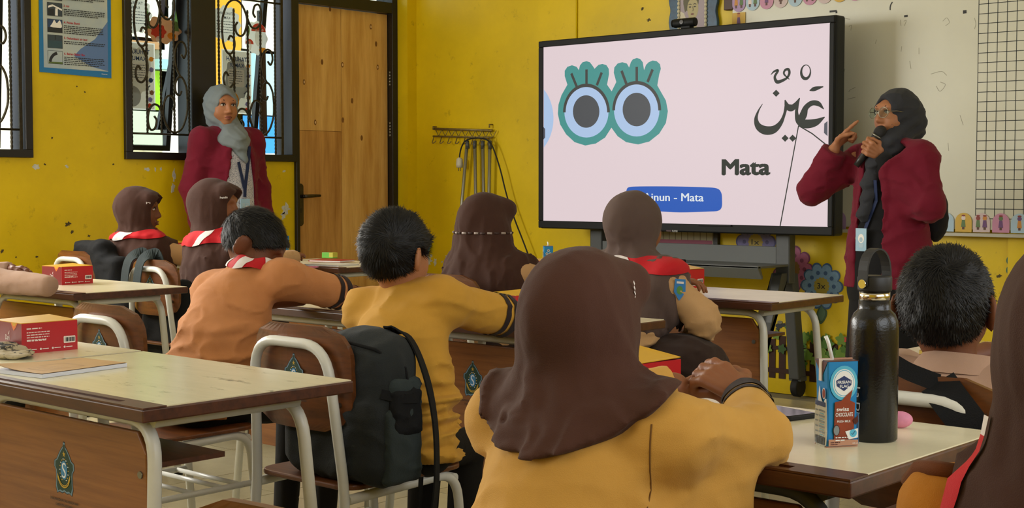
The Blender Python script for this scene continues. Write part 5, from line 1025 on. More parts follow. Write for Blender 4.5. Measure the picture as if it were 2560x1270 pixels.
# ------------------------------------------------------------------ the people
def halfz(zf):  # keep what lies above zf(P)
    return lambda P: zf(P) - P[:, 2]
def build_kid(label, org, head, yaw, shirt, skin, pel, chest, shL, shR, armL, armR, hs=.9, pitch=0., roll=0., vox=.008, legm=None, knees=None, torso=(.105, .112), twist=1.18, wamp=.006, seed=1., sleeve=('short', 'short'), sr=(.050, .040), S=(11, 11, 24), hands=None, neck_r=.044, face=False, headvox=.006, ear=True, bands=None, round_end=(0, 0), extra=(), mouth=0., feet=True, shw=.050):
    o = A3(org[0], org[1], 0); loc = lambda p: tuple(float(x) for x in (A3(*p) - o)); root = person(label, (org[0], org[1], 0))
    hc, pel, chest, shL, shR = map(loc, (head, pel, chest, shL, shR)); armL = [loc(p) for p in armL]; armR = [loc(p) for p in armR]
    Rm = rotz(yaw) @ rotx(pitch) @ roty(roll); hf = head_field(hs, True, mouth, ear); HF = xf(hf, hc, Rm)
    nb = tuple((np.array(shL) + np.array(shR)) / 2 + np.array((0, 0, .015)))
    tor = seg(pel, chest, torso[0], torso[1], (twist, .92, 1)); sho = U([seg(nb, shL, .055, shw), seg(nb, shR, .055, shw)], .02)
    fs = [tor, sho]; sl = {}
    for nm, sh, arm, kind in (('L', shL, armL, sleeve[0]), ('R', shR, armR, sleeve[1])):
        el, wr = np.array(arm[0]), np.array(arm[1]); s0 = np.array(sh)
        if kind == 'short': e = s0 + (el - s0) * .98; fs.append(seg(s0, e, shw + .003, .054)); sl[nm] = (s0, e)
        else: fs.append(chain([sh, arm[0], tuple(el + (wr - el) * (1.04 if round_end[nm == 'R'] else .93))], (shw + .003, sr[0], sr[1]), .02)); sl[nm] = (el, el + (wr - el) * .93)
    fs += [seg(loc(p), loc(q), r0, r1) for p, q, r0, r1 in extra]; body_shirt = U(fs, .045)
    hem = lambda P: np.full(len(P), pel[2] - .015, np.float32)
    shirt_f = inter(wrinkled(body_shirt, wamp, 1., seed, (lambda P: .45 + 1.1 * np.clip((pel[2] + .24 - P[:, 2]) / .2, 0, 1)), S), halfz(hem), .006)
    if bands:
        sf0 = shirt_f; z0, z1, am, wl = bands
        def shirt_f(P):
            d = sf0(P); nr = (np.abs(d) < .03) & (P[:, 2] > z0) & (P[:, 2] < z1)
            if nr.any(): Q = P[nr]; w_ = np.sin(np.pi * (Q[:, 2] - z0) / (z1 - z0)); d = d.copy(); d[nr] -= am * w_ * (np.maximum(0, np.sin(2 * np.pi * (Q[:, 2] + .28 * Q[:, 0] * np.sin(9 * Q[:, 2]) + .02 * vnoise(Q * 14., 3)) / wl)) ** 1.3 - .08)
            return d
    cut = []
    for nm in ('L', 'R'):
        a, b = sl[nm]; ax = (b - a) / np.linalg.norm(b - a); bb = b + ax * (.012 if nm else 0)
        cut.append((bb.astype(np.float32), ax.astype(np.float32)))
    def shirt_cut(P):
        d = shirt_f(P)
        for (bb, ax), kd, nc in zip(cut, sleeve, round_end):
            if nc: continue
            near = np.linalg.norm(P - bb, axis=1) < .085
            if near.any(): d = d.copy(); d[near] = np.maximum(d[near], (P[near] - bb) @ ax)
        return d
    pts = np.array([pel, chest, shL, shR] + [tuple(x[1]) for x in sl.values()] + [tuple(x[0]) for x in sl.values()]); lo, hi = pts.min(0) - .16, pts.max(0) + .13
    hi[2] = max(shL[2], shR[2], nb[2]) + .11
    flesh('shirt', shirt_cut, [(lo, hi, vox)], shirt, root)
    # body under the clothes: one surface with head, neck, arms and hands
    bf = [seg(pel, chest, .066, .078, (1.15, .8, 1)), seg(nb, hc, neck_r, neck_r * .95), U([seg(nb, shL, .04, .036), seg(nb, shR, .04, .036)], .02)]
    hb = []; hfs = []
    for sgn, sh, arm in ((-1, shL, armL), (1, shR, armR)): bf.append(chain([sh] + arm[:2], (.040, .036, .026), .012))
    if hands is None:
        hands = []
        for sd, arm in ((1, armL), (-1, armR)):
            e_, w0 = np.array(arm[0]), np.array(arm[1]); d_ = w0 - e_; d_ = d_ / np.linalg.norm(d_); d_ = d_ + np.array((sd * .5, 0, -d_[2])); hands.append((tuple(w0 + np.array(o) + np.array((0, 0, .012))), tuple(d_), (0, 0, -1), sd, (.35, .4, .45, .5), .4, .80))
    for (w_, d, n_, sd, cu, th, s_) in hands: w_ = loc(w_); hfs.append(hand(w_, d, n_, sd, cu, th, s_)); hb.append((np.array(w_) - .02 - .11 * s_, np.array(w_) + .02 + .11 * s_, .003 if s_ != .8 or org[1] < 2 else .0048))
    kn = [loc(k) for k in (knees or [(chest[0] + o[0] - .09, chest[1] + o[1] + .30, .45), (chest[0] + o[0] + .09, chest[1] + o[1] + .30, .45)])]; lf = []
    for sgn, k in zip((-1, 1), kn):
        hp = (pel[0] + sgn * .06, pel[1], pel[2] + .01); an = (k[0], k[1] - .03, .07); lf.append(chain([hp, k, an], (.075, .058, .042) if legm is c_skirt else (.052, .047, .038), .02)); bf.append(chain([hp, k, an], (.040, .036, .028), .02))
        if feet: G().ball((an[0], an[1] + .05, .036), (.036, .092, .036)).build('shoe', m_rub, root)
    base = U(bf, .018); hnd = U(hfs, .002) if hfs else None
    def skin_f(P):
        d = smin(base(P), HF(P), .02)
        return smin(d, hnd(P), .006) if hnd else d
    allp = np.array([hc, pel, shL, shR, kn[0], kn[1]] + armL + armR); h2 = np.array(hc)
    flesh('body', skin_f, [(np.append(allp.min(0)[:2] - .13, .03), allp.max(0) + .13, .016)] + hb + [(h2 - .125 * hs - .01, h2 + .125 * hs + .01, headvox)], skin, root)
    flesh('skirt' if legm is c_skirt else 'trousers', U(lf + [seg((pel[0] - .05, pel[1], pel[2]), (pel[0] + .05, pel[1], pel[2]), .085 if legm is c_skirt else .058)], .05 if legm is c_skirt else .025), [((allp.min(0)[0] - .14, allp.min(0)[1] - .16, .02), (allp.max(0)[0] + .14, allp.max(0)[1] + .16, pel[2] + .12), .016)], legm or c_pants, root)
    root['_'] = 0; del root['_']
    return dict(root=root, shirt=shirt_f, hc=hc, Rm=Rm, hs=hs, hf=hf, nb=nb, sl=sl, o=o, body=body_shirt)
def hijab(k, mat, hem, vox=.007, grow=1., cape=.013, front=None, peak=True, extra=(), lim=.2, neck=(.088, .115), face=(.060, .08, .088), fold=.004, kk=.045, seed=0., lo=None):
    c, Rm, s, nb = k['hc'], k['Rm'], k['hs'] * grow, np.array(k['nb']); hs = k['hs']
    dome = xf(ell((0, -.014 * s, .016 * s), (.094 * s, .118 * s, .112 * s)), c, Rm); pk = xf(U([seg((-.05 * s, .066 * s, .062 * s), (.05 * s, .066 * s, .062 * s), .034 * s), ell((0, .10 * s, .062 * s), (.05 * s, .03 * s, .012 * s))], .03), c, Rm)
    ns = seg(tuple(np.array(c) + np.array((0, -.012, -.055 * s))), tuple(nb + np.array((0, -.012, -.02))), neck[0] * s, neck[1], (1.05, .92, 1))
    lm = ell((nb[0], nb[1], nb[2] - .05), (lim, lim * .9, .25)); cp = inter(inter(off(k['body'], cape), halfz(hem), .006), lm, .01); parts = [dome, ns] + ([pk] if peak else []) + list(extra)
    base = U(parts, kk)
    def f(P):
        d = smin(base(P), cp(P), .04); near = np.abs(d) < .04
        if near.any():
            Q = P[near]; q = (Q - A3(*c)) @ Rm; an = np.arctan2(q[:, 0], -q[:, 1] + .02); dz = np.clip((c[2] + .03 - Q[:, 2]) / .16, 0, 1); d = d.copy(); d[near] -= fold * (np.sin(7 * an + 14 * q[:, 2] + seed) * .6 + np.sin(13 * an - 20 * q[:, 2] + 2 * seed) * .4) * dz * .6 + fold * 1.1 * folds(Q, (24, 24, 7), int(seed * 5)) * (.35 + .65 * dz)
        return d
    fo = xf(ell((0, .112 * hs, -.012 * hs), (face[0] * hs, face[1] * hs, face[2] * hs)), c, Rm); hm = halfz(hem)
    full = lambda P: np.maximum(-smin(-f(P), fo(P), .006), hm(P))
    b = np.array(c); w_ = .30; L_ = np.array((min(b[0], nb[0]) - w_, min(b[1], nb[1]) - .24, nb[2] - .25)) if lo is None else np.array(lo); H_ = np.array((max(b[0], nb[0]) + w_, max(b[1], nb[1]) + .22, b[2] + .15 * s))
    k['hij'] = full; k['hijf'] = f
    return flesh('headscarf', full, [(L_, H_, vox)], mat, k['root'])
def stripes(k, nm, m=c_stripe, a=(.80, .88), b=(.93, 1.02)):
    p, q = k['sl'][nm]
    for t0, t1 in (a, b): ring('sleeve_stripe', k['shirt'], p, q, t0, t1, m, k['root'], .0025)
const = lambda z: (lambda P: np.full(len(P), z, np.float32))
# girl in the foreground, seen from behind
kg = build_kid('girl from behind in a brown headscarf and golden shirt, elbows on the bottle desk', (-1.18, 1.42), (-1.205, 1.50, .930), R(6), c_gold, sk1, (-1.185, 1.35, .475), (-1.18, 1.44, .70), (-1.325, 1.48, .785), (-1.06, 1.50, .790), [(-1.40, 1.67, .765), (-1.285, 1.83, .795)], [(-1.05, 1.70, .760), (-1.155, 1.838, .790)], hs=.85, vox=.006, legm=c_skirt, torso=(.122, .112), twist=1.2, wamp=.011, seed=2., sleeve=('long', 'long'), shw=.050, sr=(.045, .036), extra=[((-1.10, 1.44, .62), (-1.06, 1.61, .70), .085, .055)], ear=False,
    hands=[((-1.160, 1.835, .797), (-.80, .16, .34), (-.25, .35, -.8), -1, (.30, .45, .55, .65), .5, .88), ((-1.290, 1.855, .790), (.75, .15, .15), (.25, .35, -.8), 1, (.35, .5, .6, .7), .5, .88)], knees=[(-1.27, 1.70, .45), (-1.09, 1.70, .45)])
ox_, oy_ = kg['o'][0], kg['o'][1]
hijab(kg, c_hij2, lambda P: (.764 + 3.0 * (P[:, 0] + .015) ** 2 + .5 * np.clip(P[:, 1] - .03, 0, 1)).astype(np.float32), vox=.0055, grow=.985, cape=.014, neck=(.098, .100), lim=.175, fold=.006, kk=.03, seed=1.3)
p, q = kg['sl']['R']; ring('cuff_stripe', kg['shirt'], p, q, .70, .78, c_stripe, kg['root'], .0015); ring('cuff_stripe', kg['shirt'], p, q, .84, 1.03, c_stripe, kg['root'], .002)
d_ = A3(.95, .30, 0); d_ /= np.linalg.norm(d_); h0 = kg['hc']; q_ = surf(kg['hijf'], (h0[0], h0[1], .978), d_, .3)
a = Art((h0[0] + q_ * d_[0], h0[1] + q_ * d_[1], .978), (-d_[1], d_[0], 0), (0, 0, 1), base=.003)
for k in range(4): a.stroke([(-.004 + .002 * k, .012 - .007 * k), (.001 + .002 * k, .007 - .007 * k)], .003, c_wht, k > 0)
a.build('embroidered_mark', kg['root'])
# epaulette and shoulder seam
G().tube([(.098, .03, .836), (.125, .085, .842), (.137, .125, .828)], [.009, .009, .006], 8).build('shoulder_tab', c_gold, kg['root'])
g = G(); pts = []
for t in np.linspace(0, 1, 24):
    a_ = A3(.128 + .02 * t, .06 - .13 * math.sin(t * 1.4), .835 - .20 * t); d_ = A3(.35, -.9, .15) / 1.0; pts.append(a_)
def on_shirt(f, p, d): d = np.array(d, np.float32); d /= np.linalg.norm(d); return tuple(np.array(p) + d * (surf(f, p, d, .2) + .0006))
sm = [on_shirt(kg['shirt'], (.115, .06, .80 - .24 * t), (.45 - .1 * t, -.9, .35 * (1 - t))) for t in np.linspace(0, 1, 22)]
G().tube(sm, .0011, 5).build('seam', M('thread_dark', '#6b481b', .9), kg['root'])
# boy in the yellow shirt
kd = build_kid('boy from behind in a yellow shirt with striped sleeve, in front of the grey backpack', (-2.45, 2.36), (-2.525, 2.40, .950), R(10), c_yel, sk3, (-2.43, 2.36, .475), (-2.47, 2.37, .735), (-2.635, 2.40, .800), (-2.395, 2.44, .835), [(-2.74, 2.60, .745), (-2.68, 2.82, .765)], [(-2.395, 2.655, .785), (-2.30, 2.86, .765)], hs=.91, roll=R(5), vox=.0065, torso=(.118, .112), twist=1.12, wamp=.017, seed=4., shw=.052, S=(8, 8, 22), bands=(.46, .70, .015, .058), knees=[(-2.66, 2.64, .43), (-2.53, 2.66, .43)])
stripes(kd, 'R'); stripes(kd, 'L')
hk = lambda P: np.minimum(P[:, 2] + .052 - .55 * (P[:, 1] + .08), 1.)
hair(kd['root'], kd['hf'], kd['hc'], kd['Rm'], .91, lambda P: P[:, 2] + .062 - .70 * np.clip(P[:, 1] + .075, 0, 1) , (.035, -.085, .045), 14000, .022, 1, .2, .010)
# boy in the orange-brown shirt bending over his desk
kc = build_kid('boy in an orange brown shirt and red white neckerchief bending over his desk', (-3.33, 2.50), (-3.365, 2.615, .940), R(-52), c_org, sk2, (-3.34, 2.36, .475), (-3.33, 2.50, .74), (-3.46, 2.53, .805), (-3.205, 2.60, .845), [(-3.545, 2.60, .755), (-3.42, 2.84, .765)], [(-3.225, 2.83, .790), (-3.16, 2.98, .755)], hs=.92, pitch=R(-28), vox=.0075, torso=(.122, .118), twist=1.2, wamp=.013, seed=6., S=(9, 9, 20), bands=(.46, .80, .008, .10))
stripes(kc, 'R'); stripes(kc, 'L')
hair(kc['root'], kc['hf'], kc['hc'], kc['Rm'], .92, lambda P: P[:, 2] + .040 - .55 * np.clip(P[:, 1] + .06, 0, 1), (.0, -.08, .07), 9000, .018, 2, .28, .009)
n_ = kc['nb']; scarf(kc['root'], (n_[0] + .01, n_[1] + .03, n_[2] + .028), .066, .062, .032, -.012, .0, [(225, 250, -18), (268, 292, 20), (330, 350, 10)], flare=.03)
# boy beside the bottle
kh = build_kid('short haired boy from behind in a pale shirt beside the black bottle', (-1.12, 2.45), (-1.125, 2.475, .892), R(14), c_pink, sk2, (-1.10, 2.42, .475), (-1.10, 2.43, .67), (-1.235, 2.47, .735), (-.965, 2.47, .735), [(-1.29, 2.64, .735), (-1.20, 2.84, .765)], [(-.90, 2.64, .735), (-1.0, 2.84, .765)], hs=.95, vox=.008, torso=(.115, .11), twist=1.2, wamp=.004, seed=8.)
hair(kh['root'], kh['hf'], kh['hc'], kh['Rm'], .95, lambda P: P[:, 2] + .070 - .55 * np.clip(P[:, 1] + .085, 0, 1) - 1.2 * np.clip(np.abs(P[:, 0]) - .062, 0, 1), (.01, -.075, .075), 18000, .013, 3, .5, .010)
n_ = kh['nb']; g = G(); g.grid(lambda u, v: (n_[0] + (.062 + .03 * (1 - v)) * math.cos(2 * math.pi * u), n_[1] + .01 + (.058 + .03 * (1 - v)) * math.sin(2 * math.pi * u), n_[2] + .022 + .035 * v - .01 * math.sin(2 * math.pi * u)), 48, 5, 0, True, True); g.build('collar', c_pink, kh['root'])
# girl with the ribbon headscarf
ke = build_kid('girl from behind in a long brown headscarf with silver ribbon below the poles', (-3.56, 3.84), (-3.57, 3.86, .972), R(0), c_tan, sk1, (-3.56, 3.80, .475), (-3.56, 3.84, .70), (-3.70, 3.87, .79), (-3.42, 3.87, .79), [(-3.76, 4.02, .75), (-3.66, 4.18, .775)], [(-3.36, 4.02, .75), (-3.46, 4.18, .775)], hs=.90, ear=False, vox=.010, legm=c_skirt, sleeve=('long', 'long'), seed=9.)
hijab(ke, c_hij, lambda P: (.655 + .03 * np.sin(9 * P[:, 0])).astype(np.float32), vox=.0085, cape=.02, grow=1.06, extra=[seg((0, -.01, .90), (.0, -.06, .68), .10, .15, (1.2, .8, 1)), seg((.10, -.03, .76), (.12, .0, .68), .07, .085)], fold=.008, kk=.05, seed=3., lo=(-.34, -.32, .62))
rb = []
for a_ in range(150, 395, 4): d_ = (math.cos(R(a_)), math.sin(R(a_)), 0); q_ = surf(ke['hijf'], (-.01, .01, .942), d_, .3) + .0015; rb.append((-.01 + q_ * d_[0], .01 + q_ * d_[1], .942))
m_rib = M('ribbon_silver', '#a79a94', .4); m_rbd = M('ribbon_dark', '#3a2522', .6)
for i in range(0, len(rb) - 3, 3): G().tube([(x * 1.0, y, z) for x, y, z in rb[i:i + 3]], .0042, 6).build('ribbon', m_rib if i % 2 == 0 else m_rbd, ke['root'])
# girl sitting sideways under the screen
kf = build_kid('girl in a grey brown headscarf and red white neckerchief sitting sideways before the screen', (-2.77, 3.66), (-2.785, 3.74, .985), R(-8), c_tan, sk1, (-2.76, 3.60, .50), (-2.77, 3.68, .735), (-2.90, 3.72, .815), (-2.635, 3.70, .805), [(-2.95, 3.88, .76), (-2.84, 4.05, .77)], [(-2.525, 3.76, .685), (-2.62, 3.86, .62)], hs=.92, ear=False, vox=.0085, legm=c_skirt, sleeve=('long', 'long'), sr=(.058, .042), wamp=.016, seed=10., knees=[(-2.52, 3.80, .53), (-2.46, 3.70, .52)], torso=(.115, .11), shw=.054)
hijab(kf, c_hij3, lambda P: (.56 + .9 * np.clip(np.abs(P[:, 0] - .0) - .07, 0, .5) + .25 * np.clip(P[:, 1] - .02, 0, 1)).astype(np.float32), vox=.0075, cape=.020, fold=.006, neck=(.080, .085), kk=.03, peak=False, lim=.20, seed=5., lo=(-.34, -.3, .5))
n_ = kf['nb']; scarf(kf['root'], (n_[0] - .006, n_[1] + .0, n_[2] + .012), .108, .108, .05, .0, .0, [(232, 262, 12), (292, 318, -22)], flare=.004, field=kf['hijf'])
G().prism([(-.052 - .006, -.092, .855), (.05 - .006, -.092, .855), (.0, -.112, .79)], (0, -.006, 0)).build('neckerchief_flap', c_red, kf['root'], bev=.002)
fl_s = xf(U([ell((0, 0, 0), (.17, .13, .10))]), (.19, .06, .545), rotz(R(-20))); flesh('skirt_lap', wrinkled(fl_s, .010, 1., 3.), [((-.02, -.14, .38), (.42, .26, .70), .010)], c_skirt, kf['root'])
bp = on_shirt(kf['shirt'], (.165, .055, .785), (.75, -.65, .1)); a = Art(bp, (.55, .83, -.1), (.05, .02, 1), base=.004); bb_, bg_ = flat('badge_blue', '#2d7bbd'), flat('badge_green', '#4f8a3e'); a.poly([(-.018, .03), (.018, .03), (.020, -.012), (0, -.04), (-.020, -.012)], bb_); a.poly(circ(0, -.006, .011, .014, 12), bg_); a.rect(-.012, .015, .012, .022, c_wht); a.build('arm_badge', kf['root'])
# two girls by the wall
ka = build_kid('girl in profile with a brown peaked headscarf and red neckerchief beside the wall', (-6.00, 3.93), (-5.975, 3.935, .995), R(-46), c_tan, sk2, (-6.0, 3.90, .475), (-6.0, 3.92, .72), (-6.13, 3.96, .81), (-5.88, 3.96, .81), [(-6.2, 4.12, .76), (-6.08, 4.30, .775)], [(-5.83, 4.12, .76), (-5.92, 4.30, .775)], hs=.95, ear=False, vox=.010, headvox=.0055, legm=c_skirt, sleeve=('long', 'long'), seed=11., mouth=.006)
hijab(ka, c_hij, const(.60), vox=.0085, cape=.018, neck=(.086, .10), fold=.006, face=(.062, .085, .092), extra=[seg((0, 0, .82), (0, -.01, .66), .12, .15, (1.15, .85, 1))], seed=6., lo=(-.32, -.3, .58), kk=.035)
face_details(ka['root'], ka['hc'], ka['Rm'], ka['hs'], '#1a100c', '#6d3a30')
n_ = ka['nb']; scarf(ka['root'], (n_[0] + .004, n_[1] - .004, n_[2] + .034), .100, .100, .036, .008, .006, [(255, 290, 22)], flare=.004, field=ka['hijf'])
kb = build_kid('taller girl with a brown peaked headscarf and red white neckerchief below the teacher', (-5.29, 3.87), (-5.285, 3.885, 1.022), R(-58), c_tan, sk1, (-5.29, 3.85, .475), (-5.29, 3.87, .73), (-5.42, 3.90, .82), (-5.16, 3.90, .82), [(-5.5, 4.08, .76), (-5.38, 4.28, .775)], [(-5.10, 4.08, .76), (-5.2, 4.28, .775)], hs=1.02, ear=False, vox=.010, legm=c_skirt, sleeve=('long', 'long'), seed=12.)
hijab(kb, c_hij, const(.62), vox=.0085, cape=.018, neck=(.092, .10), fold=.006, extra=[seg((0, 0, .82), (0, -.01, .68), .12, .14, (1.15, .85, 1))], seed=7., lo=(-.32, -.3, .6), kk=.035)
n_ = kb['nb']; scarf(kb['root'], (n_[0] + .0, n_[1] - .004, n_[2] + .022), .108, .108, .062, .012, .012, [(270, 290, 30)], flare=.004, field=kb['hijf'])
for kk_, t_, w0 in ((ka, 'PI', .02), (kb, 'PRAMUKA', .034)):
    Rm = kk_['Rm']; c = A3(*kk_['hc']); s = kk_['hs']; u_ = Rm @ A3(-.55, .80, .05); v_ = Rm @ A3(-.25, -.15, 1); p_ = c + Rm @ (A3(.079, .066, .045) * s); a = Art(p_, u_ if False else Rm @ A3(-.35, .93, .10), v_, base=.004); a.text(t_ if kk_ is ka else 'Pramuka', -.01, -.012, w0, .011, c_wht, .01); a.build('embroidered_mark', kk_['root'])
# pupil at the lower corner, mostly outside the picture
ki = build_kid('pupil at the corner in a dark brown headscarf, red white neckerchief and amber shirt', (-.475, 1.36), (-.475, 1.385, .965), R(5), c_or2, sk1, (-.475, 1.30, .475), (-.475, 1.35, .69), (-.615, 1.375, .775), (-.335, 1.375, .775), [(-.67, 1.60, .74), (-.58, 1.80, .73)], [(-.25, 1.60, .74), (-.34, 1.80, .73)], hs=.93, ear=False, vox=.007, legm=c_skirt, sleeve=('long', 'long'), seed=13., torso=(.12, .115), shw=.044, wamp=.012, sr=(.045, .036))
hijab(ki, c_hij, lambda P: (.70 + 5 * P[:, 0] ** 2).astype(np.float32), vox=.007, cape=.016, neck=(.095, .108), lim=.135, kk=.03, fold=.005, seed=8.)
nk = ki['nb']
for m_, z0, z1, nm in ((c_wht, .895, .872, 'neckerchief_stripe'), (c_red, .876, .74, 'neckerchief')):
    g = G(); vs = []
    for t in np.linspace(0, 1, 10):
        z = z0 + (z1 - z0) * t
        for an_ in (203, 210, 217): d_ = (math.cos(R(an_)), math.sin(R(an_)), 0); q_ = surf(ki['hijf'], (nk[0], nk[1], z), d_, .3) + .004 + (.003 if an_ == 210 else 0); vs.append((nk[0] + q_ * d_[0], nk[1] + q_ * d_[1], z))
    g.add(vs, [(3 * i + k, 3 * i + k + 1, 3 * i + k + 4, 3 * i + k + 3) for i in range(9) for k in range(2)], 0, True); g.build(nm, m_, ki['root'])
tb = [on_shirt(ki['shirt'], (-.11, .03, .76), d_) for d_ in ((-.9, -.1, .5), (-.7, -.3, .75), (-.45, -.45, .8), (-.2, -.5, .9))]
G().tube(tb, .009, 8).build('shoulder_tab', cloth('tab_brown', '#6a3c1f'), ki['root'])
# pupil cut off by the picture edge: only arm and hand show
kl = build_kid('pupil at the picture edge resting a tan sleeved arm beside the red snack box', (-5.02, 2.40), (-5.05, 2.46, .965), R(-5), c_pink, sk2, (-5.0, 2.33, .475), (-5.02, 2.40, .71), (-5.16, 2.44, .80), (-4.88, 2.46, .80), [(-5.2, 2.64, .77), LARM[2]], [LARM[0], LARM[1]], hs=.95, vox=.008, sleeve=('long', 'long'), sr=(.052, .036), round_end=(0, 1), shw=.05, seed=14., hands=[(LARM[2], (.75, .35, .05), (.2, -.3, -1), -1, (.5, .6, .7, .8), .6, .85)], wamp=.010)
hair(kl['root'], kl['hf'], kl['hc'], kl['Rm'], .95, lambda P: P[:, 2] + .055 - .6 * np.clip(P[:, 1] + .08, 0, 1), (.0, -.08, .05), 2500, .02, 4, .35, .010)
n_ = kl['nb']; scarf(kl['root'], (n_[0], n_[1] + .01, n_[2] + .02), .07, .066, .035, -.01, 0, [(300, 340, 10)], flare=.03)

# ------------------------------------------------------------------ the two women in maroon blazers
c_blouse = M('blouse_speckled', '#c9c8cf', .8, col2='#6d7086', var=.01, vs=210); [x for x in c_blouse.node_tree.nodes if x.type == 'VALTORGB'][0].color_ramp.elements[0].position = .50; [x for x in c_blouse.node_tree.nodes if x.type == 'VALTORGB'][0].color_ramp.elements[1].position = .60
m_lany = cloth('lanyard_navy', '#1d2c52', rough=.6); m_card = M('card_pale_blue', '#9fc4da', .25); m_cdk = flat('card_blue', '#3d7fb0')
def blazer_field(tor, arms, w, zt, zb):
    base = U([tor] + arms, .05)
    def f(P):
        d = base(P) - .012; x, y, z = P[:, 0], P[:, 1], P[:, 2]; ww = w(z)
        lap = (y > 0) & (z > zt - .33) & (z < zt + .06); m = np.clip((ww + .06 * np.clip((z - zt + .33) / .33, 0.2, 1) - np.abs(x)) / .006, 0, 1) * lap
        d = d - .007 * m; nr = np.abs(d) < .04; d[nr] = d[nr] - .009 * folds(P[nr], (12, 12, 18), 3)
        cut = np.maximum(np.abs(x) - ww, -y + .0); d = np.maximum(d, -cut); return np.maximum(d, zb - z)
    return f, base
def woman(label, loc, rz, headc, yaw, hs, skin, tor, sho, armR, armL, w, zt, zb, hm, hij_extra, skirtm, blousem, pitch=0., mouth=0., hands=(), face=(.060, .09, .090), head_open=None):
    root = person(label, loc, rz); Rm = rotz(yaw) @ rotx(pitch); hf = head_field(hs, False, mouth, False); HF = xf(hf, headc, Rm)
    arms = [chain([sho[0]] + armR, (.055, .053, .047), .03), chain([sho[1]] + armL, (.055, .053, .047), .03), seg((0, -.01, sho[0][2] + .03), sho[0], .056, .052), seg((0, -.01, sho[0][2] + .03), sho[1], .056, .052)]
    bf, base = blazer_field(tor, arms, w, zt, zb)
    ends = [(A3(*armR[-1]), A3(*armR[-1]) - A3(*armR[-2])), (A3(*armL[-1]), A3(*armL[-1]) - A3(*armL[-2]))]; ends = [(p, v / np.linalg.norm(v)) for p, v in ends]
    def bz(P):
        d = bf(P)
        for p, v in ends:
            nr = np.linalg.norm(P - p, axis=1) < .11
            if nr.any(): d = d.copy(); d[nr] = np.maximum(d[nr], (P[nr] - p) @ v)
        return d
    pts = np.array([sho[0], sho[1]] + armR + armL + [(0, 0, zb)]); lo, hi = pts.min(0) - .17, pts.max(0) + .17; hi[2] = max(hi[2] - .05, sho[0][2] + .13)
    flesh('blazer', bz, [(lo, hi, .0095)], c_mar, root)
    bl_ = lambda P: np.maximum(np.maximum(tor(P) - .004, sho[0][2] + .02 - P[:, 2] if False else P[:, 2] - sho[0][2] - .05), zb - .12 - P[:, 2]); flesh('blouse', bl_, [((-.26, -.2, zb - .14), (.26, .26, sho[0][2] + .08), .012)], blousem, root)
    flesh('skirt', lambda P: np.maximum(seg((0, -.01, .80), (0, 0, .10), .165, .20, (1.05, .85, 1))(P), P[:, 2] - zb - .1), [((-.27, -.25, .04), (.27, .25, zb + .13), .02)], skirtm, root)
    bfs = [seg((0, 0, .85), (0, 0, sho[0][2] - .1), .12, .12, (1.15, .8, 1)), seg((0, -.005, sho[0][2]), headc, .052, .05), chain([sho[0]] + armR, (.05, .045, .027), .02), chain([sho[1]] + armL, (.05, .045, .027), .02), chain([(.09, 0, .85), (.09, 0, .45), (.09, -.02, .06)], (.08, .06, .04), .02), chain([(-.09, 0, .85), (-.09, 0, .45), (-.09, -.02, .06)], (.08, .06, .04), .02)]
    hb = []
    for (w_, d, n_, sd, cu, th, s_) in hands: bfs.append(hand(w_, d, n_, sd, cu, th, s_)); hb.append((np.array(w_) - .13 * s_, np.array(w_) + .16 * s_, .0036))
    b0 = U(bfs, .016); f = lambda P: smin(b0(P), HF(P), .02); h2 = np.array(headc)
    flesh('body', f, [((-.45, -.2, .03), (.45, .35, headc[2] + .13), .02)] + hb + [(h2 - .128 * hs, h2 + .128 * hs, .0042)], skin, root)
    for s in (-1, 1): G().ball((s * .09, .04, .04), (.042, .12, .04)).build('shoe', m_rub, root)
    dome = xf(ell((0, -.016 * hs, .018 * hs), (.094 * hs, .120 * hs, .112 * hs)), headc, Rm)
    ns = seg(tuple(h2 + np.array((0, -.01, -.06))), (0, .0, sho[0][2] + .06), .082 * hs, .082, (1.05, .95, 1)); hb_ = U([dome, ns] + list(hij_extra), .035)
    fo = xf(ell((0, .112 * hs, -.016 * hs), (face[0] * hs, face[1] * hs, face[2] * hs)), headc, Rm)
    def hj(P):
        d = hb_(P); nr = np.abs(d) < .04
        if nr.any():
            Q = P[nr]; q = (Q - A3(*headc)) @ Rm; d = d.copy(); t = q[:, 2] * 1.0 + .75 * q[:, 1]; d[nr] -= .0042 * (np.sin(95 * t + 9 * np.abs(q[:, 0])) * np.clip((.06 - q[:, 2]) / .08, .12, 1)) + .005 * folds(Q, (22, 14, 22), 2)
        return -smin(-d, fo(P), .005)
    flesh('headscarf', hj, [((-.2, -.24, sho[0][2] - .28), (.2, .22, headc[2] + .15), .0062)], hm, root)
    face_details(root, headc, Rm, hs, '#120c0a', '#7c3b34')
    return root, bf, bl_, Rm
def strip(root, pts, wdt, m, name):
    g = G(); vs = []
    for i, p in enumerate(pts): a = np.array(pts[max(i - 1, 0)]); b = np.array(pts[min(i + 1, len(pts) - 1)]); t = b - a; s_ = np.cross(t, (0, 1, 0)); s_ = s_ / (np.linalg.norm(s_) + 1e-9) * wdt / 2; vs += [np.array(p) - s_, np.array(p) + s_, np.array(p) + s_ + (0, .003, 0), np.array(p) - s_ + (0, .003, 0)]
    fs = []
    for i in range(len(pts) - 1):
        for k in range(4): fs.append((4 * i + k, 4 * i + (k + 1) % 4, 4 * i + 4 + (k + 1) % 4, 4 * i + 4 + k))
    g.add(vs, fs); return g.build(name, m, root)
def chest_y(f, x, z): return surf(lambda P: f(P), (x, -.02, z), (0, 1, 0), .4)
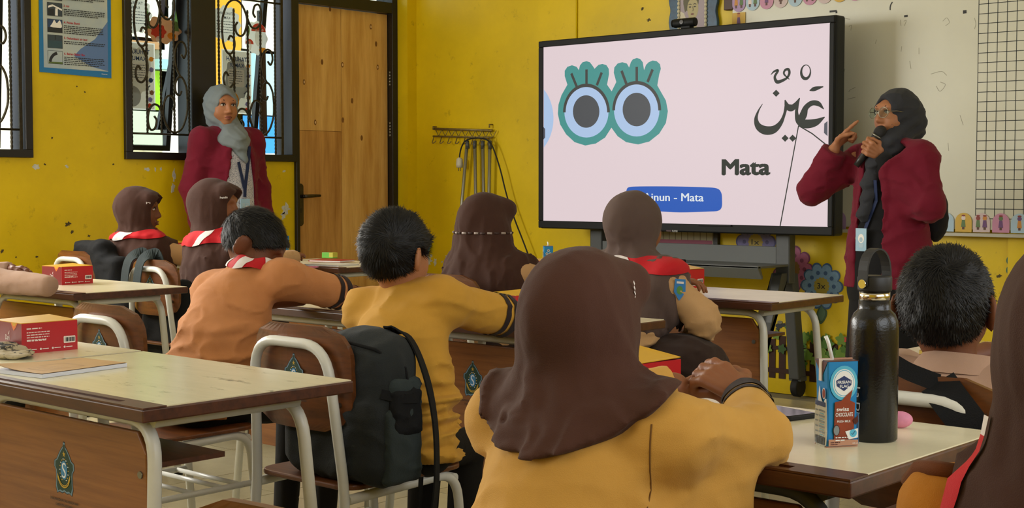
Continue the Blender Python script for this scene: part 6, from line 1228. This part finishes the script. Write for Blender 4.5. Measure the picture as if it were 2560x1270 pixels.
# teacher standing by the window
torT = seg((0, 0, .86), (0, .005, 1.27), .150, .138, (1.18, .90, 1))
T, bfT, blT, RT = woman('standing woman in a grey headscarf and maroon blazer beside the window', (-6.60, 4.945, 0), R(-90), (.035, -.005, 1.567), R(-12), 1.0, sk3, torT, [(.175, 0, 1.375), (-.175, 0, 1.375)], [(.235, -.02, 1.10), (.225, .06, .84)], [(-.235, -.02, 1.10), (-.225, .06, .84)], lambda z: .045 + .055 * np.clip((1.40 - z) / .30, 0, 1), 1.38, .66, c_gray,
    [ell((.015, .075, 1.375), (.105, .075, .085)), seg((.02, .11, 1.36), (-.02, .148, 1.245), .055, .012), seg((0, -.09, 1.42), (0, -.06, 1.36), .06, .08)], c_blk, c_blouse)
yb = lambda x, z: -.02 + chest_y(blT, x, z) + .004
strip(T, [(-.055, yb(-.05, 1.33) + .012, 1.34), (-.045, yb(-.045, 1.26), 1.26), (-.030, yb(-.03, 1.18), 1.18), (-.015, yb(-.015, 1.10), 1.10), (-.012, yb(-.012, 1.05), 1.05)], .020, m_lany, 'lanyard'); strip(T, [(.03, yb(.03, 1.25) + .005, 1.25), (.01, yb(.01, 1.18), 1.18), (-.008, yb(-.01, 1.10) + .003, 1.10)], .018, m_lany, 'lanyard')
y0 = yb(-.01, 1.0); cT = G().box((-.045, y0, .945), (.02, y0 + .004, 1.04)).build('name_card', m_card, T); a = Art((-.045, y0 + .004, .945), (-1, 0, 0), (0, 0, 1)); a.o = Vector((.02, y0 + .004, .945)); a.rect(.012, .045, .03, .07, m_cdk); a.rect(.035, .05, .055, .056, m_wht); a.rect(.035, .062, .055, .07, m_cdk); a.rect(.01, .01, .05, .03, m_wht); a.build('card_print', cT)
# presenter in front of the whiteboard
torP = U([seg((0, 0, .80), (0, .0, 1.15), .150, .128, (1.15, .88, 1)), seg((0, 0, .66), (0, 0, .85), .165, .15, (1.15, .88, 1))], .04)
hcP = (0, -.042, 1.428)
P_, bfP, blP, RP = woman('presenter in a charcoal headscarf, glasses and maroon blazer pointing at her eye', (-2.885, 5.75, 0), R(169), hcP, R(-9), .96, sk3, torP, [(.165, -.01, 1.235), (-.165, -.01, 1.235)], [(.325, .13, 1.095), (.205, .130, 1.275)], [(-.235, .03, 1.03), (-.055, .075, 1.205)], lambda z: .035 + .035 * np.clip((1.25 - z) / .30, 0, 1), 1.24, .665, c_dk,
    [xf(ell((0, -.085, -.035), (.072, .078, .080)), hcP, rotz(R(-9))), seg((0, .03, 1.30), (.02, .12, 1.12), .065, .03), seg((0, -.08, 1.32), (-.03, -.10, 1.18), .03, .05), seg((.0, .12, 1.12), (.025, .145, .98), .03, .028)], c_blk, c_blk, pitch=R(4), mouth=.010,
    hands=[((.195, .122, 1.300), (-.62, -.36, .66), (-.45, .10, -.60), -1, (.04, 1.25, 1.35, 1.35), .9, .93), ((-.020, .078, 1.245), (.35, .85, .50), (.86, -.51, .27), -1, (.95, .98, 1.0, 1.02), .8, .90)])
yb = lambda x, z: -.02 + chest_y(blP, x, z) + .004
G().tube([(.0, .055, 1.175), (-.05, .074, 1.212), (-.02, .078, 1.240)], [.05, .046, .040], 16).build('inner_cuff', c_blk, P_)
strip(P_, [(-.035, yb(-.03, 1.12) + .02, 1.14), (-.03, yb(-.03, 1.05), 1.05), (0, yb(0, .98) + .004, .97), (.012, yb(.01, .94) + .006, .93)], .016, m_lany, 'lanyard')
y0 = yb(.015, .87) + .018; cP = G().box((-.012, y0, .83), (.045, y0 + .004, .93)).build('name_card', m_card, P_); a = Art((.045, y0 + .004, .83), (-1, 0, 0), (0, 0, 1)); a.poly(circ(.03, .055, .016, .02), m_wht); a.poly(circ(.03, .05, .009, .011), m_cdk); a.rect(.018, .015, .042, .032, m_cdk); a.build('card_print', cP)
G().ball((.055, yb(.055, .90) + .012, .885), .008).build('button', M('button_brown', '#6d4a2c', .3), P_)
gl = G(); Rm = RP; c = A3(*hcP)
def hp(x, y, z): return tuple(float(v) for v in c + Rm @ (A3(x, y, z) * .96))
m_gf = M('glasses_metal', '#8d8878', .25, metal=.8); go = D.objects.new('glasses', None); COL.objects.link(go); go.parent = P_
for s in (-1, 1):
    G().tube([hp(s * .034 + .027 * math.cos(R(q)), .112 - .006 * abs(math.cos(R(q))) * (1 if math.cos(R(q)) * s > 0 else 0), .001 + .024 * math.sin(R(q))) for q in range(0, 360, 15)], .0016, 6, closed=True).build('rim', m_gf, go)
    G().tube([hp(s * .061, .106, .006), hp(s * .078, .07, .010), hp(s * .085, .0, .008)], .0016, 6).build('temple', m_gf, go)
    G().prism([hp(s * .034 + .026 * math.cos(R(q)), .111, .001 + .023 * math.sin(R(q))) for q in range(0, 360, 20)], tuple(float(v) for v in Rm @ A3(0, .0012, 0))).build('lens', m_glass, go)
G().tube([hp(-.008, .112, .008), hp(0, .114, .011), hp(.008, .112, .008)], .0015, 6).build('bridge', m_gf, go)
# microphone held by the presenter (a thing of its own)
mw = Matrix.Translation((-2.885, 5.75, 0)) @ Matrix.Rotation(R(169), 4, 'Z')
mic = thing('microphone', 'black handheld microphone held at the presenter mouth', 'microphone', tuple(mw @ Vector((.03, .10, 1.285)))); ax = (mw.to_3x3() @ Vector((-.45, -.33, .82))).normalized(); mic.rotation_euler = ax.to_track_quat('Z', 'Y').to_euler()
G().lathe([(0, -.10), (.014, -.10), (.016, -.06), (.019, .045), (.024, .055), (.0, .055)], 20).build('handle', M('mic_body', '#1d1c1c', .4), mic); G().ball((0, 0, .078), (.028, .028, .032), 0, 18, 12).build('grille', M('mic_grille', '#1b1b1d', .5, bump=.8, bs=700), mic); G().tube([(0, 0, .053), (0, 0, .060)], .0285, 20).build('band', m_alu, mic)
flesh('shoulder_bag', wrinkled(ell((-.155, -.13, .985), (.05, .06, .12)), .005, 1., 2.), [((-.29, -.2, .84), (-.14, .0, 1.13), .01)], cloth('bag_black', '#121216'), P_)

BOXP = [(-2.9763, 1.6447), (-4.9204, 2.8917), (-6.7425, 4.6842), (-3.8416, 4.4509), (-2.6716, 3.0159), (-3.2777, 4.7541), (-1.3711, 1.9791)]
CAR = [(-1.0243, 1.8811), (-3.8645, 4.5691), (-7.2215, 4.9942), (-6.0428, 4.8861)]
BOT = (-1.0049, 1.9604)
ERA = (-1.0197, 2.0813)
PHO = (-1.2419, 2.0644)
PAP = (-1.2518, 1.9256)
NB = [(-2.5719, 1.4637), (-2.6014, 1.68), (-2.7751, 1.4899)]
CLO = (-2.9633, 1.6012)
DK = [(-5.1537, 4.474), (-5.3143, 4.6136), (-5.4651, 4.7285), (-5.0647, 4.2443), (-6.6695, 4.6121)]
RB = [(-1.287, 3.1001)]
HST = [(-1.0838, 2.1793, 0.8217), (-1.0631, 2.1967, 0.8062), (-1.0375, 2.2186, 0.7927), (-1.0247, 2.2296, 0.7866), (-0.9958, 2.2135, 0.7623), (-0.9597, 2.2032, 0.7275), (-0.9491, 2.2111, 0.7045)]

# ------------------------------------------------------------------ things on the desks and chairs
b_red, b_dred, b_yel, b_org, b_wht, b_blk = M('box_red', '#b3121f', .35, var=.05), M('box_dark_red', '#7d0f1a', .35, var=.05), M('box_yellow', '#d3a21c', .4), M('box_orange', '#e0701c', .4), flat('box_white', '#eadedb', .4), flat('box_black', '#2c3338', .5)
def snack_box(label, x, y, z, rz=0, w=.135, d=.14, h=.070, lid=0):
    """near corner edge at x, y; extends to -X and +Y"""
    t = thing('snack_box', label, 'box', (x, y, z), rz, 'red cardboard snack boxes'); r_ = random.Random(int(abs(x * 100)))
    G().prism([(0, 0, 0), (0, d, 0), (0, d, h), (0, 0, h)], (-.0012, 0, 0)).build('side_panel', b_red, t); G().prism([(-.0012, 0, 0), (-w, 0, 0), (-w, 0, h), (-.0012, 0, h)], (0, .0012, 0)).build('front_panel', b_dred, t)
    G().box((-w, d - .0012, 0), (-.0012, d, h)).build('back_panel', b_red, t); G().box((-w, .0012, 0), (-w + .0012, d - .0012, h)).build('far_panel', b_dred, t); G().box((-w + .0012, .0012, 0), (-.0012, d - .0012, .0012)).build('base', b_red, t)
    G().prism([(-w, 0, h), (-.001, 0, h), (-.001, d, h + lid * .2), (-w, d, h + .004 + lid)], (0, 0, .0014)).build('lid', b_yel, t)
    a = Art((0, 0, 0), (0, 1, 0), (0, 0, 1)); a.lines(.012, .058, h * .80, 1, .006, .0028, b_wht, r_); a.lines(.012, .070, h * .68, 4, .0058, .0020, b_wht, r_); a.lines(.012, .078, h * .40, 1, .006, .0024, b_wht, r_)
    a.poly(rrect(d - .036, .018, d - .006, .034, .002), b_wht)
    for k in range(11): a.rect(d - .033 + k * .0024, .021, d - .0318 + k * .0024 + .0006 * (k % 3), .031, b_blk, k > 0)
    for k in range(4): a.poly(circ(.016 + k * .030, .009, .0026, .0026, 10), b_wht, k > 0); a.rect(.020 + k * .030, .008, .036 + k * .030, .0098, b_wht, True)
    a.build('side_print', t)
    a = Art((-w, 0, 0), (1, 0, 0), (0, 0, 1)); a.poly([(w * .62, h), (w * .86, h), (w * .80, h * .86), (w * .72, h * .74), (w * .66, h * .88)], b_org); a.poly([(w * .66, h), (w * .82, h), (w * .77, h * .9), (w * .70, h * .9)], b_yel); a.text('Dari', w * .42, h * .42, w * .15, h * .17, b_wht, .01); a.poly([(w * .53, h * .60), (w * .56, h * .60), (w * .575, h * .74), (w * .55, h * .68)], b_wht); a.lines(w * .38, w * .58, h * .27, 1, .004, .0014, b_wht, r_); a.build('front_print', t)
    return t
BX = BOXP
snack_box('red snack box beside the patterned cloth on the joined desk', BX[0][0], BX[0][1], .73, R(-2))
snack_box('red snack box beside the resting arm on the desk by the wall', BX[1][0], BX[1][1], .73, R(3))
snack_box('red snack box in front of the girl in profile', -6.50, 4.52, .73, R(8))
snack_box('red snack box with orange corner beside the far milk carton', BX[3][0], BX[3][1], .73, R(-30))
snack_box('red snack box glimpsed past the striped sleeve of the boy in yellow', BX[4][0], BX[4][1], .73, R(-8))
snack_box('red snack box behind the shoulder of the girl under the screen', -3.02, 4.32, .73, R(-12), lid=.01)
snack_box('red snack box with raised lid in front of the girl in the foreground', BX[6][0] - .115, BX[6][1], .73, R(-6), lid=.015)
# milk cartons
k_bl, k_db, k_cy, k_wh, k_br, k_db2, k_gr, k_ma = M('carton_blue', '#1b83c4', .3), flat('carton_navy', '#243a6d', .35), M('carton_cyan', '#58b9dd', .3), flat('carton_white', '#e9eef0', .35), M('carton_brown', '#8a3c24', .35, var=.15, vs=60), flat('carton_dark_brown', '#4a1d1a', .35), flat('carton_grey', '#7f8b92', .35), flat('carton_tan', '#b98a72', .35)
def milk(label, x, y, z, rz, detail=True, straw=1):
    t = thing('milk_carton', label, 'carton', (x, y, z), rz, 'blue milk cartons'); w, d, h = .050, .040, .128
    G().prism([(-w / 2, -d / 2, 0), (w / 2, -d / 2, 0), (w / 2, d / 2, 0), (-w / 2, d / 2, 0)], (0, 0, .002)).build('base', k_ma, t)
    g = G(); n = 8
    def pr(u, v):
        q = rrect(-w / 2, -d / 2, w / 2, d / 2, .002, 1); p = q[int(round(u * 8)) % 8]; pin = 1 - .05 * math.sin(math.pi * v) * (v < .8); return (p[0] * pin, p[1] * pin, .002 + v * (h - .002))
    g.grid(pr, 8, 9, 0, False, True); g.f.append([len(g.v) - 8 + i for i in range(8)]); g.m.append(0); g.s.append(False); g.build('carton', k_bl, t)
    G().prism([(-w / 2, -d / 2, h), (w / 2, -d / 2, h), (w / 2, d / 2, h), (-w / 2, d / 2, h)], (0, 0, .001)).build('top_panel', k_db2, t); G().box((-w / 2, -.0015, h + .001), (w / 2, .0015, h + .003)).build('top_seam', k_ma, t)
    a = Art((-w / 2, -d / 2, 0), (1, 0, 0), (0, 0, 1), base=.0006)
    a.poly(circ(.026, .096, .0225, .026), k_cy); a.poly(circ(.026, .096, .018, .021), k_wh); a.poly(circ(.026, .096, .0165, .0195), k_cy); a.poly(circ(.026, .096, .0155, .0185), k_wh); a.poly([(.013, .100), (.026, .107), (.038, .100), (.038, .093), (.026, .084), (.014, .092)], k_db)
    a.text('FRISIAN', .0155, .0955, .021, .0045, k_wh, .02); a.text('FLAG', .0190, .0893, .015, .0045, k_wh, .02)
    a.poly([(.010, .012), (.042, .012), (.044, .066), (.036, .070), (.040, .086), (.030, .078), (.022, .070), (.011, .068)], k_br); a.text('swiss', .014, .0545, .020, .0062, k_wh, .02); a.text('CHOCOLATE', .0125, .0465, .028, .0058, k_wh, .02); a.text('FRESH MILK', .0150, .0375, .022, .0035, k_wh, .01)
    a.poly(circ(.014, .026, .0055, .0085, 16), k_db2); a.poly(circ(.014, .026, .0045, .0072, 16), k_gr); a.poly([(.028, .024), (.049, .028), (.049, .014), (.034, .012)], k_wh); a.poly(circ(.041, .021, .006, .006, 14), k_cy); a.stroke([(.038, .021), (.040, .019), (.044, .024)], .001, k_db)
    a.poly([(.040, .040), (.048, .048), (.049, .038), (.044, .033)], k_db2); a.poly([(.001, .003), (.049, .003), (.049, .011), (.001, .013)], k_ma); a.text('CARNIVAL' if False else '125 ml', .040, .005, .008, .0022, k_wh); a.lines(.012, .034, .0145, 2, .004, .0016, k_wh, random.Random(4)); a.lines(.004, .020, .0075, 2, .003, .0014, k_db2, random.Random(5)); a.build('front_print', t)
    a = Art((-w / 2, d / 2, 0), (0, -1, 0), (0, 0, 1), base=.0006)
    a.poly([(0, h), (d, h), (d * .55, h - .024)], k_db2); a.poly(catmull([(.004, .070), (.010, .058), (.013, .078), (.016, .090), (.020, .074), (.028, .066), (.034, .072), (.039, .066), (.039, .004), (.001, .004), (.004, .070)], 3), k_wh); a.poly(circ(.030, .080, .0055, .0085, 16), k_wh); a.poly(circ(.030, .080, .0045, .0073, 16), k_br); a.rect(.003, .060, .036, .067, k_db)
    for i in range(5): a.rect(.016, .052 - i * .008, .034, .0545 - i * .008, k_gr, i > 0); a.rect(.004, .052 - i * .008, .013, .054 - i * .008, k_gr, True); a.rect(.018, .0485 - i * .008, .032, .0498 - i * .008, k_cy, True)
    for i in range(13): a.rect(.004 + i * .0025, .003, .0052 + i * .0025 + .0007 * (i % 3), .015, b_blk, i > 0)
    a.build('side_print', t)
    a = Art((w / 2, -d / 2, 0), (0, 1, 0), (0, 0, 1), base=.0006)
    for cx, cy in ((.02, .11), (.013, .097), (.027, .097), (.011, .083), (.020, .080), (.029, .083), (.020, .066)): a.poly(circ(cx, cy, .0055, .0055, 14), k_wh); a.poly(circ(cx, cy, .0042, .0042, 12), k_gr)
    a.rect(.002, .004, .038, .05, k_wh); a.lines(.005, .035, .042, 5, .007, .002, k_gr, random.Random(6)); a.build('back_print', t)
    if straw == 1: G().tube([(-.006, .0, h - .004), (-.013, .004, h + .028), (-.016, .006, h + .036)], .0028, 10).build('straw', k_wh, t)
    if straw == 2: G().tube(bend([(.0, .0, h - .004), (.0, .0, h + .012), (-.030, .0, h + .016)], .006), .0026, 10).build('straw', k_wh, t)
    g = G(); g.box((-w / 2 - .0025, -.004, h - .030), (-w / 2 - .0006, .004, h)); g.box((-w / 2 - .0025, -.004, h), (-.008, .004, h + .0028)); g.build('seal_strip', M('seal_foil', '#d8cfc4', .4), t)
    return t
milk('blue chocolate milk carton with white straw beside the black bottle', CAR[0][0], CAR[0][1], .73, R(56))
milk('blue milk carton with bent straw beside the orange cornered red box', CAR[1][0], CAR[1][1], .73, R(-45), straw=2)
milk('blue milk carton behind the red box of the girl in profile', -6.50, 4.705, .73, R(-40), straw=2)
milk('blue milk carton mostly hidden behind the bending boy head', -5.655, 4.58, .73, R(20), straw=0)
# black steel bottle
bt = thing('water_bottle', 'tall black steel water bottle with carry loop on the nearest desk', 'bottle', (BOT[0], BOT[1], .73), R(20))
m_bot = M('bottle_black', '#0d0e10', .27, spec=.5, bump=.12, bs=260); m_ste = M('bottle_steel', '#d9d4c6', .18, metal=1.)
G().lathe([(0, 0), (.034, 0), (.0365, .003), (.0368, .168), (.0355, .183), (.031, .194), (.0255, .199), (.0238, .203), (.0238, .214), (0, .214)], 48).build('body', m_bot, bt)
G().lathe([(0, .213), (.0232, .213), (.0232, .228), (0, .228)], 40).build('neck_ring', m_ste, bt); lidb = G().lathe([(0, .2285), (.0252, .2285), (.0258, .231), (.0258, .249), (.0246, .2515), (0, .2515)], 40).build('lid', M('lid_black', '#17181a', .5), bt)
lo_ = []
for q in range(0, 181, 10): lo_.append((.0275 * math.cos(R(q)), .0, .247 + .044 * math.sin(R(q)) ** .8 if q not in (0, 180) else .247))
pth = [(.0275, 0, .238)] + lo_ + [(-.0275, 0, .238)]; g = G(); vs = []
for p in pth:
    nx = p[0] / .0275; 
    for yy in (-.0085, .0085): vs.append((p[0] - .0012 * nx, yy, p[2])); 
    for yy in (.0085, -.0085): vs.append((p[0] + .0016 * nx, yy, p[2] + .0026 * (p[2] > .25)))
g.add(vs, [(4 * i + k, 4 * i + (k + 1) % 4, 4 * i + 4 + (k + 1) % 4, 4 * i + 4 + k) for i in range(len(pth) - 1) for k in range(4)]); lp = g.build('carry_loop', MC['lid_black'], bt, rot=(0, 0, R(58)))
for s in (-1, 1): G().tube([(s * .0255, 0, .240), (s * .0305, 0, .240)], .0068, 20).build('pivot', m_ste, lp)
a = Art(tuple(.0368 * v for v in (-.5, -.866, 0)), (0, 0, -1), (.866, -.5, 0), base=.0008); a.o = a.o + Vector((0, 0, .084)); a.text('La Dia', 0, -.004, .050, .0085, flat('bottle_print', '#cfcfcf')); a.build('lettering', bt, rot=(0, 0, 0))
# pink eraser, phone and papers on the same desk
g = G(); g.ball((0, 0, .0135), (.020, .013, .0135), 0, 18, 12); tag(g.build('eraser', M('eraser_pink', '#d98aa8', .6, var=.1, vs=70), loc=(ERA[0], ERA[1], .73), rot=(0, 0, R(30))), 'pink rounded eraser behind the black bottle', 'eraser')
ph = thing('phone', 'dark phone lying beyond the hands on the bottle desk', 'phone', (PHO[0], PHO[1], .73), R(75)); G().prism([(p[0], p[1], 0) for p in rrect(-.035, -.07, .035, .07, .008)], (0, 0, .008)).build('case', m_rub, ph, bev=.002); G().prism([(p[0], p[1], .0081) for p in rrect(-.032, -.066, .032, .066, .006)], (0, 0, .0005)).build('display', M('phone_glass', '#15171c', .08), ph)
pp = thing('paper_sheet', 'white worksheet under the hands of the girl in the foreground', 'paper', (PAP[0], PAP[1], .7305), R(12)); G().box((-.07, -.05, 0), (.07, .05, .0012)).build('sheet', M('paper_white', '#d9d9d6', .6), pp); a = Art((-.07, -.05, .0012), (1, 0, 0), (0, 1, 0)); a.lines(.01, .13, .085, 7, .011, .003, m_gry, random.Random(2)); a.build('print', pp)
# notebook on the worn desk
N_, R_, L_ = NB; u = Vector((R_[0] - N_[0], R_[1] - N_[1], 0)); ul = u.length; v = Vector((L_[0] - N_[0], L_[1] - N_[1], 0)).normalized() * .155; v -= u.normalized() * v.dot(u.normalized())
nb_ = thing('notebook', 'tan covered notebook lying open edged on the worn desk', 'notebook', (N_[0], N_[1], .7305)); m_pg2 = M('page_edge', '#d3d8ea', .6); m_cov = M('tan_cover', '#b48a45', .55, var=.06, vs=12)
G().prism([(0, 0, 0), u, u + v, v], (0, 0, .008)).build('pages', m_pg2, nb_); e_ = u.normalized() * .002
g = G(); g.grid(lambda a_, b_: tuple(u * a_ * .995 + v * b_ * 1.01 + Vector((0, 0, .0086 + .010 * b_ ** 3 * (1 - a_) ** 2))), 14, 10); g.grid(lambda a_, b_: tuple(u * a_ * .995 + v * b_ * 1.01 + Vector((0, 0, .0094 + .010 * b_ ** 3 * (1 - a_) ** 2))), 14, 10); g.build('cover', m_cov, nb_)
a = Art((0, 0, .0102), u, v, base=.0004); m_pen = flat('cover_ink', '#6d4a1c'); pts = [(.03, .03), (.13, .03), (.13, .10), (.03, .10), (.03, .03)]
for i in range(4): a.stroke([pts[i], pts[i + 1]], .0012, m_pen, i > 0)
for i in range(3): a.stroke([(.04, .045 + .018 * i), (.10 - .01 * i, .045 + .018 * i)], .0012, m_pen, True)
a.build('cover_print', nb_)
# patterned cloth beside the first red box
ct_ = thing('patterned_cloth', 'folded grey and cream patterned cloth in front of the red box', 'cloth', (CLO[0], CLO[1], .73)); cf = wrinkled(U([ell((0, 0, .008), (.085, .05, .010)), ell((-.05, .02, .012), (.05, .04, .012))], .02), .006, 2.2, 1.)
m_bat = M('batik', '#2f2f2d', .8, col2='#b5a88c', var=.01, vs=38); [x for x in m_bat.node_tree.nodes if x.type == 'VALTORGB'][0].color_ramp.elements[0].position = .47; [x for x in m_bat.node_tree.nodes if x.type == 'VALTORGB'][0].color_ramp.elements[1].position = .52
flesh('folds', lambda P: np.maximum(cf(P), .0008 - P[:, 2]), [((-.13, -.09, -.004), (.13, .09, .04), .004)], m_bat, ct_)
# things on the desk by the door
def book(name, label, cat, p, z, w, d, h, rz, cm, pages=None):
    t = thing(name, label, cat, (p[0], p[1], z), rz)
    G().box((-w / 2 + .002, -d / 2 + .002, .0012), (w / 2 - .002, d / 2 - .002, h - .0012)).build('pages', pages or M('paper_white', '#d9d9d6', .6), t); G().box((-w / 2, -d / 2, 0), (w / 2, d / 2, .0012)).build('back_cover', cm, t); G().box((-w / 2, -d / 2, h - .0012), (w / 2, d / 2, h)).build('front_cover', cm, t); G().box((-w / 2 - .001, -d / 2, 0), (-w / 2, d / 2, h)).build('spine', cm, t); return t
book('exercise_book', 'white exercise book under the red one on the desk by the door', 'book', DK[0], .73, .21, .16, .008, R(10), M('cover_white', '#cfcabc', .5))
book('exercise_book', 'red covered book on the desk in front of the plywood door', 'book', DK[1], .738, .19, .13, .008, R(14), M('cover_red', '#a02a1c', .45))
tg_ = thing('green_box', 'small green and yellow box on top of the red book', 'box', (DK[2][0], DK[2][1], .746), R(12)); G().box((-.035, -.02, 0), (.035, .02, .028)).build('carton', M('green_card', '#5fae3a', .4), tg_, bev=.002); G().box((.012, -.0205, .004), (.0355, .0205, .0284)).build('yellow_end', M('yellow_card', '#b9b23e', .4), tg_)
pk = thing('pink_pen', 'pink pen leaning at the edge of the desk by the door', 'pen', (DK[3][0], DK[3][1], .735), R(60)); G().tube([(-.05, 0, .0), (.04, 0, .0)], .0045, 10).build('barrel', M('pen_pink', '#d7799b', .4), pk); G().tube([(.04, 0, 0), (.055, 0, 0)], [.004, .001], 10).build('tip', M('pen_pink', '#d7799b'), pk)
ob_ = thing('open_book', 'open white book beside the girl with the peaked headscarf', 'book', (DK[4][0], DK[4][1], .73), R(20)); g = G(); g.grid(lambda a_, b_: ((a_ - .5) * .26, (b_ - .5) * .18, .004 + .014 * abs(math.sin(2 * math.pi * a_))), 25, 2); g.build('pages', M('paper_cream', '#cdbf96', .6), ob_)
# books on the desk beyond the short haired boy
rb_ = thing('open_book', 'thick open book with yellow edges beyond the short haired boy', 'book', (RB[0][0], RB[0][1], .73), R(-8))
for s in (-1, 1):
    g = G(); g.grid(lambda a_, b_: (s * (.005 + .13 * a_), (b_ - .5) * .20, .010 + .012 * math.sin(math.pi * min(1, a_ * 1.1) ** .6)), 12, 2); g.build('page', MC['paper_white'], rb_); G().box((s * .004 if s > 0 else -.135, -.10, 0), (.135 if s > 0 else -.004, .10, .010)).build('page_block', M('page_yellow', '#b59a3e', .6), rb_); a = Art((.012 if s > 0 else -.125, -.09, .023), (1, 0, 0), (0, 1, 0)); a.lines(.0, .11, .16, 9, .016, .004, m_gry, random.Random(8 + s)); a.build('print', rb_)
# ------------------------------------------------------------------ bags
m_bp = cloth('backpack_grey', '#272b2c', bs=400, bump=.35, sheen=.05); m_bp2 = cloth('backpack_black', '#131416', bs=400, bump=.3, sheen=0.); m_bp3 = cloth('backpack_slate', '#30393a', bs=400, bump=.3, sheen=.05)
def rbox(c, h_, r):
    c, h_ = A3(*c), A3(*h_)
    def f(P): q = np.abs(P - c) - (h_ - r); return np.sqrt((np.maximum(q, 0) ** 2).sum(1)) + np.minimum(q.max(1), 0) - r
    return f
bp_ = thing('backpack', 'dark grey school backpack wedged on the chair behind the boy in yellow', 'backpack', (-2.455, 2.185, .437))
bx_ = rbox((0, 0, .165), (.185, .070, .170), .055); f_ = U([bx_, rbox((.01, -.02, .10), (.16, .065, .095), .04), ell((.06, .0, .31), (.11, .055, .045))], .02)
flesh('main_body', wrinkled(f_, .006, 1., 2.), [((-.23, -.12, -.02), (.23, .11, .38), .0075)], m_bp, bp_)
sp = U([rbox((.175, .0, .09), (.018, .055, .085), .015), rbox((.178, .005, .20), (.015, .045, .05), .012)], .01); flesh('side_pocket', wrinkled(sp, .005, 1.4, 5.), [((.12, -.08, -.01), (.22, .08, .27), .006)], m_bp3, bp_)
flesh('pocket_mesh', wrinkled(rbox((.182, .004, .17), (.016, .045, .055), .012), .006, 2., 3.), [((.14, -.06, .10), (.22, .07, .24), .006)], m_bp2, bp_)
G().tube([(-.16, -.072, .30), (0, -.077, .335), (.15, -.06, .315), (.186, .0, .27), (.19, .02, .16)], .004, 6).build('zip', m_bp2, bp_)
def strap(name, pts, wd, m, par, nrm=(1, 0, 0), th=.004):
    q = catmull(pts, 6); g = G(); vs = []; nr = Vector(nrm)
    for i, p in enumerate(q): t = (Vector(q[min(i + 1, len(q) - 1)]) - Vector(q[max(i - 1, 0)])).normalized(); s_ = t.cross(nr); s_ = s_.normalized() * wd / 2 if s_.length > 1e-6 else Vector((0, wd / 2, 0)); n_ = s_.cross(t).normalized() * th / 2; P = Vector(p); vs += [P - s_ - n_, P + s_ - n_, P + s_ + n_, P - s_ + n_]
    fs = [(4 * i + k, 4 * i + (k + 1) % 4, 4 * i + 4 + (k + 1) % 4, 4 * i + 4 + k) for i in range(len(q) - 1) for k in range(4)] + [(3, 2, 1, 0), tuple(4 * (len(q) - 1) + k for k in range(4))]
    g.add(vs, fs, 0, False); return g.build(name, m, par)
strap('shoulder_strap', [(.10, .02, .352), (.15, .045, .335), (.188, .062, .25), (.205, .075, .14), (.225, .06, .02), (.232, .04, -.06), (.228, .02, -.13), (.215, .03, -.15)], .042, m_bp2, bp_, (1, .6, 0))
strap('strap_tail', [(.205, .03, .02), (.208, .02, -.06), (.20, .01, -.16)], .016, m_bp2, bp_, (1, .3, 0))
strap('compression_strap', [(.165, -.055, .215), (.195, -.02, .205), (.198, .03, .20)], .022, m_bp2, bp_, (1, 0, 0))
bg = thing('shoulder_bag', 'black bag slung over the chair of the girl in profile', 'bag', (-6.10, 3.70, .70)); flesh('bag_body', wrinkled(U([rbox((.02, .05, .09), (.13, .05, .06), .035), seg((.08, .06, .08), (.30, .06, -.16), .06, .07), rbox((.18, .05, -.06), (.09, .05, .14), .04)], .04), .006, 1., 1.), [((-.16, -.05, -.28), (.42, .16, .20), .011)], m_bp2, bg)
sg = thing('hanging_bag', 'dark bag with two wide grey straps over the chair behind the taller girl', 'bag', (-5.20, 3.48, .76))
flesh('bag_body', wrinkled(rbox((.0, .09, -.22), (.15, .05, .17), .04), .006, 1., 2.), [((-.18, .02, -.42), (.18, .16, -.02), .012)], m_bp2, sg)
for x0, m_ in ((-.115, m_bp3), (-.02, m_bp3)): strap('wide_strap', [(x0 - .02, -.045, -.10), (x0 - .012, -.042, -.02), (x0, -.03, .035), (x0 + .015, .0, .058), (x0 + .03, .035, .045), (x0 + .035, .055, -.05)], .058, m_, sg, (0, -1, .3))
hs_ = thing('bag_strap', 'wide black bag strap draped across the chair of the short haired boy', 'strap', (-1.075, 2.20, .80)); HL = [(x + 1.075, y - 2.20, z - .80) for x, y, z in HST]
strap('strap_band', HL[:4], .030, m_bp2, hs_, (.3, -1, .2)); strap('wide_band', HL[3:], .062, m_bp2, hs_, (.45, -1, .2), .006)
